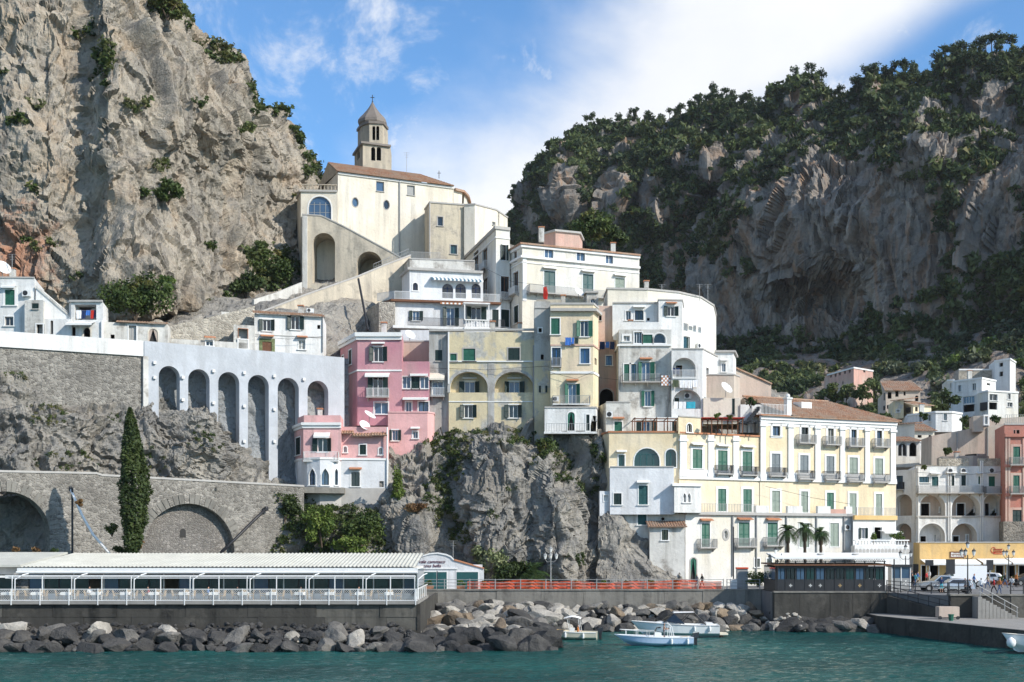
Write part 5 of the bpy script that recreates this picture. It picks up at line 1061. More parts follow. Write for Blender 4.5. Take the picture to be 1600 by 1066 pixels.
# ================================================================== long yellow palazzo
h = House('yellow_palazzo', 'long yellow palazzo with white pilasters and green shutters above the promenade', 'house')
bl = h.vol([(934, 159), (951.5, 153.6), (1061, 153.6)], (676, 153.6), zat(790, 153.6), 9, 'yellow'); f = bl[1]; z = f.z1
h.band(bl, z-.02, z+.18, .12, 'terracotta', 'coping')
h.win(f, 966.5, 711, 976, 729.5, 'w', glass='glass_green', hood='w', sill=False, frame='shutter_bottle'); h.win(f, 991, 700.5, 1030.5, 730, 'w', 'a', glass='glass_green', mull=3, trans=1, frame='shutter_bottle', sill=False); h.win(f, 1040, 702, 1056.5, 730, 'w', 'a', glass='glass_green', frame='shutter_bottle', sill=False)
h.pipe(bl[0], 941, 690, 775, .1, 'trim_grey')
ct = h.vol([(1060, 153.2), (1095, 154.8)], 651, zat(678, 153.2), 4, 'yellow'); h.win(ct[0], 1073, 662, 1081, 675.5, 'w', 'a', glass='glass_dark', sur='trim_white'); h.band(ct, ct[0].z1-.02, ct[0].z1+.12, .1, 'trim_grey', 'coping')
L = h.vol([(1061.2, 153.4), (1187, 158.7)], 677, zat(812, 153.4), 10, 'yellow'); a = L[0]
h.band(L, a.z1-.02, a.z1+.18, .15, 'terracotta', 'coping'); zf = a.z(745, 1061); h.band(L, zf-.25, zf+.1, .22, 'trim_white', 'string_course'); h.band(L, zf+.1, zf+.9, .06, 'trim_white', 'string_course')
def surround(hh, ff, x0, x1, y0, y1):           # tall white field behind each window bay
    u0, u1 = ff.uv(x0, (y0+y1)/2)[0], ff.uv(x1, (y0+y1)/2)[0]; mb = MB(); za, zb = ff.z(y1, (x0+x1)/2), ff.z(y0, (x0+x1)/2)
    ff.fbox(mb, u0, u1, za, zb, -.02, .035)
    return mb.build('panel', 'trim_white', hh.root)
for x0, x1 in ((1062, 1072), (1106, 1115), (1145, 1154)): h.pilaster(a, x0, x1, 680, 746, .14)
h.win(a, 1082, 702, 1097, 732, 's', col='shutter_green', hood='w', sw=.3); h.win(a, 1121.7, 704, 1136.5, 740, 's', col='shutter_green', hood='w', sw=.3, bal=(.5, .75)); h.win(a, 1160, 705.5, 1175, 742, 's', col='shutter_green', hood='w', sw=.3, bal=(.5, .75))
h.win(a, 1121.7, 764, 1134.5, 799, 's', col='shutter_green', sw=.3, sill=False); h.win(a, 1161, 764.5, 1174.5, 800, 's', col='shutter_green', sw=.3, sill=False)
Rr = h.vol([(1187.2, 158.6), (1400, 167.1)], 649, zat(815, 158.6), 11, 'yellow'); b = Rr[0]; zt = b.z1
h.band(Rr, zt-.5, zt-.1, .3, 'trim_white', 'cornice'); h.band(Rr, zt-.9, zt-.5, .14, 'trim_white', 'cornice'); h.band(Rr, zt-1.25, zt-.9, .05, 'trim_white', 'frieze'); h.band(Rr, zf-.25, zf+.1, .22, 'trim_white', 'string_course'); h.band(Rr, zf+.1, zf+.9, .06, 'trim_white', 'string_course')
for x0, x1 in ((1187.6, 1195.5), (1231, 1239), (1273, 1281), (1312, 1319.5), (1351, 1358), (1391, 1398.5)): h.pilaster(b, x0, x1, float(np.interp(x0, [1187, 1398], [657, 667])), float(np.interp(x0, [1187, 1398], [747, 755])), .16)
h.win(b, 1207, 657.5, 1219, 681, 'w', glass='glass_sky_tint', frame='shutter_dark', sw=.3, dep=.3)
for i, (x0, y0, x1, y1) in enumerate(((1252, 660, 1263, 692), (1293.3, 665, 1302.5, 694.5), (1330, 667.5, 1338.3, 697), (1370, 670.5, 1378, 698))): h.win(b, x0, y0, x1, y1, 'w', glass=('glass_dark', 'glass_dark', 'glass_sky_tint', 'glass_sky_tint')[i], frame='shutter_dark', sw=.28, bal=(.75, .8), balc='iron_grey')
cs = ['shutter_grey', 'shutter_grey', 'shutter_grey', 'shutter_sage', 'shutter_sage']
for i, (x0, y0, x1, y1) in enumerate(((1205.6, 709, 1219, 743.5), (1250, 711.5, 1263, 748), (1291, 713, 1303.4, 749), (1327, 715, 1340, 751.5), (1367, 716.5, 1379.5, 752.8))): h.win(b, x0, y0, x1, y1, 's', col=cs[i], sw=.28, bal=(.55, .75), balc='iron_dark')
for i, (x0, y0, x1, y1) in enumerate(((1206, 767, 1218.5, 800), (1251.5, 768, 1262.4, 801), (1291.7, 770, 1302.7, 801.5), (1327, 771, 1338, 805.5), (1368, 772, 1378, 806.5))): h.win(b, x0, y0, x1, y1, 's', col='shutter_sage' if i != 2 else 'shutter_green', sw=.28, sill=False)
# hipped tile roof and roof terrace
A, B = b.pt(4.6, zt, .55), b.pt(b.L+.5, zt, .55); Dr, Cr = b.pt(2.2, zt+3.1, -7), b.pt(b.L-5.5, zt+3.0, -7); h.tiles(A, B, Cr, Dr); h.tiles(B, b.pt(b.L+.5, zt, -13.5), Cr+Vector((.02, .02, 0)), Cr)
MB().add([b.pt(2.2, zt, -1.5), b.pt(2.2, zt+3.0, -7), b.pt(2.2, zt, -12), b.pt(b.L-5.5, zt+2.9, -7), b.pt(b.L, zt, -12)], [(0, 1, 2), (1, 3, 4, 2)]).build('gable', 'white_worn', h.root)
MB().tube([Dr+Vector((0, 0, .12)), Cr+Vector((0, 0, .12))], .16, 6).build('ridge', 'roof_tile', h.root); h.band(Rr, zt-.1, zt+.02, .55, 'roof_tile', 'eave')
dmr = MB(); u, z = b.L*.40, zt+1.6
dmr.hexa([b.pt(u, z-.2, -3), b.pt(u+1.6, z-.2, -3), b.pt(u+1.6, z+.5, -4.8), b.pt(u, z+.5, -4.8)], [b.pt(u, z+.75, -3), b.pt(u+1.6, z+.75, -3), b.pt(u+1.6, z+.9, -4.8), b.pt(u, z+.9, -4.8)]); dmr.build('dormer', 'trim_white', h.root)
tb = MB(); b.fbox(tb, 0, 4.4, zt, zt+.14, -3, .2); tb = tb.build('roof_terrace', 'terracotta', h.root); h.railing(b, [(.1, -2.5), (.1, .1), (4.2, .1)], zt+.14, 1.3, 'iron_white', tb, gap=.2); mb = MB(); b.fbox(mb, 4.0, 4.7, zt, zt+2.2, -.6, .1); b.fbox(mb, 3.9, 4.8, zt+2.2, zt+2.4, -.7, .2); c = b.pt(4.35, zt+2.4, -.25); mb.lathe(c, [(.25, 0), (.32, .2), (.2, .45), (.02, .5)], 8); mb.build('chimney', 'white', h.root)
h.done()
# white ground storey of the palazzo
h = House('white_ground_storey', 'white ground storey with green shuttered balcony doors under the yellow palazzo', 'house')
G = h.vol([(1071, 152.4), (1332, 162.6)], 801, 3.6, 6, 'white_warm'); g = G[0]; h.band(G, g.z1-.25, g.z1+.1, .35, 'trim_grey', 'cornice')
ed = h.vol([(1069, 155), (1071, 152.4)], (801, 152.4), 3.6, 2, 'white_warm')
for (x0, y0, x1, y1, c, bl_) in ((1096, 818, 1109, 855, 'shutter_green', 1), (1154, 816.5, 1171, 853.5, 'shutter_green', 1), (1199, 817, 1215, 852, 'shutter_green', 1), (1249, 817.5, 1264, 855, 'shutter_sage', 0), (1297, 817.5, 1310.5, 854, 'shutter_sage', 0)):
    h.win(g, x0, y0, x1, y1, 's', col=c, hood='t' if bl_ else None, bal=(.6, .8) if bl_ else None, sill=False, balc='iron_grey')
h.win(g, 1078.5, 872, 1088, 910, 's', 'a', col='shutter_green', sill=False, name='door', sur='trim_grey'); h.win(g, 1131, 829, 1137, 842, 'w', 'o', glass='glass_dark', sur='trim_grey', sw=.25); h.win(g, 1179, 873, 1187, 886, 's', col='shutter_dark'); h.win(g, 1198, 873, 1206, 886, 's', col='shutter_dark')
for x in (1144, 1181, 1228, 1275, 1318): h.pipe(g, x, 806, 900, .1, 'iron_grey')
ts = 0
for x0, x1, hh in ((1180, 1201, .85), (1230, 1253, .85), (1277, 1297, .9), (1297, 1321, .55), (1321, 1331, .9)):
    u0, u1 = g.uv(x0, 795)[0], g.uv(x1, 795)[0]; mb = MB(); g.fbox(mb, u0, u1, g.z1+.1, g.z1+.1+hh, -.3, .1); mb.build('terrace_parapet', 'pink_faded' if hh < .6 else 'white', h.root)
ub, ue = g.uv(1096, 795)[0], g.uv(1180, 795)[0]; pb = MB(); g.fbox(pb, .2, .5, g.z1+.1, g.z1+.3, -.2, .1); pb = pb.build('rail_base', 'trim_grey', h.root); h.railing(g, [(ub-1.5, .2), (ue, .2)], g.z1+.1, 1.0, 'iron_grey', pb, gap=.22)
h.ac(g, 1322, 824, .9, .7); h.done()
h = House('white_annexe', 'white annexe with balustraded terrace and hedge at the right end of the palazzo', 'house')
v = h.vol([(1333, 161.4), (1400, 164)], 806, 3.6, 5, 'white'); f = v[0]; b_ = h.band(v, f.z1-.5, f.z1+.05, .3, 'ochre', 'eave'); h.railing(f, [(.2, .2), (f.L, .2)], f.z1+.05, 1.0, 'iron_grey', b_, gap=.2)
h.win(f, 1341.7, 825, 1355, 841.5, 'o', col='shutter_dark', glass='glass_sky_tint'); h.win(f, 1366, 824, 1378, 842, 'd', sill=False); w2 = h.vol([(1335.5, 157.5), (1421, 160)], 853, 3.6, 4, 'white'); k = w2[0]; h.balustrade(k, 0, k.L, k.z1, -.15, .75, 'trim_white', .42)
h.awning(f, 1371, 1400, 829, 831, 1.4); mb = MB(); n = 15
for i in range(n):
    u0 = k.L*(i+.1)/n; u1 = k.L*(i+.9)/n; pg = arcpoly(u0, u1, k.z1-1.05, k.z1-.35, 'a', 6); mb.add([k.pt(p, q, .02) for p, q in pg], [tuple(range(len(pg)))])
mb.build('blind_arcade', 'trim_grey', h.root); h.done()
# white lower houses on the left of the palazzo, over the rock
h = House('white_cliff_house', 'plain white house over the bare rock with two closed green shutters', 'house')
v = h.vol([(953, 151.6), (1053, 151.6)], 730, zat(804, 151.6), 4, 'white_cool'); f = v[0]; h.band(v, f.z1-.02, f.z1+.12, .1, 'trim_grey', 'coping'); h.win(f, 998, 759, 1012, 788.5, 's', col='shutter_bottle', hood='w'); h.win(f, 959, 771, 971, 788.5, 's', col='shutter_dark')
w2 = h.vol([(936, 153), (937, 152), (953, 152)], 768, zat(806, 152), 4, 'white_cool'); h.win(w2[1], 943.5, 774, 950.5, 783, 'r', glass='frame_white', sill=False)
bp = h.vol([(1052, 152.6), (1053.5, 150.6), (1095.5, 152)], 758, zat(801, 150.6), 3, 'white'); k = bp[1]; h.band(bp, bp[0].z1-.2, bp[0].z1+.1, .22, 'trim_white', 'cornice')
for x0, x1 in ((1067, 1072), (1074, 1079)): h.win(k, x0, 770.5, x1, 785, 'w', 'g', glass='glass_dark', sw=.1)
r_ = h.vol([(972, 152.4), (1071, 152.6)], 803, zat(905, 152.4), 4, 'white_worn'); k = r_[0]; h.win(k, 996.5, 803.8, 1010, 820, 's', col='shutter_bottle', hood='t'); h.win(k, 1033, 808.5, 1038.5, 813.5, 'd', 'o', sur='trim_grey', sw=.1, sill=False)
bx = h.vol([(1013, 152.6), (1015, 151), (1070, 151.2)], (824, 151), zat(910, 151), 2, 'white_worn'); k = bx[1]; h.win(k, 1034, 828, 1044, 844, 'w', glass='glass_sky_tint', frame='shutter_dark'); zt = k.z1; h.tiles(k.pt(-.3, zt, .5), k.pt(k.L+.2, zt, .5), k.pt(k.L+.2, zt+.7, -1.4), k.pt(-.3, zt+.7, -1.4)); h.done()
rw = {935: [(935, 149.5), (880, 150.5), (830, 151.3), (806, 152), (795, 154)], 960: [(935, 148.6), (880, 149.6), (830, 151), (806, 152), (795, 154)], 985: [(935, 148.4), (880, 149.6), (850, 151.2), (835, 152.4), (815, 155)], 1012: [(935, 148.6), (890, 149.6), (865, 151), (850, 152.4), (820, 155)], 1040: [(935, 148.6), (905, 149.6), (890, 150.6), (880, 152), (860, 155)], 1068: [(935, 149), (905, 149.8), (890, 150.8), (870, 151.6), (850, 155)], 1076: [(935, 151), (905, 152), (890, 153), (870, 154), (850, 156)]}
cliff('rock_bank', [[(x, y, D) for y, D in rw[x]] for x in sorted(rw)], 110, 90, 'rock_grey', .7, 3.5, seed=91, kind='structure')

# ================================================================== right-hand houses
h = House('arcaded_white_house', 'white harbour house with two rows of wide arches and shared balcony', 'house')
v0 = h.vol([(1397, 182.4), (1431, 180.6)], 735, 3.6, 7, 'white'); p = v0[0]; h.win(p, 1400, 743.5, 1411, 764.5, 'w', glass='glass_sky_tint', frame='shutter_bottle', bal=(.2, .5)); g = loggia(h, p, 1399, 772.5, 1425, 806, 1.8, 'a', 'beige', sur=None); h.win(g, 1399.5, 786, 1405.5, 808, 'd', sill=False); g = loggia(h, p, 1399.5, 818, 1424, 848, 1.8, 'a', 'pink_faded', sur=None)
v1 = h.vol([(1431.2, 180.2), (1568, 180.2)], 728.5, 3.6, 8, 'white'); m = v1[0]
for x0, x1, y in ((1431.5, 1466, 727), (1467, 1514, 716.5), (1528.5, 1567, 716.5)):
    u0, u1 = m.uv(x0, 725)[0], m.uv(x1, 725)[0]; mb = MB(); m.fbox(mb, u0, u1, m.z1, m.z(y, 1500), -.35, .06); mb.build('parapet', 'rubble_beige', h.root)
for x0, y0, x1, y1, c in ((1456, 745, 1466, 760.5, 'shutter_bottle'), (1480.5, 743, 1491, 759.5, 'shutter_dark'), (1502, 743, 1509, 759.5, 'shutter_dark'), (1528.5, 744.5, 1532.5, 756.5, 'shutter_green'), (1544.7, 744.5, 1554.5, 760, 'shutter_green')): h.win(m, x0, y0, x1, y1, 's', col=c, hood='w', sill=False)
h.win(m, 1436, 745, 1452, 754, 'w', glass='glass_sky_tint', frame='shutter_bottle', mull=3)
u0, u1 = m.uv(1431, 770)[0], m.uv(1533, 770)[0]; h.balcony(m, (u0, u1), m.z(770), 1.1, 'iron_grey', .95, 'trim_grey'); h.balcony(m, (m.uv(1537, 770)[0], m.uv(1566, 770)[0]), m.z(771), 1.0, 'iron_grey', .95, 'trim_grey')
for i, (x0, x1) in enumerate(((1437, 1477), (1487, 1531.5), (1537, 1565))):
    g = loggia(h, m, x0, 772.5, x1, 806.5, 2.0, 'a', 'beige' if i < 2 else 'white_warm', sur='trim_white'); h.win(g, x0+2+6*(i == 1), 787, x0+(15 if i < 1 else 20 if i == 1 else 8), 808, 'd', sill=False); h.win(g, x1-9, 793, x1-4.5, 800, 'w', glass='glass_dark')
for i, (x0, x1) in enumerate(((1436, 1476.5), (1487, 1526.5))):
    g = loggia(h, m, x0, 818, x1, 852, 2.0, 'a', 'white_cool' if i == 0 else 'beige', sur='trim_white'); h.win(g, x0+2, 838, x0+11, 854, 'd', sill=False); h.win(g, x1-17, 836, x1-14, 854, 'w', glass='glass_dark')
h.band([m], m.z(808.5), m.z(806), .2, 'trim_grey', 'string_course')
for x in (1434.5, 1481.5, 1485, 1532, 1535): h.pipe(m, x, 730 if x < 1532 else 720, 845, .1, 'trim_white')
h.ac(m, 1484.5, 736, .9, .7); h.ac(m, 1505, 736, .9, .7); h.ac(m, 1549, 735.5, .9, .7); h.done()
for i, (x, y) in enumerate(((1443, 806), (1462, 806), (1497, 806), (1521, 806), (1549, 806))):
    pass
h = House('blank_walled_house', 'tall blank beige wall streaked with damp above the arcaded house', 'house'); f = slabwall(h, [(1455, 191), (1570, 190)], [(1570, 662), (1522, 669), (1456, 681)], zat(745, 191), 7, 'beige'); h.pipe(f, 1495, 676, 716, .1); h.pipe(f, 1543, 668, 716, .08)
tw = h.vol([(1521, 189), (1537, 188.6)], 650, zat(675, 189), 4, 'beige'); th = h.vol([(1536.5, 188), (1546, 188)], 648, zat(666, 188), 2, 'white'); h.win(th[0], 1538.5, 650.5, 1543.5, 663, 'w', glass='glass_dark'); h.done()
h = House('terrace_shed', 'low white roof shed with dark window between the parapets', 'house'); v = h.vol([(1470, 186), (1520, 184), (1545, 185)], (712, 184), zat(735, 185), 4, 'beige'); h.win(v[1], 1528, 709.5, 1541, 715.5, 'd', sur=None, sw=0, sill=False); h.done()
h = House('red_palazzo', 'dark red palazzo with green shutters at the right edge', 'house')
v = h.vol([(1569.5, 177), (1660, 177)], 664, zat(816, 177), 8, 'red_wall'); f = v[0]; b1 = h.vol([(1568, 176.6), (1660, 176.6)], 815, 3.6, 6, 'rubble_grey')
h.band(v, f.z(683), f.z(678), .35, 'red_wall', 'cornice'); h.band(v, f.z(730), f.z(726), .3, 'red_wall', 'string_course'); h.band(v, f.z(775), f.z(771), .3, 'red_wall', 'string_course')
for x in (1572, 1576.5, 1599): h.pilaster(f, x-1.5, x+1.5, 684, 815, .15, 'pink_faded', False)
for x0, y0, x1, y1, in ((1583, 698, 1594, 726), (1583, 743, 1593, 771), (1582, 797, 1596, 815)): h.win(f, x0, y0, x1, y1, 's', col='shutter_green' if y0 < 790 else 'shutter_dark', sur='pink_faded', sw=.35, bal=(.6, .7) if y0 < 790 else None, balc='iron_grey')
h.win(f, 1584, 672, 1586.5, 678, 'd', sur=None, sw=0, sill=False); h.win(f, 1588.5, 672, 1593, 678, 'd', sur=None, sw=0, sill=False)
fn = MB(); f.fbox(fn, 0, f.L, f.z1, f.z1+.2, -.3, .1); fn = fn.build('roof_edge', 'trim_grey', h.root); h.railing(f, [(.1, 0), (f.L, 0)], f.z1+.2, 1.2, 'iron_grey', fn, gap=.3); h.done()
# ochre shop row
h = House('ochre_shop_row', 'ochre shop front with awnings along the harbour road', 'shop')
v = h.vol([(1437, 169), (1525, 169), (1660, 169)], 848, 3.7, 6, 'ochre'); a, b = v
h.band(v, a.z1-.02, a.z1+.12, .1, 'trim_grey', 'coping')
for ff, lst in ((a, ((1440, 1447), (1453, 1466), (1488, 1500), (1508, 1520))), (b, ((1532, 1547), (1556, 1568), (1574, 1586), (1592, 1604)))):
    for x0, x1 in lst: h.win(ff, x0, 884, x1, 911, 'd', sill=False, sur='trim_white', name='shop_opening', room=3)
h.awning(a, 1438, 1524, 874, 880, 2.2); h.awning(b, 1526, 1570, 873, 879, 2.4); h.awning(b, 1571, 1640, 872, 879, 2.6)
def lettering(txt, ff, x, y, size, mat, parent, shear=.25, out=.05, name='lettering', align='CENTER'):
    cu = bpy.data.curves.new(name, 'FONT'); cu.body = txt; cu.size = size; cu.shear = shear; cu.extrude = .015; cu.align_x = align; cu.space_line = .9
    o = bpy.data.objects.new(name, cu); COL.objects.link(o); cu.materials.append(MATS[mat]); u, z = ff.uv(x, y); p = ff.pt(u, z, out)
    ang = math.atan2(ff.u.y, ff.u.x); o.matrix_world = Matrix.Translation(p-Vector(rootof(parent).location))@Matrix.Rotation(ang, 4, 'Z')@Matrix.Rotation(R(90), 4, 'X'); o.parent = parent; return o
sg = MB(); u0, z0 = a.uv(1484, 872); u1, z1 = a.uv(1507, 862); a.fbox(sg, u0, u1, z0, z1, -.02, .08); sg = sg.build('sign_board', 'wood_brown', h.root); mb = MB()
for row in (.3, .68):                                # two lines of small pale letter marks, too small to read
    uu = u0+.15
    while uu < u1-.2: ww = rnd.uniform(.05, .11); a.fbox(mb, uu, uu+ww, z0+(z1-z0)*row-.1, z0+(z1-z0)*row+rnd.uniform(.06, .16), .07, .095); uu += ww+.06
mb.build('lettering', 'awning_white', sg); mb = MB()
for k, (y, xx0, xx1) in enumerate(((859, 1552, 1566), (862.5, 1552, 1566), (865.6, 1552.5, 1567))):   # brush-script shop name
    ua, ub = b.uv(xx0, y)[0], b.uv(xx1, y)[0]; zc = b.z(y, 1560); mb.tube([b.pt(ua+(ub-ua)*i/22, zc+(.13 if k < 2 else .02)*math.sin(i*2.1+k), .04) for i in range(23)], .03 if k < 2 else .045, 4)
ua = b.uv(1551, 860)[0]; zc = b.z(860, 1560); mb.tube([b.pt(ua+.32*math.cos(R(q))+.1, zc+.38*math.sin(R(q)), .04) for q in range(40, 330, 24)], .04, 4)
mb.build('lettering', 'fabric_red', h.root); h.done()
# houses further up the valley
def hill(name, label, pts, ytop, ybot, wins, mat, roof=None, **kw):
    D = pts[1][1] if len(pts) > 2 else pts[0][1]; yt = (ytop, D)
    hh, fs = quickhouse(name, label, pts, yt, zat(ybot, D), wins, mat, cornice=not roof, group=None, **kw)
    if roof:
        f = fs[-1]; z = f.z1; hh.tiles(f.pt(-.4, z, .5), f.pt(f.L+.4, z, .5), f.pt(f.L-.2, z+roof, -5), f.pt(.2, z+roof, -5), pw=.45, rl=.8)
        if len(fs) > 1: MB().add([f.pt(0, z, 0), f.pt(.2, z+roof, -5), Vector((fs[0].p0.x, fs[0].p0.y, z))], [(0, 1, 2)]).build('gable', mat, hh.root)
    hh.done(); return hh, fs
D_ = dict(k='d', sur=None, sw=0, sill=False); Wd = dict(k='w', glass='glass_dark', sw=.12)
hill('loggia_house', 'cream loggia house with red hipped roof just right of the yellow palazzo', [(1398, 201), (1437, 201)], 690, 730, [(0, 1403.5, 692, 1417, 713, dict(k='w', top='a', glass='glass_sky_tint', mull=1, sill=False, sur=None, sw=0)), (0, 1421, 692, 1432, 713, dict(k='d', top='a', sur=None, sw=0, sill=False))], 'white_warm', roof=1.1)
hill('white_dormer_house', 'white house with small arched balcony next to the loggia house', [(1437, 206), (1455, 206)], 688, 725, [(0, 1440, 694, 1449, 701, dict(k='d', top='a', sur='trim_white', sill=False))], 'white')
hill('red_roof_house', 'cream house with bright red hipped roof below the long white house', [(1428, 222), (1460, 222)], 674, 705, [(0, 1434, 680, 1440, 684, D_), (0, 1451, 680, 1455, 687, D_)], 'cream', roof=1.7)
hill('grey_roofed_house', 'pale house behind the corner of the yellow palazzo roof', [(1398, 214), (1429, 212)], 664, 695, [], 'white_warm', roof=.6)
hill('long_white_house', 'long low white house with a balcony across the hillside', [(1418, 250), (1462, 244), (1487, 244), (1503, 247)], 643, 675, [(0, 1436, 650, 1440.5, 660, Wd), (0, 1450, 648, 1455, 658, Wd), (1, 1474.5, 646, 1480, 657, Wd)], 'white')
hill('beige_hill_house', 'tall beige hillside house with brown roof left of the ochre cottages', [(1379, 272), (1384, 266), (1438, 266)], 611, 680, [(1, 1387, 613, 1393, 623, D_), (1, 1399, 611, 1404, 620, D_), (1, 1412, 609+3, 1415, 618, D_), (1, 1386, 633, 1390, 639, D_), (1, 1430, 618, 1435, 627, dict(k='d', top='a', sur=None, sw=0, sill=False))], 'beige', roof=2.6)
hill('ochre_cottage', 'small ochre cottage with low roof on the hillside', [(1396, 256), (1412, 254)], 627, 655, [(0, 1401, 640, 1406, 644, Wd)], 'yellow_dull', roof=.8)
hill('orange_cottage', 'orange-yellow cottage with two dark windows among the hill houses', [(1411, 258), (1427, 253), (1455, 255)], 633, 660, [(0, 1416, 638, 1419, 645, D_), (1, 1430, 636, 1434, 643, D_), (1, 1425.9+3, 650, 1433, 655, D_)], 'yellow', roof=1.4)
hill('white_villa', 'white flat-roofed villa with yellow balcony blind on the hillside', [(1490, 290), (1534, 284), (1556, 289)], 590, 650, [(0, 1497, 602, 1502, 612, Wd), (0, 1519, 599, 1525, 610, Wd), (0, 1495.5, 619, 1500.5, 628, Wd), (0, 1505, 619, 1530, 630, dict(k='w', glass='glass_sky_tint', mull=5, sur=None, sw=0, sill=False)), (0, 1505, 632, 1532, 643, D_), (1, 1542, 599, 1547, 602, D_)], 'white')
hill('white_villa_wing', 'white two-storey wing with dark shuttered windows beside the white villa', [(1531, 279), (1544, 276), (1591, 279)], 610, 652, [(1, 1546, 616, 1558.5, 626, Wd), (1, 1574, 615, 1579, 624, Wd), (1, 1545.5, 629, 1558, 640, D_), (1, 1574, 629, 1582, 636, Wd)], 'white_warm')
hill('white_lookout_tower', 'narrow white tower house standing highest on the right hillside', [(1554, 304), (1578, 300), (1587, 306)], 560, 612, [(0, 1561.5, 567, 1567, 573, D_), (0, 1561.5, 581, 1567, 588, D_)], 'white')
hill('small_beige_house', 'small beige house tucked left of the white villa', [(1480, 294), (1491, 293)], 594, 625, [(0, 1485, 599, 1489, 606, D_)], 'cream')
hill('stone_terrace_house', 'low grey stone terrace wall below the lookout tower', [(1498, 308), (1555, 308)], 577, 600, [], 'rubble_beige')
hill('pink_hill_house', 'faded pink house alone in the dark trees under the mountain', [(1293, 334), (1334, 320), (1364, 326)], 574, 640, [(0, 1297, 586, 1299.5, 590, D_), (0, 1304.5, 584, 1307, 589, D_), (0, 1311, 582, 1313.5, 586.5, D_), (0, 1319, 580, 1321.5, 584.5, D_), (0, 1326.5, 578, 1329, 583, D_), (0, 1296, 599, 1300.5, 604, D_), (0, 1304.5, 597, 1307, 603, D_), (0, 1316, 596, 1318, 601, D_), (1, 1349, 577, 1352, 582, D_)], 'pink_faded')
e = House('garden_fence_wall', 'beige terrace wall with fence below the hill villas', 'wall'); f = slabwall(e, [(1540, 232), (1650, 232)], [(1650, 648), (1540, 655)], zat(680, 232), .6, 'beige'); e.done()

# ================================================================== left side: cottages, path wall, arcade, viaduct
h = House('white_cottage', 'white cottage with green shutters at the far left above the path', 'house'); v = h.vol([(-45, 150.5), (54, 150.8)], 434, zat(540, 150), 7, 'white'); f = v[0]
h.win(f, 8, 453, 23, 477, 's', col='shutter_green', sw=.28); h.win(f, 7.5, 495, 21, 509, 'w', glass='glass_dark', frame='trim_grey'); h.ac(f, 43, 459, 1.0, .7); h.band(v, f.z1-.02, f.z1+.15, .1, 'trim_grey', 'coping'); h.awning(f, 3, 26, 446, 448, .5); h.done()
dish(P(4, 434, 153), .95, 'big white satellite dish on the far left cottage roof', 50, 30); antenna(P(19, 434, 153), 2.8, 'aerial with panel on the far left cottage roof')
h = House('stepped_cottage', 'small white cottage with outside stair and square window left of the loggia', 'house'); v = h.vol([(38.5, 149.6), (67.5, 149.6)], 469, zat(540, 149.6), 2, 'white_worn'); k = v[0]; h.win(k, 50, 474, 60.5, 482.5, 's', col='shutter_dark', sur=None, sw=0); h.win(k, 57, 507, 71.5-4.5, 523, 'd', sill=False)
tp = [(113, 499), (56, 450)]; w2 = slabwall(h, [(54, 150.6), (113, 150.9)], tp, zat(540, 150), 2.5, 'white'); coping(h, w2, tp, .3, .1, 2.5, 'white_worn'); lw = h.vol([(67.8, 149.9), (112, 150.1)], 498, zat(540, 150), 1, 'white')
h.win(lw[0], 79, 501, 83, 522, 'd', 'a', sur=None, sw=0, sill=False)
for x in (79, 89.5, 100): 
    pass
h.done()
h = House('loggia_cottage', 'white cottage with open loggia full of washing over a striped awning', 'house'); v = h.vol([(108, 151), (111, 150.4), (160.5, 150.4)], 473.5, zat(545, 150.4), 5, 'white'); k = v[1]
g = loggia(h, k, 116.5, 476, 150.5, 500, 1.8, 'r', 'white_cool', sur=None); h.win(g, 118, 477, 148, 482, 's', col='shutter_green', sur=None, sw=0, sill=False)
h.awning(k, 108, 149, 503, 508, 1.3, 'awning_white', 18); h.win(k, 130, 512, 141, 530, 'd', 'a', sur='cream', sill=False); h.win(k, 111.5, 511, 118, 530, 'd', 'a', sur=None, sw=0, sill=False); h.band(v, k.z1-.02, k.z1+.2, .25, 'trim_grey', 'coping'); h.pipe(k, 159.5, 502, 530, .1, 'trim_white'); h.done()
laundry(k, 117, 150, 484, [(118, 126, 1.0, 'fabric_white'), (127, 133, 1.0, 'fabric_navy'), (133.5, 140, .6, 'fabric_blue'), (141, 146, 1.0, 'fabric_red'), (146, 149, .9, 'fabric_navy')], 'coloured washing hung inside the cottage loggia', -.2)
h = House('path_wall_house', 'low whitewashed wall with tall window and arched niche along the path', 'house'); v = h.vol([(160.8, 151.2), (262, 153)], 503, zat(545, 151), 3, 'white_worn'); k = v[0]; h.win(k, 201, 509, 213, 534, 'w', glass='glass_dark', frame='trim_grey', sill=False); h.win(k, 232, 514, 246.5, 538, 's', 'a', col='beige', sill=False, sur='cream'); h.win(k, 173, 523, 179, 529.5, 'd', sur=None, sw=0, sill=False); h.tiles(k.pt(1.5, k.z1, .4), k.pt(k.L, k.z1, .4), k.pt(k.L, k.z1+.35, -1.5), k.pt(1.5, k.z1+.35, -1.5)); h.done()
h = House('rubble_cottage', 'old rubble outbuilding with sloping top left of the white tiled cottage', 'house'); tp = [(398, 478), (345, 492), (262, 510)]; f = slabwall(h, [(262, 157), (398, 161.5)], tp, zat(560, 157), 4, 'rubble_beige'); wl = h.vol([(262, 155), (398, 158.8)], 529, zat(565, 155), 1.5, 'white_worn'); k = wl[0]; h.win(k, 322, 533, 333, 540.5, 'w', glass='glass_dark', hood='t'); h.win(k, 372.5, 531, 387, 545, 'w', glass='glass_dark'); g = h.vol([(365, 158), (398, 159)], 507, zat(540, 158), 1, 'white_worn'); h.win(g[0], 372.5, 514, 387, 530, 'd', sill=True, sur='terracotta', sw=.06)
ub = h.vol([(346, 166), (398, 168)], 487, zat(520, 166), 3, 'white_worn'); h.done()
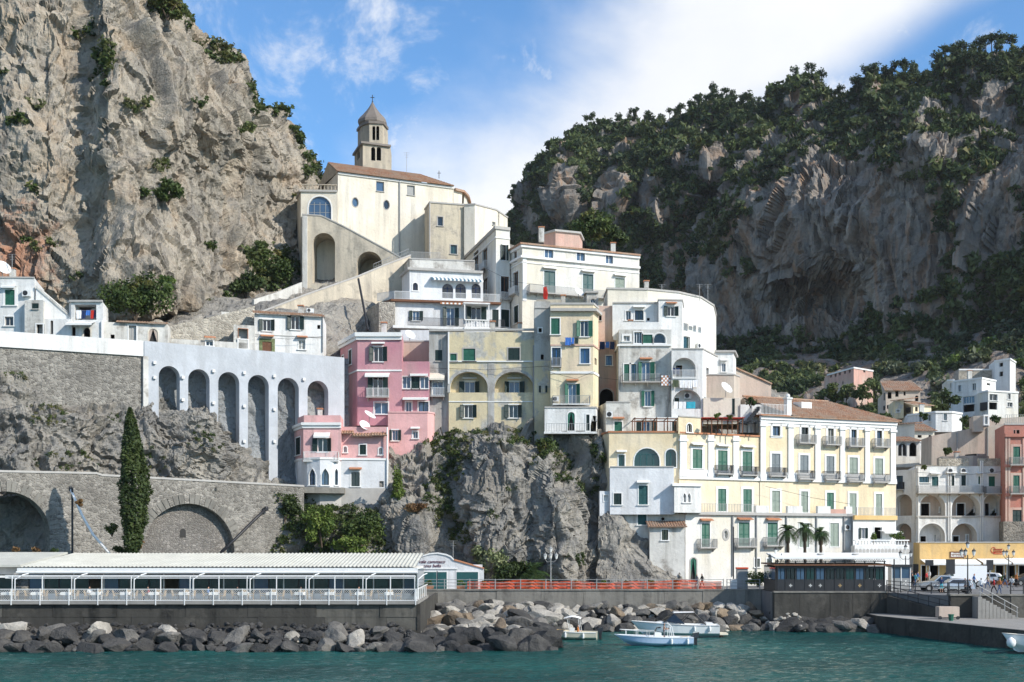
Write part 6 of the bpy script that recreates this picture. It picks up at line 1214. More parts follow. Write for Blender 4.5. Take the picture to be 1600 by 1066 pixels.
h = House('tiled_white_cottage', 'white cottage with terracotta tile edge and open dark shutters over the arcade', 'house'); v = h.vol([(397.5, 159.4), (505, 162)], 490, zat(575, 159.4), 6, 'white'); k = v[0]
h.win(k, 404, 499.5, 430, 517, 'o', col='shutter_dark', glass='glass_dark'); h.win(k, 448, 494, 475, 515, 'o', col='shutter_dark', glass='glass_dark'); h.win(k, 496, 508, 500.5, 514, 'd', sur=None, sw=0, sill=False); h.win(k, 410, 534, 424.5, 549, 's', col='wood_brown', hood='t', sur='leaf_flower', sw=.4, sill=False, name='door'); h.win(k, 466.5, 532, 477, 546, 'w', glass='glass_dark', hood='t')
h.tiles(k.pt(-.2, k.z1, .5), k.pt(k.L+.1, k.z1, .5), k.pt(k.L+.1, k.z1+.5, -1.2), k.pt(-.2, k.z1+.5, -1.2)); h.pipe(k, 504, 492, 550, .08); h.band(v, k.z(526), k.z(524.5), .05, 'trim_grey', 'string_course'); h.ac(k, 484, 486, .9, .5); h.done()
ZR = 32.3
h = House('path_parapet', 'smooth white parapet of the path along the top of the masonry wall', 'wall'); slabwall(h, [(-70, 137.8), (225, 147)], ZR, ZR-1.75, .5, 'white'); h.done()
h = House('retaining_wall', 'rough grey masonry retaining wall under the white path parapet', 'wall'); slabwall(h, [(-70, 138), (228, 147.3)], ZR-1.7, 20, 1.5, 'rubble_grey'); slabwall(h, [(224, 146.8), (232, 147.1)], ZR-1.76, 22, .6, 'white_worn', name='quoin'); h.done()
h = House('arcade_wall', 'tall grey painted arcade of six round arches carrying the upper path', 'arcade')
hol = [(248, 572, 281, 16.1, 'a'), (294, 577, 327.5, 16.1, 'a'), (341, 581.5, 374, 16.1, 'a'), (387.5, 586, 420, 16.1, 'a'), (434, 590.5, 467, 16.1, 'a'), (480.5, 595, 513, 16.1, 'a')]
f = slabwall(h, [(225.5, 146.9), (538, 160)], ZR, 15.6, 1.25, 'grey_paint', hol)
for x, y in ((285, 590), (333, 580), (381, 583), (428, 588), (474, 593), (285, 625), (333, 630), (381, 635), (428, 640), (381, 690), (428, 690), (241, 567), (241, 590)):
    u, z = f.uv(x, y); mb = MB(); f.fbox(mb, u-.16, u+.16, z-.16, z+.16, -.02, .3); mb.build('anchor_plate', 'trim_white', h.root)
h.done()
h = House('viaduct', 'grey stone road viaduct with two wide arches behind the restaurant', 'viaduct')
f = slabwall(h, [(-70, 127.8), (475, 150.2)], [(475, 761), (160, 744), (150, 741), (0, 738), (-70, 736)], 4, 1.6, 'rubble_grey', [(-62, 768, 78, 4.6, 'a'), (222, 787, 366, 4.6, 'a')])
u0, u1 = f.uv(215, 800)[0], f.uv(375, 800)[0]; mb = MB(); mb.add([f.pt(u0, 4, -1.0), f.pt(u1, 4, -1.0), f.pt(u1, 15, -1.0), f.pt(u0, 15, -1.0)], [(0, 1, 2, 3)]); mb.build('arch_infill', 'rubble_fill', h.root)
u, z = f.uv(291, 833); mb = MB(); pg = arcpoly(u-.35, u+.35, z-.5, z+.5, 'a'); mb.add([f.pt(a, b, -.985) for a, b in pg], [tuple(range(len(pg)))]); mb.build('niche', 'room_shade', h.root)  # flat panel, the shade of a recess put into its colour
coping(h, f, [(475, 761), (160, 744), (150, 741), (0, 738), (-70, 736)], .22, .08, .5, 'trim_grey')
for (x0, y0, x1) in ((-62, 768, 78), (222, 787, 366)):           # voussoirs, each a stone
    ua, ub = f.uv(x0, y0)[0], f.uv(x1, y0)[0]; zt = f.z(y0, (x0+x1)/2); r = (ub-ua)/2; hh = min(r, (zt-4.6)*.75); c = (ua+ub)/2; zs = zt-hh; n = 30
    for i in range(n):
        t0, t1 = math.pi*(i+.06)/n, math.pi*(i+.94)/n
        if zs+hh*math.sin((t0+t1)/2) < 7.6: continue
        q = [(c+(r+e)*math.cos(t), zs+(hh+e)*math.sin(t)) for t, e in ((t0, 0), (t1, 0), (t1, 1.05), (t0, 1.05))]; o = .05+.05*rnd.random(); mb = MB()
        mb.hexa([f.pt(*k, -.02) for k in q], [f.pt(*k, o) for k in q]); mb.build('voussoir', 'concrete' if i % 3 else 'rubble_grey', h.root)
h.done()
cliff('rock_face', [[(x, y, D) for y, D in ((935, 137), (860, 137.5), (800, 138), (750, 138.5))] for x in (-90, -40, 20, 110)], 60, 60, 'rock_grey', 1.0, 3.5, seed=97, kind='structure')
mb = MB(); mb.prism([(-70, 128.5), (-70, 142), (-45, 146), (-20, 158), (-20, 152), (-24.5, 150.5)], 15.0, 15.7); mb.build('upper_road', 'concrete', kind='structure')
# waste pipes on the viaduct
for nm, pts, r, m, lab in (('drain_hose', [P(110, 764, 131), P(117, 780, 130.5), P(128, 805, 130), P(145, 835, 129), P(172, 866, 127.5)], .13, 'trim_white', 'pale drain hose running down from the viaduct'), ('drain_hose', [P(416, 795, 147), P(395, 815, 146), P(372, 838, 145), P(345, 864, 143)], .18, 'iron_dark', 'black hose slanting down the bank by the blocked arch')):
    e = empty(nm, pts[0], lab, 'hose'); MB().tube(pts, r, 8).build('hose', m, e, smooth=True); MB().lathe(pts[0]-Vector((0, 0, .25)), [(r*1.3, 0), (r*1.4, .3), (r*1.2, .5)], 8).build('collar', 'iron_dark', e)
mb = MB().tube([P(113, 762, 130.8), P(113, 866, 130.8)], .12, 6); e = empty('drainpipe', P(113, 866, 130.8), 'dark vertical drainpipe on the viaduct pier', 'pipe'); mb.build('pipe', 'iron_dark', e)
# ================================================================== quay, promenade, road
ZQ = 3.9; ZP = 1.7
plain('wine', (.12, .02, .035), .7, .2)
plaster('paving', (.30, .285, .26), amt=.5, stain=(.16, .15, .14)); plaster('asphalt', (.20, .195, .19), amt=.4, stain=(.10, .10, .10))
MB().prism([(-40, 141.2), (27.3, 141.2), (27.3, 160), (-40, 160)], -1, ZQ).build('promenade', 'paving', kind='structure')
MB().prism([(27.32, 134.6), (39.2, 134.6), (43.1, 126.6), (110, 126.6), (110, 190), (27.32, 190)], -1, ZQ-.004).build('road', 'asphalt', kind='structure')
MB().prism([(37.0, 134), (37.0, 129.5), (43.2, 107.2), (90, 106.4), (90, 126.05), (43, 126.05), (39.3, 134)], -1.2, ZP).build('pier', 'concrete_dark', kind='structure')
MB().prism([(37.1, 133.9), (37.1, 129.6), (43.3, 107.4), (90, 106.6), (90, 126.0), (43, 126.0), (39.3, 133.9)], ZP+.004, ZP+.03).build('pier_deck', 'paving', kind='structure')
plaster('concrete_mid', (.13, .122, .105), amt=.9, stain=(.04, .04, .036), peel=.5, peelcol=(.09, .085, .075))
def wallrun(name, label, x0, x1, D, ztop, zbot, mat, n, cop='concrete', seed=0, rows=1, lean=.0):
    """sea wall cast in panels, each a piece of its own"""
    r = random.Random(seed); e = empty(name, (x0, D, zbot), label, 'wall'); MB().box(x0, x1, D+.12, D+.9, zbot, ztop-.02).build('core', mat, e)
    for k in range(rows):
        za, zb = zbot+(ztop-zbot)*k/rows, zbot+(ztop-zbot)*(k+1)/rows; x = x0; i = 0
        while x < x1-.01:
            w_ = min(x1-x, (x1-x0)/n*r.uniform(.8, 1.25)); o = r.uniform(0, .07)+(.25 if rows > 1 and k == 0 else 0)
            MB().hexa([(x+.015, D-o-lean, za+.01), (x+w_-.015, D-o-lean, za+.01), (x+w_-.015, D+.15, za+.01), (x+.015, D+.15, za+.01)], [(x+.015, D-o, zb-.012), (x+w_-.015, D-o, zb-.012), (x+w_-.015, D+.15, zb-.012), (x+.015, D+.15, zb-.012)]).build('panel' if rows == 1 else 'block', mat if mat != 'concrete_dark' or r.random() < .7 else 'concrete_mid', e)
            x += w_; i += 1
    if cop: MB().box(x0-.05, x1+.05, D-.14, D+.95, ztop-.01, ztop+.14).build('coping', cop, e)
    return e
wallrun('sea_wall', 'grey concrete sea wall under the promenade railing', -10.3, 27.3, 140.2, ZQ, -.5, 'concrete', 9, seed=2)
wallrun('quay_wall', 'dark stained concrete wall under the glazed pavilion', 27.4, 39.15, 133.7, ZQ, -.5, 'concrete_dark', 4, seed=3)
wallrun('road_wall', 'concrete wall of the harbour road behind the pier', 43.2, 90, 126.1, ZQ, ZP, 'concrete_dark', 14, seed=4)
# sloping ramp wall between pavilion and pier
a, b = Vector((39.2, 133.4, 0)), Vector((43.0, 125.6, 0)); d = (b-a).normalized(); s = Vector((-d.y, d.x, 0))*-1; e = empty('ramp_wall', (39.2, 133.4, ZP), 'sloping dark concrete ramp wall from the pavilion down to the pier', 'wall')
if s.x > 0: s = -s
MB().hexa([a+s*.2+Vector((0, 0, 0)), b+s*.2, b-s*1.2, a-s*1.2], [a+s*.2+Vector((0, 0, 3.6)), b+s*.2+Vector((0, 0, 2.35)), b-s*1.2+Vector((0, 0, 2.35)), a-s*1.2+Vector((0, 0, 3.6))]).build('slope', 'concrete_dark', e)
mb = MB()
for i in range(7):
    t = i/6; q = a+(b-a)*t+Vector((0, 0, 3.6-1.25*t)); mb.tube([q, q+Vector((0, 0, 1.0))], .04, 6)
for hh in (.5, 1.0): mb.tube([a+Vector((0, 0, 3.6+hh)), b+Vector((0, 0, 2.35+hh))], .035, 6)
mb.build('railing', 'iron_dark', e)
e = empty('pier_stair', (45.2, 125, ZP), 'stone stair from the harbour road down to the pier', 'stairs')
for i in range(11): MB().box(45.3+.36*i, 45.3+.36*(i+1)+.03, 124.4, 126.02, ZP+.03, ZQ-.2*i-.05).build('step', 'paving', e)
mb = MB().tube([(45.4, 124.45, ZQ+1), (49.2, 124.45, ZP+1.1)], .04, 6).tube([(45.4, 124.45, ZQ+.5), (49.2, 124.45, ZP+.6)], .03, 6)
for i in range(4): mb.tube([(45.5+1.2*i, 124.45, ZQ-.2-.67*i), (45.5+1.2*i, 124.45, ZQ+.95-.66*i)], .04, 6)
mb.build('handrail', 'iron_grey', e)
e = empty('water_steps', (38, 119, 0), 'pale landing steps cut in the pier edge', 'stairs')
for i in range(5):
    D = 118.6-1.1*0; x0 = P(1502, 980, 118).x; MB().box(x0-.3+.0*i, x0+1.9, 116.9-.5*i, 117.4-.5*i+.6, -.5, ZP-.02-.33*i).build('step', 'paving', e)
e = empty('shore_steps', P(1340, 975, 133), 'small dark steps at the foot of the pavilion wall', 'stairs')
for i in range(5): q = P(1338, 975, 133.2); MB().box(q.x+.1*i, q.x+2.2, 131.2+.45*i, 133.6, -.5, .25+.3*i).build('step', 'concrete_dark', e)

def postrail(name, label, pts, h=1.05, gap=2.7, mat='iron_grey', rails=3, r=.035):
    e = empty(name, pts[0], label, 'railing'); k = 0
    for p, q in zip(pts, pts[1:]):
        p, q = Vector(p), Vector(q); L = (q-p).length; n = max(1, round(L/gap))
        for i in range(n+(q == Vector(pts[-1]))):
            c = p+(q-p)*i/n; MB().tube([c, c+Vector((0, 0, h+.08))], .055, 6).build('post', mat, e)
        for j in range(rails): z = Vector((0, 0, h*(j+1)/rails)); MB().tube([p+z, q+z], r, 6).build('rail', mat, e)
    return e
postrail('promenade_railing', 'grey metal railing along the promenade over the boulders', [(-10.2, 140.5, ZQ+.13), (23.2, 140.5, ZQ+.13)])
postrail('promenade_railing', 'short railing between the hedge and the pavilion', [(23.6, 140.5, ZQ+.13), (27.2, 140.5, ZQ+.13)], gap=1.8)
postrail('road_railing', 'dark railing along the harbour road above the pier', [(43.3, 126.8, ZQ+.13), (45.2, 126.8, ZQ+.13)], 1.1, 1.2, 'iron_dark')
postrail('road_railing', 'dark railing right of the pier stair', [(49.4, 126.8, ZQ+.13), (62, 126.8, ZQ+.13)], 1.1, 1.3, 'iron_dark')
postrail('ramp_railing', 'dark railing at the pavilion corner by the ramp', [(39.3, 134.2, ZQ+.13), (41.2, 130.8, ZQ), (43.2, 126.9, ZQ+.13)], 1.1, 2.0, 'iron_dark')
# orange safety net
e = empty('safety_net', (-3, 140.9, ZQ), 'orange-red plastic safety net tied along the promenade railing', 'net'); mb = MB(); r = random.Random(4)
xs = np.arange(-4.9, 23.0, .11); top = lambda x: ZQ+.98+.07*math.sin(x*1.1)+.10*math.sin(x*.37+1); sag = lambda x: 140.72+.12*math.sin(x*2.3)+.07*math.sin(x*5.1)
for x in xs:
    if -4.2 < x < -2.9 and r.random() < .5: continue
    z0 = ZQ+.06; x2 = x+.10
    mb.add([(x, sag(x), z0), (x+.062, sag(x+.062), z0), (x+.062, sag(x)+.03, top(x)), (x, sag(x)+.03, top(x))], [(0, 1, 2, 3)])
for k in range(9):
    for x in xs[::2]:
        z = ZQ+.08+(top(x)-ZQ-.1)*k/8; mb.add([(x, sag(x)-.012, z-.022), (x+.23, sag(x+.23)-.012, z-.022), (x+.23, sag(x+.23)-.012, z+.022), (x, sag(x)-.012, z+.022)], [(0, 1, 2, 3)])
mb.build('mesh', 'net_red', e, kind='stuff')

# ================================================================== waterfront restaurant
X0, X1, DR, ZD = -49.5, -8.4, 113.0, 3.95
e = wallrun('terrace_wall', 'dark stained block wall carrying the restaurant terrace', X0, X1, DR+.3, ZD-.28, 0.2, 'concrete_dark', 8, None, seed=7, rows=3)
MB().box(X0, X1+.1, DR-.05, 127, ZD-.28, ZD).build('deck', 'paving', e)
MB().box(X1-.0, X1+.28, DR+.2, 141, -.5, ZD-.3).build('return_wall', 'concrete_dark', e)
R0 = empty('restaurant', (X0, 117, ZD), 'long low restaurant with corrugated cream roof and green glazing', 'restaurant')
xa, xb = P(30, 890, 115).x, P(651, 890, 115).x
n = int((xb-xa)/.06); xs = np.linspace(xa, xb, n); hh = .045*np.sin(xs*2*np.pi/.36); V = []
for t in (0, 1):
    for x, z in zip(xs, hh): V.append((x+(.9 if x < xa+.02 else 0)*0+1.4*t*max(0, 1-(x-xa)/6), 115.0+10.5*t, 6.95+1.15*t+z))
plaster('roof_sheet', (.56, .55, .48), amt=.35, stain=(.34, .33, .29)); plain('roof_edge', (.70, .70, .68), .5, .4)
MB().add(V, [(i, i+1, n+i+1, n+i) for i in range(n-1)]).build('roof', 'roof_sheet', R0, smooth=True)
MB().box(xa+.2, xb-.1, 115.15, 125.4, 6.7, 6.85).build('ceiling', 'trim_white', R0)
MB().box(xa-.1, xb+.1, 114.75, 115.1, 6.38, 6.84).build('fascia', 'roof_edge', R0)
mb = MB(); mb.tube([(xa-.1, 114.6, 6.45), (xb+.1, 114.6, 6.45)], .11, 8); mb.build('gutter', 'roof_edge', R0)
nb = 26
for i in range(nb):
    u0, u1 = xa+(xb-xa)*i/nb, xa+(xb-xa)*(i+1)/nb
    MB().box(u0-.05, u0+.05, 117.3, 117.45, ZD, 6.4).build('mullion', 'trim_white' if i % 2 else 'iron_dark', R0)
    if i in (4, 9): continue
    MB().box(u0+.05, u1-.05, 117.36, 117.4, ZD+.5, 6.3).build('pane', 'glass_green' if i % 5 else 'glass_sky_tint', R0)
MB().box(xa, xb, 117.3, 117.5, ZD, ZD+.5).build('sill_wall', 'trim_white', R0); MB().box(xa, xb, 124.5, 124.8, ZD, 6.7).build('back_wall', 'beige', R0); MB().box(xb-.15, xb, 115.2, 124.5, ZD+.3, 6.7).build('end_wall', 'glass_green', R0)
for i, x in enumerate([19, 66, 112, 159, 205, 251, 297, 342, 386, 432, 478, 523, 567, 610, 648]):
    q = P(x, 900, 113.35).x; MB().tube([(q, 113.35, ZD), (q, 113.35, 6.15)], .05, 6).build('canopy_post', 'iron_white', R0)
    if i % 2 == 0: MB().tube([(q+.3, 113.2, ZD+.2), (q+.3, 113.2, 5.85), (q+.75, 113.9, 6.25), (q+1.0, 114.6, 6.35)], .05, 6).build('awning_arm', 'iron_white', R0)
for y, D in ((899.5, 113.35), (903.5, 113.35), (901, 113.9)): MB().tube([(xa-.6, D, zat(y, D)), (xb, D, zat(y, D))], .045, 6).build('canopy_rail', 'iron_white', R0)
# left pavilion of the restaurant
R1 = empty('restaurant_annexe', (X0, 117, ZD), 'separate end pavilion of the restaurant at the left edge', 'restaurant'); xc = P(28, 890, 115).x
MB().hexa([(X0-4, 116.6, 6.9), (xc-.4, 116.6, 6.9), (xc+1.0, 125, 8.0), (X0-4, 125, 8.0)], [(X0-4, 116.6, 7.1), (xc-.4, 116.6, 7.1), (xc+1.0, 125, 8.2), (X0-4, 125, 8.2)]).build('roof', 'roof_sheet', R1)
MB().box(X0-4, xc-.5, 117.2, 117.5, 6.2, 6.9).build('fascia', 'trim_grey', R1); MB().box(X0-4, xc-1, 115.5, 117.2, 5.95, 6.1).build('canopy', 'awning_white', R1)
for i in range(4): MB().box(X0-4+2.0*i+.05, X0-4+2.0*i+1.9, 117.3, 117.4, ZD, 6.2).build('pane', 'glass_green', R1); MB().box(X0-4+2.0*i-.05, X0-4+2.0*i+.05, 117.25, 117.45, ZD, 6.2).build('mullion', 'trim_white', R1)
# fence with diamond mesh
F0 = empty('terrace_fence', (X0, DR, ZD), 'white mesh fence along the edge of the restaurant terrace', 'fence')
for i in range(17):
    q = X0+2.55*i+.2
    if q < X1: MB().box(q-.04, q+.04, DR-.09, DR+.0, ZD-.35, ZD+1.1).build('post', 'iron_white', F0)
for z in (.06, 1.05): MB().box(X0, X1, DR-.05, DR-.01, ZD+z-.03, ZD+z+.03).build('rail', 'iron_white', F0)
mb = MB(); t = .016
for x in np.arange(X0-1, X1, .2):
    for sg in (1, -1):
        xa_, xb_ = (x, x+.97) if sg > 0 else (x+.97, x); lo, hi = ZD+.08, ZD+1.03
        if max(xa_, xb_) > X1 or min(xa_, xb_) < X0: continue
        mb.add([(xa_-t, DR-.03, lo), (xa_+t, DR-.03, lo), (xb_+t, DR-.03, hi), (xb_-t, DR-.03, hi)], [(0, 1, 2, 3)])
mb.build('wire_mesh', 'iron_white', F0, kind='stuff')
MB().box(X1-.04, X1+.04, DR, 127, ZD+1.0, ZD+1.08).build('rail', 'iron_white', F0)
for i in range(6): MB().box(X1-.04, X1+.04, DR+2.4*i, DR+2.4*i+.08, ZD, ZD+1.05).build('post', 'iron_white', F0)
# tables and chairs
plain('wicker', (.40, .30, .19), .8, .2, var=.25, sc=6)
ch = empty("terrace_chair", (0, 0, ZD), 'wicker armchair behind the white mesh fence', 'chair', 'wicker chairs on the restaurant terrace'); oz = ZD
def rel(mb, nm, m, par): return mb.build(nm, m, par)
rel(MB().box(-.25, .25, -.25, .25, oz+.40, oz+.47), 'seat', 'wicker', ch); rel(MB().hexa([(-.25, .2, oz+.47), (.25, .2, oz+.47), (.25, .26, oz+.47), (-.25, .26, oz+.47)], [(-.22, .3, oz+.92), (.22, .3, oz+.92), (.22, .35, oz+.92), (-.22, .35, oz+.92)]), 'backrest', 'wicker', ch)
for sx in (-1, 1):
    rel(MB().tube([(sx*.25, -.22, oz+.62), (sx*.25, .26, oz+.66)], .03, 6), 'armrest', 'wicker', ch)
    for sy in (-1, 1): rel(MB().tube([(sx*.22, sy*.22, oz), (sx*.25, sy*.22, oz+.62 if sy < 0 else oz+.42)], .022, 6), 'leg', 'wicker', ch)
tbq = empty('terrace_table', (0, 0, ZD), 'small cloth-covered table behind the white mesh fence', 'table', 'tables on the restaurant terrace')
rel(MB().hexa([(-.42, -.42, oz+.5), (.42, -.42, oz+.5), (.42, .42, oz+.5), (-.42, .42, oz+.5)], [(-.4, -.4, oz+.75), (.4, -.4, oz+.75), (.4, .4, oz+.75), (-.4, .4, oz+.75)]), 'tablecloth', 'awning_white', tbq); rel(MB().tube([(0, 0, oz), (0, 0, oz+.7)], .04, 6), 'pedestal', 'iron_dark', tbq); rel(MB().lathe((0, 0, oz), [(.26, 0), (.24, .04), (.03, .07)], 10), 'base', 'iron_dark', tbq)
first = True
for i in range(15):
    x = X0+1.9+2.62*i
    if x > X1-1: break
    for (dx, dy, rz, o) in ((0, 0, 0, tbq), (-.72, .1, R(90), ch), (.72, -.05, R(-95), ch), (.1, .75, R(5), ch)):
        loc = (x+dx+rnd.uniform(-.1, .1), DR+1.15+dy, ZD+.002)
        if i == 0 and o is tbq: o.location = loc
        elif i == 0 and dx < 0: o.location = loc; o.rotation_euler.z = rz
        else: copytree(o, loc, rz+rnd.uniform(-.2, .2))
# small club house with sign
h = House('seafront_club', 'small white gabled club house with lettered front at the end of the restaurant', 'house')
tp = [(756, 889), (722, 879.5), (709, 876), (704, 871), (697, 868), (684, 865.5), (671, 866.5), (660, 870), (650, 876)]
f = slabwall(h, [(644, 144), (756, 144)], [tp[0]]+tp[1:]+[(644, 880)], ZQ, .4, 'white_cool'); f.holes = []
mb = MB()
for x0, x1, y0, y1 in ((660, 682, 894, 921.5), (684, 698, 894, 921.5), (713.5, 747, 894, 921.5)):
    u0, u1 = f.uv(x0, 900)[0], f.uv(x1, 900)[0]; za, zb = f.z(y1, 700), f.z(y0, 700); q = MB(); f.fbox(q, u0-.12, u1+.12, za, zb+.12, -.02, .04); fr = q.build('door_frame', 'trim_white', h.root); q = MB(); f.fbox(q, u0, u1, za, zb, .02, .06); q.build('shutter', 'shutter_bottle', fr)
coping(h, f, tp[:3], .10, .12, 4, 'terracotta'); coping(h, f, tp[2:]+[(644, 880)], .16, .12, .4, 'trim_white'); u0, u1 = f.uv(655, 888)[0], f.uv(715, 888)[0]; q = MB(); f.fbox(q, u0, u1, f.z(889.5, 690), f.z(888, 690), 0, .12); q.build('string_course', 'trim_white', h.root)
lettering('vale cammaco\ncosa bella', f, 675, 880, .52, 'wine', h.root, .25, .05); q = MB(); f.fbox(q, .2, f.L-.2, ZQ, f.z(880, 700)-.2, -6, -.45); q.build('body', 'white_cool', h.root); h.done()
antenna(P(708, 878, 145), 2.4, 'aerial mast on the seafront club house roof')

# ================================================================== glazed pavilion on the quay
PV = empty('harbour_pavilion', (28, 135.4, ZQ), 'dark glazed harbour pavilion with flat white canopy and crosses on its panels', 'pavilion'); xa, xb = 27.9, 39.4; yd = 135.4; nb = 11
MB().box(xa-.2, xb+.2, yd-.35, yd+6.6, ZQ-.0, ZQ+.12).build('floor', 'iron_dark', PV)
for i in range(nb+1):
    x = xa+(xb-xa)*i/nb; MB().box(x-.06, x+.06, yd-.06, yd+.06, ZQ+.1, ZQ+3.3).build('post', 'iron_dark', PV)
    if i < nb:
        x1 = xa+(xb-xa)*(i+1)/nb; MB().box(x+.06, x1-.06, yd-.02, yd+.02, ZQ+.12, ZQ+1.25).build('panel', 'iron_dark', PV)
        for k in (0, 1):
            p0, p1 = x+.1+(x1-x-.2)*k/2+.03, x+.1+(x1-x-.2)*(k+1)/2-.03; MB().box(p0, p1, yd-.0, yd+.03, ZQ+1.35, ZQ+2.5).build('pane', ('glass_sky_tint', 'glass_dark', 'glass_sky_tint', 'glass_green', 'glass_sky_tint', 'glass_dark', 'glass_dark', 'glass_green', 'glass_sky_tint', 'glass_dark', 'glass_green')[i], PV)
        MB().box(x+.06, x1-.06, yd-.03, yd+.03, ZQ+1.25, ZQ+1.35).build('rail', 'iron_dark', PV)
        if i in (1, 3, 4, 6, 8, 10):      # eight-pointed cross on the panel
            c = ((x+x1)/2, ZQ+.7); q = MB()
            for k in range(4):
                a0 = math.pi/2*k; pts = [(0, 0)]
                for rr, da in ((.20, -.33), (.14, 0), (.20, .33)): pts.append((rr*math.cos(a0+da), rr*math.sin(a0+da)))
                q.add([(c[0]+px, yd-.03, c[1]+pz) for px, pz in pts]+[(c[0]+px, yd-.022, c[1]+pz) for px, pz in pts], [(0, 1, 2, 3), (7, 6, 5, 4)])
            q.build('cross_emblem', 'awning_white' if i in (1, 3, 4, 10) else 'ochre', PV)
MB().box(xa, xb, yd-.08, yd+.08, ZQ+2.5, ZQ+2.75).build('beam', 'iron_dark', PV); MB().box(xa, xb, yd+6.2, yd+6.35, ZQ, ZQ+2.75).build('back_wall', 'iron_dark', PV)
for xx in (xa, xb):
    MB().box(xx-.03, xx+.03, yd, yd+6.3, ZQ+.1, ZQ+1.25).build('panel', 'iron_dark', PV); MB().box(xx-.02, xx+.02, yd, yd+6.3, ZQ+1.3, ZQ+2.6).build('pane', 'glass_sky_tint', PV)
MB().hexa([(xa-.3, yd-.5, ZQ+2.8), (xb+.6, yd-.5, ZQ+2.8), (xb+.6, yd+6.5, ZQ+2.9), (xa-.3, yd+6.5, ZQ+2.9)], [(xa-.3, yd-.5, ZQ+2.95), (xb+.6, yd-.5, ZQ+2.95), (xb+.6, yd+6.5, ZQ+3.05), (xa-.3, yd+6.5, ZQ+3.05)]).build('inner_roof', 'wood_brown', PV)
mb = MB()
for i in range(46):
    x = xa+(xb-xa)*i/46; mb.tube([(x, yd-.2, ZQ+3.25), (x+(xb-xa)/92, yd-.2, ZQ+3.5)], .025, 4).tube([(x+(xb-xa)/92, yd-.2, ZQ+3.5), (x+(xb-xa)/46, yd-.2, ZQ+3.25)], .025, 4)
mb.box(xa-.1, xb+.1, yd-.26, yd-.14, ZQ+3.2, ZQ+3.27).build('truss', 'iron_dark', PV)
MB().hexa([(xa-.2, yd-.7, ZQ+3.5), (xb+1.2, yd-.7, ZQ+3.5), (xb+3.6, yd+7, ZQ+3.95), (xa+.4, yd+7, ZQ+3.95)], [(xa-.2, yd-.7, ZQ+3.66), (xb+1.2, yd-.7, ZQ+3.66), (xb+3.6, yd+7, ZQ+4.12), (xa+.4, yd+7, ZQ+4.12)]).build('canopy', 'awning_white', PV)
for x in (xa+.1, xb+.9): MB().tube([(x, yd-.4, ZQ), (x, yd-.4, ZQ+3.5)], .07, 6).build('canopy_post', 'iron_dark', PV)
for x in (33.2, 37.0): MB().box(x, x+.5, yd+3.0, yd+3.9, ZQ+3.95, ZQ+4.05).build('roof_batten', 'trim_grey', PV)
MB().box(41.0, 43.0, 138.2, 139.6, ZQ+.05, ZQ+2.6).build('kiosk', 'glass_sky_tint', empty('ticket_kiosk', (42, 139, ZQ), 'small glazed ticket kiosk right of the pavilion', 'kiosk'))
kk = bpy.data.objects['ticket_kiosk']; MB().box(40.8, 43.2, 138.0, 139.8, ZQ+2.6, ZQ+2.85).build('roof', 'iron_dark', kk)
for x in (41, 42, 43): MB().box(x-.05, x+.05, 138.12, 138.22, ZQ+.05, ZQ+2.6).build('mullion', 'frame_white', kk)
q = MB()
c = (42.0, ZQ+.9)
for k in range(4):
    a0 = math.pi/2*k; pts = [(0, 0)]+[(rr*math.cos(a0+da), rr*math.sin(a0+da)) for rr, da in ((.34, -.33), (.24, 0), (.34, .33))]
    q.add([(c[0]+px+.5, 138.15, c[1]+pz) for px, pz in pts], [(0, 1, 2, 3)])
q.build('cross_emblem', 'awning_white', kk); MB().box(41.0, 43.0, 138.16, 138.2, ZQ+.05, ZQ+1.4).build('panel', 'iron_grey', kk)

# ================================================================== boulders
def boulder_meshes(mat, n, seed, sub=3):
    out = []
    for k in range(n):
        bm = bmesh.new(); bmesh.ops.create_icosphere(bm, subdivisions=sub, radius=1.0); r = np.random.default_rng(seed+k); V = np.array([v.co[:] for v in bm.verts])
        for q in range(13):
            nn = r.normal(size=3); nn /= np.linalg.norm(nn); dd = r.uniform(.52, .86); ex = np.maximum(0, V@nn-dd); V = V-ex[:, None]*nn
        V = V+(V/np.linalg.norm(V, axis=1, keepdims=True))*((fbm(V*2.2+k*9, 3, k)-.5)*.16)[:, None]
        V *= np.array([1.25, .95, .85])*r.uniform(.85, 1.15, 3)
        for v, c in zip(bm.verts, V): v.co = c
        me = bpy.data.meshes.new('boulder'); bm.to_mesh(me); bm.free(); me.materials.append(MATS[mat]); out.append(me)
    return out
BD, BPp, BB, BMd = boulder_meshes('boulder_dark', 9, 100), boulder_meshes('boulder_pale', 8, 200), boulder_meshes('boulder_brown', 5, 300), boulder_meshes('boulder_mid', 7, 400)
r = random.Random(21); nbo = 0
def put_boulder(ms, x, D, z, s, label, group):
    global nbo
    if ms is not BB and r.random() < .2: ms = BMd
    adj = {id(BD): 'blackish', id(BPp): 'pale', id(BB): 'brown', id(BMd): 'mid-grey'}[id(ms)]; size = 'large' if s > 1.15 else 'medium' if s > .85 else 'small'; label = f'{size} {adj} boulder {label}'; group = f'{size} {adj} boulders {label.split("boulder ", 1)[1]}'
    o = bpy.data.objects.new('boulder', ms[r.randrange(len(ms))]); COL.objects.link(o); o.location = (x, D, z); o.scale = (s*r.uniform(.9, 1.25), s*r.uniform(.85, 1.1), s*r.uniform(.7, 1.0))
    o.rotation_euler = (r.uniform(-.5, .5), r.uniform(-.5, .5), r.uniform(0, 6.28)); nbo += 1; return tag(o, label, 'boulder', group)
L1 = L6 = ('below the restaurant wall', ''); L2 = ('heaped against the promenade wall', ''); L3 = ('at the tip of the rock heap near the boats', ''); L4 = ('in the heap behind the moored boats', ''); L5 = ('at the foot of the pavilion wall', '')
x = -47.5
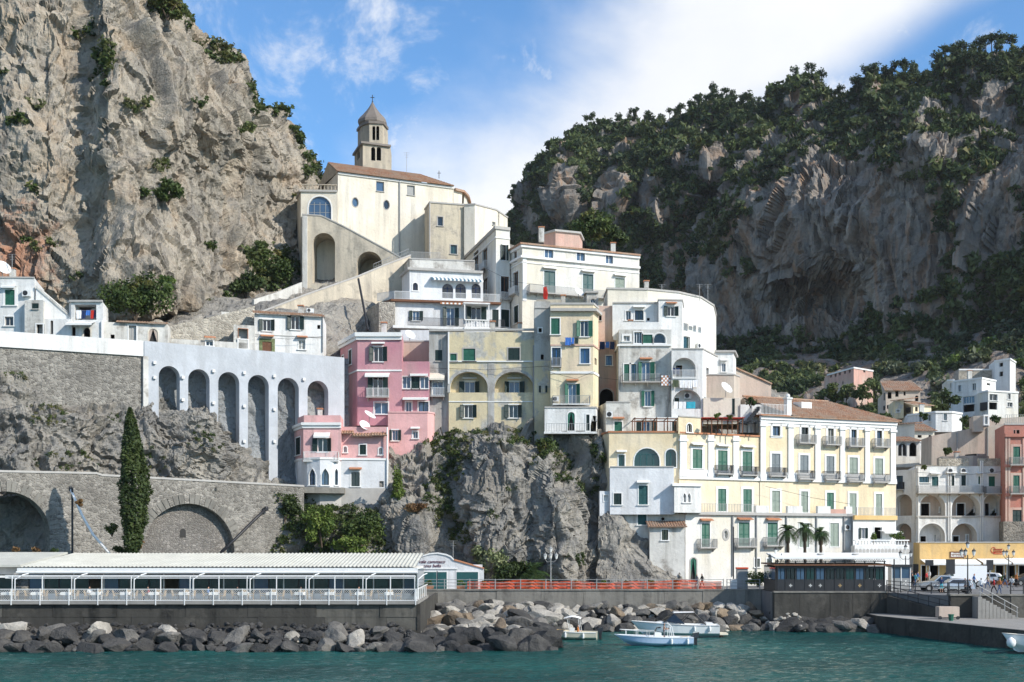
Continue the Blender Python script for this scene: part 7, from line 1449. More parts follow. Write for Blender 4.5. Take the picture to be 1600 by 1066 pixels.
while x < -8.5:      # below the restaurant, two ranks
    s = r.choice((.65, .8, .95, 1.1, 1.35)); put_boulder(BD if r.random() < .95 else BPp, x, 107.2+r.uniform(-.8, .8), .12, s, *L1); x += s*1.15
x = -47
while x < -8.5:
    s = r.uniform(.85, 1.35); q = r.random(); put_boulder(BD if q < .8 else BB if q < .88 else BPp, x, 109.7+r.uniform(-.5, .5), .85, s, *(L6 if q >= .8 else L1)); x += s*1.5
for x, D, z, s in ((-45.6, 110.8, 1.3, 1.5), (-43.3, 110.9, 1.5, 1.2), (-39.5, 110.8, 1.4, 1.1), (-35.5, 110.5, 1.5, 1.2), (-29.8, 110.6, 1.4, .8), (-15, 111, 1.1, 1.4), (-11.5, 110.8, 1.2, 1.3)): put_boulder(BPp, x, D, z, s, *L6)
for row, (D, z, n) in enumerate(((107.4, .1, 9), (110, .5, 9), (113.2, .8, 9), (116.6, .9, 9), (120.2, 1.0, 10), (124, 1.2, 10), (128, 1.4, 11), (132, 1.6, 11), (135.6, 1.9, 11), (138.4, 2.1, 11))):
    x0, x1 = -8.2, (4.2 if row < 2 else 3.6 if row < 4 else 2.6 if row < 6 else 3.5)
    for i in range(n):
        x = x0+(x1-x0)*(i+r.uniform(.15, .85))/n; ms = BD if row < 3 else (BPp if r.random() < .72 else BD if r.random() < .6 else BB)
        put_boulder(ms, x, D+r.uniform(-.9, .9), z+r.uniform(-.15, .35), r.uniform(.75, 1.35), *(L3 if row < 3 else L2))
for row, (D, z, n) in enumerate(((132.3, .15, 19), (134.4, .75, 20), (136.6, 1.4, 20), (138.8, 1.9, 22))):
    for i in range(n):
        x = 3.4+(26.4-3.4)*(i+r.uniform(.15, .85))/n; q = r.random(); put_boulder(BPp if q < (.35, .45, .6, .75)[row] else BD if q < .85 else BB, x, D+r.uniform(-.6, .6), z+r.uniform(-.1, .3), r.uniform(.65, 1.2), *L4)
for i in range(15): put_boulder(BD if r.random() < .7 else BPp, 27.2+.68*i+r.uniform(-.3, .3), 132-r.uniform(0, 1.6)-.06*i, .35+r.uniform(-.2, .5), r.uniform(.7, 1.3), *L5)
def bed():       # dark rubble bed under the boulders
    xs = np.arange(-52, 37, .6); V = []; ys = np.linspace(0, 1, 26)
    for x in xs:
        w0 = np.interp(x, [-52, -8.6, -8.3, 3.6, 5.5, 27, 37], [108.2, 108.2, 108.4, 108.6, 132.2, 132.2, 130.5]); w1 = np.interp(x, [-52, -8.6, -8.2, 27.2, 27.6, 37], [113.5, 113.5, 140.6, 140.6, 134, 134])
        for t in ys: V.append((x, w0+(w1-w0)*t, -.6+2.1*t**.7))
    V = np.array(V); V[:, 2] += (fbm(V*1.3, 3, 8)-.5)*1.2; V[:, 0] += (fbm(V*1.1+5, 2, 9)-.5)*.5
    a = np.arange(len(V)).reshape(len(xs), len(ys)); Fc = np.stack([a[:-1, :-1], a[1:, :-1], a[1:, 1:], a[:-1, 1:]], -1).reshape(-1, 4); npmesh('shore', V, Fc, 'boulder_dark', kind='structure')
bed()
rv = np.random.default_rng(9); nn = 900; X = rv.uniform(-47, 30, nn); t = rv.uniform(0, 1, nn)
w0 = np.interp(X, [-52, -8.6, -8.3, 3.6, 5.5, 27, 37], [107.5, 107.5, 107.6, 108, 132, 132, 130.5]); w1 = np.interp(X, [-52, -8.6, -8.2, 27.2, 27.6, 37], [112.5, 112.5, 139.6, 139.6, 133, 133])
ico = boulder_meshes('boulder_pale', 1, 500, 2)[0]; tv = np.array([v.co[:] for v in ico.vertices]); tf = np.array([p.vertices[:] for p in ico.polygons]); pts = np.stack([X, w0+(w1-w0)*t, -.25+2.2*t**.7], 1)
W, Fo = scatter(tv, tf, pts, rv.uniform(.16, .42, nn), rv); npmesh('small_stones', W, Fo, ['boulder_dark', 'boulder_pale'], mi=np.repeat(((rv.uniform(0, 1, nn) < t*.8)*(X > -8.6)).astype(int), len(tf)), kind='stuff', label='small broken stones filling the gaps between the boulders', cat='stones')
# ================================================================== trees and plants
def shrub(name, label, c, rad, n, size, mat, lobes=14, seed=0, cat='shrub', stems=3):
    rg = np.random.default_rng(seed); c = Vector(c); e = empty(name, (c.x, c.y, c.z-rad[2]*.75), label, cat); V, Fc = crown(n, rad, rg, lobes, size, hollow=.35); npmesh('crown', V+np.array(c), Fc, mat, e)
    mb = MB()
    for k in range(stems):
        a = rg.uniform(0, 6.28); mb.tube([(c.x, c.y, c.z-rad[2]*1.0), (c.x+math.cos(a)*rad[0]*.2, c.y+math.sin(a)*rad[1]*.2, c.z-rad[2]*.3), (c.x+math.cos(a)*rad[0]*.5, c.y+math.sin(a)*rad[1]*.5, c.z+rad[2]*.3)], .07*rad[0]**.5, 5, .02)
    mb.build('trunk', 'bark', e); return e
shrub('broad_bush', 'large dark green bush on the cliff foot above the low white wall', P(212, 461, 156), (4.7, 3.4, 3.2), 6500, .30, 'leaf_bush', 24, 1)
shrub('broad_bush', 'yellowing shrub at the right end of the large dark bush', P(262, 445, 160), (1.6, 1.5, 1.3), 900, .26, 'leaf_bright', 9, 2)
shrub('ramp_bush', 'dark shrubs in the hollow left of the church arches', P(428, 428, 197), (3.6, 2.5, 3.0), 2600, .32, 'leaf_bush', 16, 61)
shrub('ramp_bush', 'dark shrubs above the sloping white parapet', P(385, 446, 190), (3.6, 2.2, 2.2), 2200, .32, 'leaf_cypress', 14, 62)
shrub('cliff_bush', 'round bush growing alone in the middle of the pale cliff', P(263, 299, 176), (2.3, 1.9, 1.9), 1500, .30, 'leaf_bush', 12, 3)
shrub('hill_tree', 'green tree behind the roof of the white palazzo', P(925, 352, 232), (4.6, 3.6, 2.9), 2600, .42, 'leaf_bush', 16, 4, 'tree')
shrub('hill_tree', 'darker tree at the right end of the white palazzo roof', P(962, 366, 238), (3.2, 3, 2.4), 1500, .42, 'leaf_cypress', 11, 5, 'tree')
shrub('cliff_top_tree', 'tree hanging over the edge at the top of the left cliff', P(262, 8, 190), (3.6, 3, 2.2), 1800, .38, 'leaf_bush', 13, 6, 'tree')
shrub('flowering_bush', 'big pale flowering bush beside the club house', P(772, 872, 147), (2.9, 2.2, 2.5), 3600, .24, 'leaf_flower', 18, 7)
shrub('dark_bush', 'dark shrub under the flowering bush by the promenade', P(800, 893, 146), (3.0, 1.6, 1.7), 2200, .24, 'leaf_cypress', 14, 8)
shrub('ivy_mass', 'bright green ivy at the corner of the pink villa base', P(621, 762, 151), (1.3, 1.0, 2.6), 1500, .2, 'leaf_bright', 12, 9)
shrub('ivy_mass', 'rusty tuft on the ledge right of the bright ivy', P(652, 792, 149), (2.0, 1.0, .8), 800, .2, 'leaf_dry', 8, 10)
shrub('bank_tree', 'bright bushy tree on the bank behind the restaurant roof', P(503, 815, 147), (2.4, 1.8, 3.0), 3000, .24, 'leaf_bright', 16, 11, 'tree')
shrub('bank_tree', 'dark tree below the arch of the pink villa', P(565, 822, 147), (2.6, 1.8, 2.6), 2600, .24, 'leaf_bush', 15, 12, 'tree')
shrub('bank_tree', 'dark ivy clump at the viaduct end', P(445, 790, 148.5), (2.2, 1.2, 1.9), 1700, .22, 'leaf_cypress', 12, 13, 'tree')
shrub('bank_tree', 'yellow-green low shrubs behind the middle of the restaurant roof', P(545, 852, 145), (3.4, 1.5, 1.1), 1500, .22, 'leaf_bright', 12, 14, 'shrub')
shrub('fig_shrub', 'leafy shrub climbing below the white terrace of the tall yellow house', P(853, 700, 154), (1.5, 1.2, 2.0), 1300, .24, 'leaf_bush', 10, 15)
shrub('hedge', 'low green hedge left of the pavilion', P(1184, 905, 144), (2.2, .8, .9), 1300, .16, 'leaf_bright', 12, 16, 'hedge')
shrub('terrace_hedge', 'round clipped bush on the white annexe terrace', P(1402, 838, 160.5), (1.2, .6, .75), 700, .13, 'leaf_bright', 8, 17, 'hedge')
shrub('terrace_hedge', 'leafy pot plant by the annexe door', P(1365, 843, 160.5), (.5, .4, .9), 350, .14, 'leaf_bright', 5, 18, 'plant')
for i, (x, y, D, s, m) in enumerate(((1173, 629, 158.4, .9, 'leaf_palm'), (1122, 650, 153, .5, 'leaf_bright'), (1140, 651, 153.2, .45, 'leaf_bush'), (1478, 706, 186, 1.0, 'leaf_bush'), (1445, 730, 179, .6, 'leaf_bush'), (1556, 655, 225, 1.3, 'leaf_bush'), (1510, 655, 228, 1.8, 'leaf_bush'), (1443, 590+60, 242, 1.2, 'leaf_bush'))):
    shrub('pot_plant', ['spiky roof garden plant on the white stair terrace', 'potted shrub on the red pergola terrace', 'second potted shrub on the red pergola terrace', 'shrub on the arcaded house roof', 'creeper on the corner parapet of the arcaded house', 'bush beside the fence above the red palazzo', 'bush below the white villa', 'bush by the long white house'][i], P(x, y, D), (s, s*.8, s*.8), 320, .16 if s < 1 else .3, m, 6, 30+i, 'plant')
for i, (x, y, D, sz) in enumerate(((1300, 616, 314, 3.4), (1322, 612, 312, 3.0), (1346, 614, 310, 3.2), (1368, 604, 316, 3.6), (1384, 652, 252, 2.0), (1470, 634, 262, 3.0), (1484, 622, 270, 2.6))):
    shrub('hill_tree', ['bushy tree below the left corner of the pink hill house', 'tree below the middle of the pink hill house', 'tree below the right corner of the pink hill house', 'tree right of the pink hill house', 'shrub below the beige hill house', 'tree left of the white villa', 'small tree by the small beige house'][i], P(x, y, D), (sz, sz*.8, sz*.8), 700, .5, 'leaf_scrub' if i % 2 else 'leaf_bush', 9, 110+i, 'tree')
# cypress
rg = np.random.default_rng(70); c0 = P(206, 866, 127.2); e = empty('cypress', (c0.x, c0.y, c0.z-3), 'tall dark cypress standing against the viaduct', 'cypress')
Cc = []; nl = 11000; zb, zt = c0.z-.5, zat(638, 127.2)
for _ in range(70):
    pass
hb = rg.uniform(0, 1, nl)**.9; prof = np.interp(hb, [0, .08, .2, .45, .6, .8, .92, 1], [.5, .75, 1.05, 1.5, 1.25, .8, .5, .06]); ang = rg.uniform(0, 2*np.pi, nl); lump = .62+.70*(fbm(np.stack([np.cos(ang)*2.2, np.sin(ang)*2.2, hb*16], 1), 3, 6))
rr = prof*lump*rg.uniform(.62, 1.02, nl)**.6; Cp = np.stack([c0.x+rr*np.cos(ang)+.25*np.sin(hb*4), c0.y+rr*np.sin(ang), zb+(zt-zb)*hb], 1)
V, Fc = leafquads(Cp, .21, rg, .9, 1.8, nrm=np.stack([np.cos(ang), np.sin(ang), .3+0*ang], 1)); npmesh('crown', V, Fc, 'leaf_cypress', e); MB().tube([(c0.x, c0.y, c0.z-3), (c0.x+.1, c0.y, zt-2)], .28, 7, .05).build('trunk', 'bark', e)
for i, (x, y, s, m) in enumerate(((175, 826, 1.0, 'leaf_bush'), (188, 858, 1.0, 'leaf_bush'), (125, 785, .5, 'leaf_dry'), (24, 862, .6, 'leaf_dry'), (58, 862, .7, 'leaf_dry'), (85, 862, .6, 'leaf_bush'), (215, 850, .9, 'leaf_dry'))):
    shrub('bank_shrub', ['scrubby bush left of the cypress', 'low bush at the foot of the cypress', 'dry tuft on the drain hose', 'dry tuft above the left end of the restaurant roof', 'second dry tuft above the restaurant roof', 'green tuft above the restaurant roof', 'rusty bush right of the cypress foot'][i], P(x, y, 128.2), (s, s*.8, s*.8), 420, .16, m, 7, 50+i)
# palms
def palm(name, label, base, h, nf, fl, seed, mat='leaf_palm', tr=.16, lean=0):
    rg = random.Random(seed); base = Vector(base); e = empty(name, base, label, 'palm tree'); top = base+Vector((lean, 0, h)); tb = MB()
    segs = 9
    for k in range(segs):
        a, b = base+(top-base)*k/segs, base+(top-base)*(k+1)/segs; tb.tube([a, b], tr*1.15 if k < 7 else tr*1.5, 8, tr*.95 if k < 7 else tr*1.7)
    tb.build('trunk', 'bark', e)
    for k in range(nf):
        az = k*2.4+rg.uniform(-.2, .2); el = rg.uniform(-.5, 1.25); L = fl*rg.uniform(.8, 1.1); d = Vector((math.cos(az), math.sin(az), 0)); mb = MB(); pts = []
        for j in range(8):
            t = j/7; pts.append(top+d*(L*t*math.cos(el)*(1-.12*t))+Vector((0, 0, L*(math.sin(el)*t-.75*t*t*(.6+.4*math.cos(el))))))
        sd = Vector((-d.y, d.x, 0))
        for j in range(1, 8):
            for sg in (-1, 1):
                for q in (0, .5):
                    p = pts[j-1].lerp(pts[j], q); tn = (pts[j]-pts[j-1]).normalized(); ll = fl*.34*math.sin(math.pi*min(1, (j-.3+q)/8.2))+.06; tip = p+sd*sg*ll*.8+tn*ll*.55+Vector((0, 0, -.22*ll)); w_ = tn*.045
                    mb.add([p-w_, p+w_, tip], [(0, 1, 2)])
        mb.tube(pts, .022, 4, .008); mb.build('frond', mat, e)
    return e
for i, x in enumerate((1232, 1258.5, 1283.5)):
    b = P(x, 912, 146.5); palm('palm_tree', ('left of the three fan palms behind the pavilion roof', 'middle of the three fan palms behind the pavilion roof', 'right and smallest of the three fan palms behind the pavilion roof')[i], (b.x, b.y, ZQ), (zat(829, 146.5), zat(825, 146.5), zat(832, 146.5))[i]-ZQ, 34, 1.75 if i < 2 else 1.45, 5+i, tr=.17, lean=-.1)
b = P(832, 915, 146); palm('date_palm', 'short bushy date palm on the promenade before the rock', (b.x, b.y, ZQ), 1.6, 46, 3.4, 44, 'leaf_palm', .3)
for k, x in enumerate((671, 720, 757, 793, 828, 902, 943, 980, 1018, 1056)):
    q = P(x, 921, 141.6); e = empty('planter', (q.x, q.y, ZQ), f'{["first","second","third","fourth","fifth","sixth","seventh","eighth","ninth","tenth"][k]} terracotta planter along the promenade, counted from the club house', 'planter', 'planters along the promenade railing'); MB().hexa([(q.x-.4, q.y-.2, ZQ), (q.x+.4, q.y-.2, ZQ), (q.x+.4, q.y+.2, ZQ), (q.x-.4, q.y+.2, ZQ)], [(q.x-.48, q.y-.25, ZQ+.5), (q.x+.48, q.y-.25, ZQ+.5), (q.x+.48, q.y+.25, ZQ+.5), (q.x-.48, q.y+.25, ZQ+.5)]).build('pot', 'terracotta', e)
    V, Fc = crown(220, (.55, .35, .4), np.random.default_rng(k), 6, .13); npmesh('foliage', V+np.array([q.x, q.y, ZQ+.8]), Fc, 'leaf_bright', e)

# ================================================================== lamps, boards
plain('lamp_glass', (.75, .75, .70), .25, .5, var=.05)
def lamp(label, base, h, n=3, mat='iron_dark'):
    b = Vector(base); e = empty('street_lamp', b, label, 'street lamp'); MB().lathe(b, [(.22, 0), (.22, .25), (.13, .4), (.11, .9), (.07, 1.1), (.055, h-.9)], 10).build('pole', mat, e)
    spots = [(0, 0, h)]+[(.62*math.cos(R(a)), .62*math.sin(R(a)), h-.75) for a in ([0, 180, 90][:n])]
    for i, (dx, dy, z) in enumerate(spots):
        p = b+Vector((dx, dy, z))
        if i: MB().tube([b+Vector((0, 0, h-1.25)), b+Vector((dx*.6, dy*.6, h-1.3)), b+Vector((dx, dy, h-1.05)), p-Vector((0, 0, .2))], .03, 6).build('arm', mat, e)
        l = MB().lathe(p-Vector((0, 0, .22)), [(.10, 0), (.20, .42), (.20, .43)], 6).build('lantern', 'lamp_glass', e); MB().lathe(p+Vector((0, 0, .2)), [(.24, 0), (.16, .14), (.05, .2), (.02, .35)], 6).build('cap', mat, l)
    return e
q = P(860.5, 921, 142.8); lamp('three-armed street lamp in front of the grey rock spur', (q.x, q.y, ZQ), zat(860, 142.8)-ZQ, mat='iron_grey')
q = P(1512, 930, 127.5); lamp('tall black street lamp at the top of the pier stair', (q.x, q.y, ZQ), zat(853, 127.5)-ZQ)
q = P(1576, 912, 160); lamp('street lamp in front of the ochre shops at the far right', (q.x, q.y, ZQ), zat(856, 160)-ZQ); q = P(1212, 922, 138.5); lamp('street lamp at the left end of the pavilion', (q.x, q.y, ZQ), zat(862, 138.5)-ZQ, 2); q = P(1415, 915, 152); lamp('street lamp behind the ticket kiosk', (q.x, q.y, ZQ), zat(857, 152)-ZQ, 2)
q = P(1146, 921, 142.5); e = empty('flag_pole', (q.x, q.y, ZQ), 'tall thin black pole at the right end of the safety net', 'pole'); MB().tube([(q.x, q.y, ZQ), (q.x, q.y, zat(823, 142.5))], .07, 6).build('shaft', 'iron_dark', e); MB().box(q.x-.35, q.x+.35, q.y-.3, q.y+.3, ZQ, ZQ+1.2).build('plinth', 'trim_white', e)
e = empty('notice_cabinet', (q.x+.9, q.y+2, ZQ), 'grey notice cabinet beside the tall black pole', 'cabinet'); MB().box(q.x+.7, q.x+1.9, q.y+1.6, q.y+2.4, ZQ, ZQ+2.3).build('body', 'iron_grey', e); MB().box(q.x+.65, q.x+1.95, q.y+1.5, q.y+2.45, ZQ+2.3, ZQ+2.45).build('top', 'net_red', e)
for (x, y0, y1, w_, D, lab) in ((1452, 875, 884, 13, 150, 'back of a small dark sign left of the silver pick-up'), (1485, 874, 897, 14, 139, 'tall black sign board above the silver pick-up'), (1546.5, 875, 891, 11, 152, 'black sign board right of the white van')):
    q = P(x, y0, D); e = empty('sign_board', (q.x, q.y, ZQ), lab, 'sign'); MB().tube([(q.x, q.y+.06, ZQ), (q.x, q.y+.06, q.z)], .05, 6).build('pole', 'iron_grey', e); hw = w_*D/F/2; MB().box(q.x-hw, q.x+hw, q.y-.05, q.y, zat(y1, D), q.z).build('board', 'iron_dark', e)
q = P(1481, 968, 123.5); e = empty('wheeled_bin', (q.x, q.y, ZP), 'large beige tarpaulin-covered trolley on the pier', 'trolley'); MB().box(q.x-1.0, q.x+.95, q.y-.5, q.y+.6, ZP+.25, ZP+1.25).build('body', 'beige', e)
for dx in (-.9, .8): MB().tube([(q.x+dx, q.y-.55, ZP+.2), (q.x+dx, q.y-.42, ZP+.2)], .17, 10).build('wheel', 'iron_dark', e)
q = P(1486, 972, 121); e = empty('litter_bin', (q.x, q.y, ZP), 'small green bin on the pier edge by the trolley', 'bin'); MB().lathe((q.x, q.y, ZP+.03), [(.2, 0), (.27, .55), (.3, .57), (.3, .62)], 10).build('body', 'shutter_green', e)
# cafe parasols / tables in front of the shops
for i, (x, D) in enumerate(((1553, 161), (1566, 160), (1586, 159), (1597, 160))):
    q = P(x, 905, D); e = empty('cafe_planter', (q.x, q.y, ZQ), ['leafy planter before the shop doors', 'second leafy planter before the shop doors', 'third leafy planter before the shop doors', 'last leafy planter before the shop doors'][i], 'planter', 'planters before the shops'); MB().box(q.x-.7, q.x+.7, q.y-.2, q.y+.2, ZQ, ZQ+.5).build('box', 'wood_brown', e); V, Fc = crown(200, (.8, .35, .4), np.random.default_rng(90+i), 6, .14); npmesh('foliage', V+np.array([q.x, q.y, ZQ+.8]), Fc, 'leaf_bush', e)

# ================================================================== people
SK = ['skin', 'skin_dark']
plain('skin', (.52, .31, .22), .6, .3, var=.06); plain('hair_dark', (.03, .022, .018), .6, .3); plain('hair_grey', (.55, .53, .50), .7, .2); plain('hair_brown', (.13, .07, .04), .6, .3); plain('shoe', (.05, .045, .04), .6, .3)
for nm, c in (('c_black', (.02, .02, .023)), ('c_white', (.75, .75, .74)), ('c_jeans', (.06, .10, .19)), ('c_grey', (.20, .20, .21)), ('c_red', (.45, .05, .05)), ('c_blue', (.09, .2, .45)), ('c_beige', (.45, .36, .25)), ('c_orange', (.55, .2, .06)), ('c_teal', (.1, .4, .45))): plain(nm, c, .85, .15, var=.15)
def skeleton(pose):
    J = {'pel': (0, 0, .95), 'spn': (0, .0, 1.12), 'chs': (0, .01, 1.32), 'nck': (0, 0, 1.48), 'chin': (0, -.02, 1.55), 'hd': (0, -.025, 1.64), 'crn': (0, -.01, 1.72), 'nose': (0, -.115, 1.625)}
    for s, n in ((1, 'R'), (-1, 'L')):
        J['sh'+n] = (s*.17, 0, 1.41); J['el'+n] = (s*.24, .03, 1.14); J['wr'+n] = (s*.25, -.05, .91); J['hn'+n] = (s*.25, -.08, .82); J['th'+n] = (s*.22, -.11, .85); J['hp'+n] = (s*.10, 0, .91); J['kn'+n] = (s*.10, -.02, .50); J['an'+n] = (s*.10, .03, .09); J['to'+n] = (s*.12, -.14, .035)
    if pose == 'walk':
        for n, k in (('R', 1), ('L', -1)):
            J['kn'+n] = (J['kn'+n][0], -.20*k-.02, .51); J['an'+n] = (J['an'+n][0], -.30*k+.06, .10+(.06 if k < 0 else 0)); J['to'+n] = (J['to'+n][0], -.30*k-.10, .04 if k > 0 else .05); J['el'+n] = (J['el'+n][0], .12*k+.02, 1.15); J['wr'+n] = (J['wr'+n][0], .16*k-.10, .93); J['hn'+n] = (J['hn'+n][0], .16*k-.15, .85); J['th'+n] = (J['th'+n][0], .16*k-.17, .88)
    if pose == 'sit':
        for n, s in (('R', 1), ('L', -1)):
            J['kn'+n] = (s*.12, -.45, .93); J['an'+n] = (s*.12, -.47, .50); J['to'+n] = (s*.13, -.64, .45); J['el'+n] = (s*.24, -.10, 1.16); J['wr'+n] = (s*.18, -.34, 1.08); J['hn'+n] = (s*.17, -.42, 1.06); J['th'+n] = (s*.14, -.40, 1.10)
    if pose == 'steer':
        for n, s in (('R', 1), ('L', -1)): J['el'+n] = (s*.25, -.12, 1.16); J['wr'+n] = (s*.18, -.36, 1.15); J['hn'+n] = (s*.15, -.43, 1.15); J['th'+n] = (s*.12, -.40, 1.18)
    return J
RAD = {'pel': .145, 'spn': .125, 'chs': .145, 'nck': .055, 'chin': .075, 'hd': .10, 'crn': .075, 'nose': .018, 'sh': .065, 'el': .042, 'wr': .03, 'hn': .032, 'th': .014, 'hp': .095, 'kn': .06, 'an': .042, 'to': .038}
EDG = [('pel', 'spn'), ('spn', 'chs'), ('chs', 'nck'), ('nck', 'chin'), ('chin', 'hd'), ('hd', 'crn'), ('hd', 'nose')]
for n in 'RL': EDG += [('chs', 'sh'+n), ('sh'+n, 'el'+n), ('el'+n, 'wr'+n), ('wr'+n, 'hn'+n), ('wr'+n, 'th'+n), ('pel', 'hp'+n), ('hp'+n, 'kn'+n), ('kn'+n, 'an'+n), ('an'+n, 'to'+n)]
BODY = {}
def body(pose):
    if pose in BODY: return BODY[pose]
    J = skeleton(pose); K = list(J); me = bpy.data.meshes.new('b'); me.from_pydata([J[k] for k in K], [(K.index(a), K.index(b)) for a, b in EDG], []); o = bpy.data.objects.new('b', me); COL.objects.link(o)
    md = o.modifiers.new('skin', 'SKIN'); md.use_smooth_shade = True
    for i, k in enumerate(K):
        sv = me.skin_vertices[0].data[i]; rr = RAD.get(k) or RAD[k[:-1]]; sv.radius = (rr*(1.18 if k in ('chs', 'pel') else 1), rr*(.78 if k in ('chs', 'pel', 'spn') else 1)); sv.use_root = (k == 'pel')
    ss = o.modifiers.new('sub', 'SUBSURF'); ss.levels = 1; ss.render_levels = 1
    dg = bpy.context.evaluated_depsgraph_get(); ev = o.evaluated_get(dg); m2 = bpy.data.meshes.new_from_object(ev); bpy.data.objects.remove(o)
    segs = [(np.array(J[a]), np.array(J[b]), a, b) for a, b in EDG]; C = np.array([p.center[:] for p in m2.polygons]); best = np.full(len(C), 9.); reg = np.zeros(len(C), int)
    for a, b, na, nb in segs:
        t = np.clip(((C-a)@(b-a))/max(1e-9, ((b-a)**2).sum()), 0, 1); d = np.linalg.norm(C-(a+t[:, None]*(b-a)), axis=1)
        key = na+nb; r0 = 0
        if 'hd' in key or 'chin' in key or nb[:2] in ('hn', 'th') and na[:2] == 'wr': r0 = 0
        elif nb in ('spn', 'chs') or nb[:2] == 'sh' or na[:2] == 'sh' or key == 'chsnck': r0 = 1
        elif na[:2] == 'el': r0 = 5
        elif nb[:2] in ('hp', 'kn'): r0 = 2
        elif nb[:2] == 'an': r0 = 6
        elif nb[:2] == 'to': r0 = 4
        up = d < best; best = np.where(up, d, best); reg = np.where(up, r0, reg)
    hz = J['hd']; hair = (reg == 0)*(C[:, 2] > hz[2]-.14)*((C[:, 1] > hz[1]+.015)+(C[:, 2] > hz[2]+.055) > 0); reg = np.where(hair, 3, reg); BODY[pose] = (m2, reg); return BODY[pose]
def person(label, loc, rz, pose='walk', top='c_black', bottom='c_jeans', hair='hair_dark', h=1.0, sleeve=True, shorts=False, shirtless=False):
    m0, reg = body(pose); me = m0.copy(); me.materials.clear(); t = 'skin' if shirtless else top
    for m in ('skin', t, bottom, hair, 'shoe', t if sleeve else 'skin', 'skin' if shorts else bottom): me.materials.append(MATS[m])
    me.polygons.foreach_set('material_index', reg.astype(np.int32)); me.polygons.foreach_set('use_smooth', [True]*len(me.polygons)); o = bpy.data.objects.new('person', me); COL.objects.link(o); o.location = loc; o.rotation_euler.z = rz; o.scale = (h,)*3; return tag(o, label, 'person')
def onroad(x, y): D = (CZ-ZQ)*F/(y-HY); return ((x-800)*D/F, D, ZQ)
person('person in black walking on the promenade past the green door', onroad(1097, 920), R(-80), 'walk', 'c_black', 'c_black'); person('person in grey with bare arms walking just ahead of the one in black', onroad(1089, 920), R(-80), 'walk', 'c_grey', 'c_jeans', 'hair_brown', .97, False)
person('person in black jacket striding right of the ticket kiosk', onroad(1424, 914), R(70), 'walk', 'c_black', 'c_grey', h=1.04); person('person in white trousers beside the ticket kiosk', onroad(1404.5, 921), R(30), 'stand', 'c_black', 'c_white', h=.98); person('person with orange top beside the kiosk', onroad(1410.5, 920.5), R(-150), 'stand', 'c_orange', 'c_jeans', 'hair_brown', .95)
person('person in dark coat behind the kiosk lamp', onroad(1416, 909), R(180), 'stand', 'c_black', 'c_jeans'); person('person in dark top in front of the shop corner', onroad(1437, 910), R(20), 'stand', 'c_grey', 'c_black'); person('person with white shirt in front of the shop corner', onroad(1444, 909), R(-40), 'walk', 'c_white', 'c_jeans', 'hair_brown'); person('person in blue by the shop corner pillar', onroad(1434, 914), R(90), 'walk', 'c_blue', 'c_beige', 'hair_brown', .96)
person('grey-haired person in dark blue jacket with pale blue shorts near the pier railing', onroad(1471, 927), R(-10), 'stand', 'fabric_navy', 'c_teal', 'hair_grey', .98, True, True); person('woman-sized figure in white top at the pier stair head', onroad(1515.5, 929.5), R(-60), 'walk', 'c_white', 'c_black', 'hair_dark', .94, False); person('person in dark top beside the black street lamp', onroad(1508.5, 929), R(-90), 'stand', 'c_grey', 'c_black', 'hair_dark', .97)
person('person in pale clothes with long dark hair by the stair railing', onroad(1533, 928), R(160), 'stand', 'c_white', 'c_jeans', 'hair_dark', .95); person('person in dark red top near the road railing', onroad(1553, 928.5), R(-120), 'walk', 'c_red', 'c_black', 'hair_dark', .95); person('person in orange top and jeans walking by the road railing', onroad(1561.5, 929), R(100), 'walk', 'c_orange', 'c_jeans', 'hair_brown', .96, False)
person('person in navy standing among the shop planters', onroad(1560.5, 908), R(0), 'stand', 'fabric_navy', 'c_black'); person('person in white at the shop tables', onroad(1590, 908.5), R(60), 'stand', 'c_white', 'c_beige', 'hair_brown')

more = [(1448, 913, 40, 'c_red', 'c_black', 'in red walking in front of the shop awnings'), (1452, 911, -70, 'c_white', 'c_beige', 'in white and beige beside the small dark sign'), (1430, 918, 120, 'c_teal', 'c_jeans', 'in teal crossing the road behind the ramp railing'), (1426, 921, -60, 'c_black', 'c_black', 'all in black by the ramp railing'), (1522, 921, 80, 'c_blue', 'c_black', 'in blue behind the stair railing'), (1543, 920, -100, 'c_beige', 'c_jeans', 'in beige near the small white car'), (1570, 919, 60, 'c_black', 'c_jeans', 'in black jacket right of the orange walker'), (1581, 924, -80, 'c_white', 'c_grey', 'in white shirt near the right edge of the road'), (1588, 918, 100, 'c_orange', 'c_black', 'in orange shirt behind the far right lamp'), (1420, 907, 10, 'c_grey', 'c_black', 'in grey in the doorway right of the annexe')]
for x, y, a, t, b, lab in more: person('person '+lab, onroad(x, y), R(a), rnd.choice(('walk', 'stand')), t, b, rnd.choice(('hair_dark', 'hair_brown')), rnd.uniform(.93, 1.03), rnd.random() < .6)
for i, x in enumerate((140, 232, 325, 372, 470, 560)):
    q = P(x, 930, 114.9); person(['diner in white at the far left terrace tables', 'diner in red left of the middle of the terrace', 'diner in blue at the middle of the terrace', 'diner in black right of the one in blue', 'diner in beige towards the right of the terrace', 'diner in grey near the right end of the terrace'][i], (q.x, q.y, ZD-.42), R((20, -60, 90, -90, 30, 100)[i]), 'sit', ('c_white', 'c_red', 'c_blue', 'c_black', 'c_beige', 'c_grey')[i], 'c_jeans', 'hair_dark', .95)
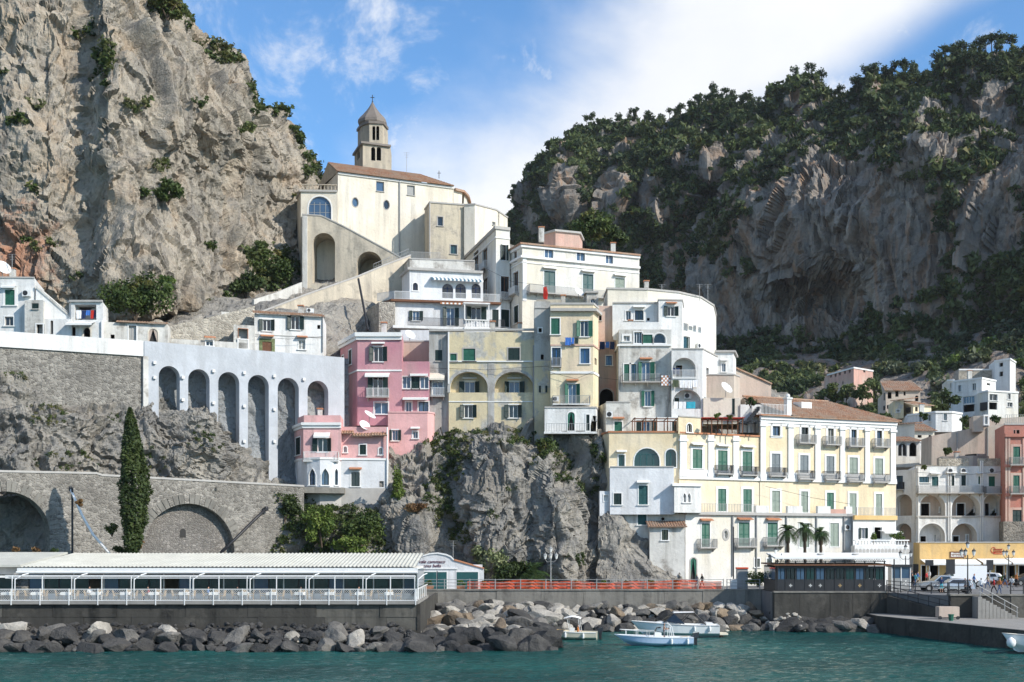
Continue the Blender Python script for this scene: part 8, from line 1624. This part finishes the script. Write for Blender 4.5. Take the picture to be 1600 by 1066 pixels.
# ================================================================== vehicles
plain('paint_silver', (.42, .43, .44), .25, .6, .5, var=.04); plain('paint_white', (.78, .78, .78), .3, .5, var=.03); plain('paint_black', (.02, .02, .022), .25, .6); plain('tyre', (.015, .015, .015), .8, .2)
def vehicle(name, label, loc, rz, prof, W, wheels, paint, glass, cat, tumble=.12, box=None, belt=.95):
    """body shell swept from a side profile [(x, z)], glazing panels laid on it, four wheels"""
    e = empty(name, loc, label, cat); M = Matrix.Translation(Vector(loc))@Matrix.Rotation(rz, 4, 'Z'); T = lambda p: M@Vector(p); H = max(z for x, z in prof)
    def hw(z): return W/2-(tumble*max(0, z-belt)/(H-belt) if H > belt else 0)-.05*max(0, .45-z)
    n = len(prof); mb = MB(); V = []
    for sy in (-1, 1):
        for x, z in prof: V.append(T((x, sy*hw(z), z)))
    mb.add(V, [tuple(range(n)), tuple(range(2*n-1, n-1, -1))]+[(i, i+n, (i+1) % n+n, (i+1) % n) for i in range(n)]); mb.build('body', paint, e)
    for nm, q in glass:
        for sy in ((-1, 1) if nm == 'side_window' else (0,)):
            g = MB()
            if sy: g.add([T((x, sy*(hw(z)+.012), z)) for x, z in q], [tuple(range(len(q)))])
            else: (xa, za), (xb, zb) = q; g.add([T((xa, -hw(za)+.08, za)), T((xa, hw(za)-.08, za)), T((xb, hw(zb)-.06, zb)), T((xb, -hw(zb)+.06, zb))], [(0, 1, 2, 3)])
            g.build(nm, 'glass_dark', e)
    for x, r_ in wheels:
        for sy in (-1, 1):
            c0, c1 = T((x, sy*(W/2-.2), r_)), T((x, sy*(W/2+.02), r_)); t = MB().tube([c0, c1], r_, 18).build('wheel', 'tyre', e); d = (c1-c0).normalized(); MB().tube([c1, c1+d*.012], r_*.62, 12).build('rim', 'iron_grey', t)
    xf = max(x for x, z in prof)
    for sy in (-1, 1): p = T((xf-.02, sy*(W/2-.25), .72)); MB().lathe(p-Vector((0, 0, .08)), [(.08, 0), (.13, .06), (.13, .12), (.08, .18)], 8).build('headlight', 'lamp_glass', e)
    return e
pick = [(-2.5, .45), (-2.5, 1.0), (-.9, 1.02), (-.75, 1.70), (.35, 1.72), (1.1, 1.12), (2.2, 1.0), (2.5, .85), (2.5, .45)]
q = onroad(1471, 924); vehicle('pickup_truck', 'silver pick-up truck parked behind the pier railing', q, R(180), pick, 1.85, ((-1.55, .38), (1.6, .38)), 'paint_silver', [('side_window', [(-.72, 1.08), (-.62, 1.60), (.3, 1.62), (.92, 1.12)]), ('windscreen', [(1.06, 1.16), (.42, 1.68)]), ('rear_window', [(-.9, 1.1), (-.78, 1.64)])], 'truck')
vanp = [(-2.7, .45), (-2.7, 2.5), (1.2, 2.5), (1.25, 2.1), (1.9, 1.25), (2.6, 1.1), (2.7, .8), (2.7, .45)]
q = onroad(1502, 917); vehicle('delivery_van', 'white box van behind the silver pick-up', q, R(180), vanp, 2.0, ((-1.7, .36), (1.8, .36)), 'paint_white', [('side_window', [(1.22, 1.3), (1.3, 2.0), (1.8, 1.3)]), ('windscreen', [(1.92, 1.28), (1.3, 2.05)])], 'van', .05)
carp = [(-1.9, .4), (-1.95, .9), (-1.5, 1.38), (-.4, 1.5), (.5, 1.42), (1.1, 1.0), (1.85, .85), (1.95, .4)]; gl = [('side_window', [(-1.4, .98), (-1.2, 1.34), (.4, 1.36), (.95, 1.0)]), ('windscreen', [(1.06, 1.02), (.54, 1.38)])]
q = onroad(1541, 913); vehicle('parked_car', 'small white car parked beyond the white van', q, R(150), carp, 1.65, ((-1.2, .3), (1.2, .3)), 'paint_white', gl, 'car', .2, belt=.9)
q = onroad(1606, 915); vehicle('parked_car', 'black car at the right edge of the road', q, R(180), carp, 1.7, ((-1.2, .32), (1.2, .32)), 'paint_black', gl, 'car', .2, belt=.9)
q = onroad(1500, 927); vehicle('scooter_car', 'dark small car behind the black street lamp', (q[0], q[1]+1.6, q[2]), R(180), carp, 1.6, ((-1.2, .3), (1.2, .3)), 'paint_silver', gl, 'car', .2, belt=.9)

# ================================================================== boats
plain('gel_white', (.78, .78, .76), .25, .5, var=.04); plain('gel_blue', (.46, .58, .74), .25, .5, var=.04); plain('gel_cream', (.70, .64, .50), .3, .5, var=.05); plain('motor_black', (.02, .02, .022), .3, .5)
def boat(name, label, loc, rz, L, B, fb, hullm, deckm, cruiser=False):
    """lofted planing hull, bow towards +x"""
    e = empty(name, loc, label, 'motorboat'); M = Matrix.Translation(Vector(loc))@Matrix.Rotation(rz, 4, 'Z'); ns = 16; rings = []
    def st(t):
        w_ = B/2*(1-max(0, (t-.42)/.58)**2.3)*(.94+.06*min(1, t/.3)); sh = fb*(1+.42*max(0, t-.2)**1.6); kz = -.28+.62*max(0, (t-.5)/.5)**2.0; return w_, sh, kz
    V = []; Fc = []
    for i in range(ns+1):
        t = i/ns; x = -L/2+L*t; w_, sh, kz = st(t); w_ = max(w_, .03); ch = kz+(sh-kz)*.38
        for y, z, dx in ((-w_, sh, .0), (-w_*1.02, sh-.10, 0), (-w_*.93, ch+.12, 0), (-w_*.80, ch, 0), (0, kz, 0), (w_*.80, ch, 0), (w_*.93, ch+.12, 0), (w_*1.02, sh-.10, 0), (w_, sh, 0)):
            V.append(M@Vector((x+.13*L*max(0, (t-.6)/.4)**2*((z-kz)/(sh-kz)-.55), y, z)))
    for i in range(ns):
        for k in range(8): Fc.append((i*9+k, i*9+k+1, (i+1)*9+k+1, (i+1)*9+k))
    Fc.append(tuple(range(8, -1, -1))); MB().add(V, Fc).build('hull', hullm, e, smooth=False)
    d = MB(); dv = []
    for i in range(ns+1):
        t = i/ns; w_, sh, kz = st(t); w_ = max(w_, .03); fl = sh-.02 if t > .62 or cruiser and t > .45 else sh-.38
        x = -L/2+L*t+.13*L*max(0, (t-.6)/.4)**2*.45
        for y, z in ((-w_*.985, sh-.005), (-w_*.80, sh-.005), (-w_*.78, fl), (w_*.78, fl), (w_*.80, sh-.005), (w_*.985, sh-.005)): dv.append(M@Vector((x, y, z)))
    d.add(dv, [(i*6+k, (i+1)*6+k, (i+1)*6+k+1, i*6+k+1) for i in range(ns) for k in range(5)]); d.build('deck', deckm, e)
    rb = MB()
    for s in (-1, 1): rb.tube([M@Vector((-L/2+L*t+.13*L*max(0, (t-.6)/.4)**2*.42, s*st(t)[0]*1.03, st(t)[1]-.05)) for t in [k/12 for k in range(13)]], .035, 5)
    rb.build('rub_rail', 'gel_white' if hullm != 'gel_white' else 'iron_grey', e)
    return e, M, st
def outboard(e, M, x, z):
    o = MB().hexa([M@Vector(p) for p in ((x-.55, -.2, z+.25), (x-.1, -.2, z+.2), (x-.1, .2, z+.2), (x-.55, .2, z+.25))], [M@Vector(p) for p in ((x-.6, -.16, z+.72), (x-.05, -.16, z+.62), (x-.05, .16, z+.62), (x-.6, .16, z+.72))]).build('outboard_motor', 'motor_black', e); MB().hexa([M@Vector(p) for p in ((x-.42, -.07, -.4), (x-.2, -.07, -.4), (x-.2, .07, -.4), (x-.42, .07, -.4))], [M@Vector(p) for p in ((x-.45, -.1, z+.3), (x-.15, -.1, z+.3), (x-.15, .1, z+.3), (x-.45, .1, z+.3))]).build('shaft', 'motor_black', o)
def fenders(e, M, st, L, ts, s=-1):
    for t in ts: w_, sh, kz = st(t); p = M@Vector((-L/2+L*t, s*(w_+.1), sh-.62)); MB().lathe(p, [(.03, 0), (.1, .08), (.1, .42), (.03, .5), (.015, .62)], 8).build('fender', 'gel_white', e)
def onsea(x, y): D = CZ*F/(y-HY); return ((x-800)*D/F, D, .02)
# blue-hulled runabout
L = 6.5; q = onsea(1024, 1009); e, M, st = boat('motorboat', 'pale blue open motorboat with white rail, nearest of the three by the rocks', q, R(180), L, 2.2, .78, 'gel_blue', 'gel_white'); outboard(e, M, -L/2, .45); fenders(e, M, st, L, (.08, .3), 1)
mb = MB()
for s in (-1, 1):
    pts = [Vector((-L/2+L*t, s*st(t)[0]*.93, st(t)[1]+.42)) for t in (.5, .6, .7, .8, .9, .985)]; mb.tube([M@Vector((-L/2+L*.44, s*st(.44)[0]*.95, st(.44)[1]))]+[M@p for p in pts], .025, 6)
    for t in (.6, .75, .9): mb.tube([M@Vector((-L/2+L*t, s*st(t)[0]*.93, st(t)[1])), M@Vector((-L/2+L*t, s*st(t)[0]*.93, st(t)[1]+.42))], .02, 5)
mb.build('bow_rail', 'iron_white', e); MB().hexa([M@Vector(p) for p in ((-.5, -.4, .4), (.2, -.4, .4), (.2, .4, .4), (-.5, .4, .4))], [M@Vector(p) for p in ((-.5, -.35, 1.15), (.05, -.35, 1.2), (.05, .35, 1.2), (-.5, .35, 1.15))]).build('console', 'gel_white', e)
MB().add([M@Vector(p) for p in ((.1, -.4, 1.15), (.1, .4, 1.15), (-.15, .36, 1.6), (-.15, -.36, 1.6))], [(0, 1, 2, 3)]).build('windscreen', 'glass_dark', e)
mb = MB()
for s in (-1, 1): mb.tube([M@Vector(p) for p in ((-1.6, s*.75, .6), (-1.35, s*.72, 1.7), (-1.05, s*.6, 2.0), (-1.05, 0, 2.05))], .04, 6).tube([M@Vector(p) for p in ((-1.15, s*.75, .6), (-1.2, s*.72, 1.9))], .03, 6)
mb.build('roll_bar', 'iron_white', e); MB().hexa([M@Vector(p) for p in ((-2.9, -.8, .42), (-2.3, -.8, .42), (-2.3, .8, .42), (-2.9, .8, .42))], [M@Vector(p) for p in ((-2.9, -.8, .8), (-2.35, -.8, .75), (-2.35, .8, .75), (-2.9, .8, .8))]).build('stern_seat', 'gel_cream', e)
p = M@Vector((-.75, .15, .40)); person('bare-chested person steering the pale blue motorboat', p, R(90), 'steer', 'c_grey', 'c_grey', 'hair_dark', .92, shirtless=True, shorts=True)
# cream runabout on the left
L = 4.8; q = onsea(893, 999); e, M, st = boat('motorboat', 'cream motorboat with cloth sunshade beside the rock tip', q, R(172), L, 2.0, .72, 'gel_cream', 'gel_cream'); outboard(e, M, -L/2, .42); fenders(e, M, st, L, (.25, .6), 1)
mb = MB()
for s in (-1, 1): mb.tube([M@Vector(p) for p in ((-.9, s*.8, .7), (-.7, s*.8, 1.95))], .025, 5).tube([M@Vector(p) for p in ((.1, s*.7, .7), (.35, s*.7, 1.95))], .025, 5)
mb.build('sunshade_frame', 'iron_white', e); V = [M@Vector((-.95+1.6*i/6, -.85+1.7*j/6, 1.95+.22*math.sin(math.pi*i/6)*.8+.10*math.sin(math.pi*j/6))) for i in range(7) for j in range(7)]; MB().add(V, [(i*7+j, (i+1)*7+j, (i+1)*7+j+1, i*7+j+1) for i in range(6) for j in range(6)]).build('sunshade', 'awning_white', e)
MB().hexa([M@Vector(p) for p in ((-.3, -.3, .35), (.15, -.3, .35), (.15, .3, .35), (-.3, .3, .35))], [M@Vector(p) for p in ((-.3, -.28, 1.05), (.1, -.28, 1.1), (.1, .28, 1.1), (-.3, .28, 1.05))]).build('console', 'gel_white', e); MB().hexa([M@Vector(p) for p in ((.7, -.6, .72), (1.7, -.35, .8), (1.7, .35, .8), (.7, .6, .72))], [M@Vector(p) for p in ((.75, -.55, .86), (1.65, -.3, .94), (1.65, .3, .94), (.75, .55, .86))]).build('sun_pad', 'ochre', e)
p = M@Vector((-.6, .05, -.2)); person('person in orange sitting under the sunshade of the cream boat', p, R(82), 'sit', 'c_orange', 'c_black', 'hair_dark', .9, sleeve=False)
# cabin cruiser
L = 8.0; q = onsea(1058, 995); e, M, st = boat('cabin_cruiser', 'white cabin cruiser with dark windscreen arch moored behind the blue boat', q, R(176), L, 2.7, 1.18, 'gel_white', 'gel_white', True); fenders(e, M, st, L, (.12, .3), 1)
cab = [(-.6, 1.15), (-.3, 1.50), (1.4, 1.55), (2.6, 1.35), (3.1, 1.25)]; V = []
for s in (-1, -.75, 0, .75, 1):
    for x, z in cab: t = (x+L/2)/L; V.append(M@Vector((x, s*st(t)[0]*.78, 1.12 if abs(s) == 1 else z-(.06 if abs(s) == .75 else 0))))
n = len(cab); MB().add(V, [(a*n+i, a*n+i+1, (a+1)*n+i+1, (a+1)*n+i) for a in range(4) for i in range(n-1)]+[(0, n, 2*n, 3*n, 4*n)]).build('coachroof', 'gel_white', e)
w0 = [(1.3, -.95, 1.5), (1.55, 0, 1.55), (1.3, .95, 1.5)]; w1 = [(.35, -.85, 2.25), (.5, 0, 2.3), (.35, .85, 2.25)]; a0 = [(-.6, -1.1, 1.3), (-.6, 1.1, 1.3)]; MB().add([M@Vector(p) for p in w0+w1+[(-.7, -1.15, 1.25), (-.7, 1.15, 1.25)]], [(0, 1, 4, 3), (1, 2, 5, 4), (0, 3, 6), (2, 7, 5)]).build('windscreen', 'glass_dark', e)
mb = MB()
for s in (-1, 1): mb.tube([M@Vector(p) for p in ((1.35, s*1.0, 1.4), (.35, s*.9, 2.28), (-1.6, s*.95, 2.35), (-2.7, s*1.15, 1.2))], .05, 6).tube([M@Vector(p) for p in ((-.3, s*1.0, 1.3), (-1.2, s*.95, 2.3))], .04, 6)
mb.build('arch', 'iron_dark', e); MB().hexa([M@Vector(p) for p in ((-1.6, -.95, 2.33), (.4, -.88, 2.3), (.4, .88, 2.3), (-1.6, .95, 2.33))], [M@Vector(p) for p in ((-1.6, -.9, 2.41), (.35, -.82, 2.39), (.35, .82, 2.39), (-1.6, .9, 2.41))]).build('bimini', 'gel_white', e)
MB().hexa([M@Vector(p) for p in ((-L/2-.8, -1.1, .25), (-L/2, -1.2, .25), (-L/2, 1.2, .25), (-L/2-.8, 1.1, .25))], [M@Vector(p) for p in ((-L/2-.8, -1.1, .38), (-L/2, -1.2, .38), (-L/2, 1.2, .38), (-L/2-.8, 1.1, .38))]).build('swim_platform', 'gel_cream', e)
MB().hexa([M@Vector(p) for p in ((-3.4, -1.0, .8), (-2.6, -1.0, .8), (-2.6, 1.0, .8), (-3.4, 1.0, .8))], [M@Vector(p) for p in ((-3.4, -1.0, 1.35), (-2.7, -1.0, 1.4), (-2.7, 1.0, 1.4), (-3.4, 1.0, 1.35))]).build('stern_seat', 'gel_white', e)
for t in (.72, .62): w_, sh, kz = st(t); pp = [M@Vector((-L/2+L*t+dx, w_*1.005+.01, sh-.42+dz)) for dx, dz in ((-.18, -.06), (.18, -.05), (.18, .05), (-.18, .06))]; MB().add(pp, [(0, 1, 2, 3)]).build('porthole', 'motor_black', e)
# boat at the right edge
L = 7.4; q = onsea(1646, 1023); e, M, st = boat('work_boat', 'white boat with dark waterline cut by the right edge of the picture', q, R(178), L, 2.5, 1.35, 'gel_white', 'gel_cream', True)
V = []
for t in [k/10 for k in range(11)]:
    w_, sh, kz = st(t)
    for s in (-1, 1): V += [M@Vector((-L/2+L*t+(.02 if t > .95 else 0), s*w_*.99+s*.012, .22)), M@Vector((-L/2+L*t, s*w_*.86+s*.03, -.2))]
MB().add(V, [(i*4+k, (i+1)*4+k, (i+1)*4+k+1, i*4+k+1) for i in range(10) for k in (0, 2)]).build('waterline_band', 'motor_black', e)
mb = MB()
for s in (-1, 1): mb.tube([M@Vector(p) for p in ((1.3, s*1.0, 1.4), (1.2, s*1.0, 2.75), (.95, s*1.0, 2.95), (-2.4, s*1.05, 2.95), (-2.5, s*1.05, 1.3))], .05, 6)
mb.build('awning_frame', 'iron_white', e); MB().box(*(sorted((( M@Vector((1.0, 0, 0))).x, (M@Vector((-2.6, 0, 0))).x))), q[1]-1.1, q[1]+1.1, 2.95, 3.02).build('awning', 'gel_white', e)
p = M@Vector((L/2-.15, .25, .75)); MB().lathe(p-Vector((.1, .45, .2)), [(.05, 0), (.32, .2), (.38, .45), (.32, .7), (.05, .9)], 12).build('bow_fender', 'gel_white', e, smooth=True)
e2 = empty('boat_flag', M@Vector((2.2, .6, 1.5)), 'small red and green flag on the boat at the right edge', 'flag'); z0 = M@Vector((2.2, .6, 1.5)); MB().tube([z0, z0+Vector((0, 0, 1.1))], .02, 5).build('staff', 'iron_white', e2); MB().add([z0+Vector((0, 0, 1.05)), z0+Vector((.3, .05, 1.0)), z0+Vector((.28, 0, .75)), z0+Vector((0, 0, .8))], [(0, 1, 2, 3)]).build('cloth', 'fabric_red', e2)

# ================================================================== sea air
mb = MB().box(-900, 900, -60, 900, -2.5, 330); hz = mb.build('haze', 'paving', label='thin pale sea air over the bay and mountain', kind='stuff'); hz.data.materials.clear()
hm = bpy.data.materials.new('haze'); hm.use_nodes = True; nt = hm.node_tree; nt.nodes.clear(); pv = nd(nt, 'ShaderNodeVolumePrincipled', {'Color': (.95, .96, 1, 1), 'Density': .00005, 'Anisotropy': .2}); nt.links.new(pv.outputs[0], nd(nt, 'ShaderNodeOutputMaterial').inputs['Volume']); hz.data.materials.append(hm)
# ================================================================== roof clutter and wires
for x, y, D, w_, hh, lab in ((846, 372, 190, .8, 1.5, 'chimney on the front edge of the white palazzo roof'), (958, 394, 195, .7, 1.3, 'chimney near the right end of the white palazzo roof'), (770, 517, 163, .6, 1.1, 'small chimney on the arched yellow house'), (812, 517, 164, .5, .9, 'second small chimney on the arched yellow house'), (600, 520, 163, .6, 1.2, 'chimney on the pink tower house'), (985, 514, 164, .5, 1.0, 'chimney stub on the white balcony house'), (1010, 452, 171, .6, 1.0, 'chimney on the parapet of the rounded white house'), (880, 474, 161, .5, .9, 'chimney behind the cornice of the tall yellow house'), (500, 650, 156, .5, .8, 'chimney on the pink villa parapet'), (470, 490, 163, .6, .9, 'chimney on the tiled white cottage'), (1495, 718, 184, .6, 1.0, 'chimney on the arcaded house'), (1440, 643, 248, .9, 1.4, 'chimney on the long white house'), (1515, 590, 287, .9, 1.5, 'chimney on the white villa'), (20, 434, 154, .6, 1.0, 'chimney on the far left cottage')):
    q = P(x, y, D); e = empty('chimney', (q.x, q.y, q.z-.4), lab, 'chimney'); MB().box(q.x-w_/2, q.x+w_/2, q.y-.3, q.y+.3, q.z-.6, q.z+hh).build('stack', 'white_worn', e); MB().box(q.x-w_/2-.1, q.x+w_/2+.1, q.y-.4, q.y+.4, q.z+hh, q.z+hh+.14).build('cap', 'terracotta', e)
for pts, lab in (([(935, 590, 158), (985, 596, 159), (1049, 588, 159.8)], 'sagging wire across the white balcony house'), ([(670, 575, 160.8), (760, 578, 160.4), (858, 572, 159.6)], 'wire across the arched yellow house'), ([(860, 582, 158.1), (900, 592, 158), (930, 580, 158)], 'wire across the tall yellow house'), ([(1196, 760, 157.6), (1270, 778, 160), (1330, 788, 161.5)], 'wire sloping across the palazzo front'), ([(760, 420, 184), (800, 440, 183.5), (850, 446, 183)], 'wire on the flank of the white palazzo'), ([(398, 526, 158.6), (450, 530, 159.8), (504, 526, 161)], 'wire along the tiled white cottage'), ([(1432, 738, 179.6), (1500, 743, 179.4), (1566, 737, 179.4)], 'wire across the arcaded house')):
    P3 = [P(*q) for q in pts]; e = empty('cable', P3[0], lab, 'cable'); MB().tube([P3[0].lerp(P3[1], t/5) for t in range(5)]+[P3[1].lerp(P3[2], t/5) for t in range(6)], .022, 4).build('wire', 'iron_dark', e)
# lettering becomes plain meshes
for o in [o for o in SC.objects if o.type == 'FONT']:
    dg = bpy.context.evaluated_depsgraph_get(); me = bpy.data.meshes.new_from_object(o.evaluated_get(dg)); n = bpy.data.objects.new('lettering', me); COL.objects.link(n); n.parent = o.parent; n.matrix_local = o.matrix_local.copy(); bpy.data.objects.remove(o)
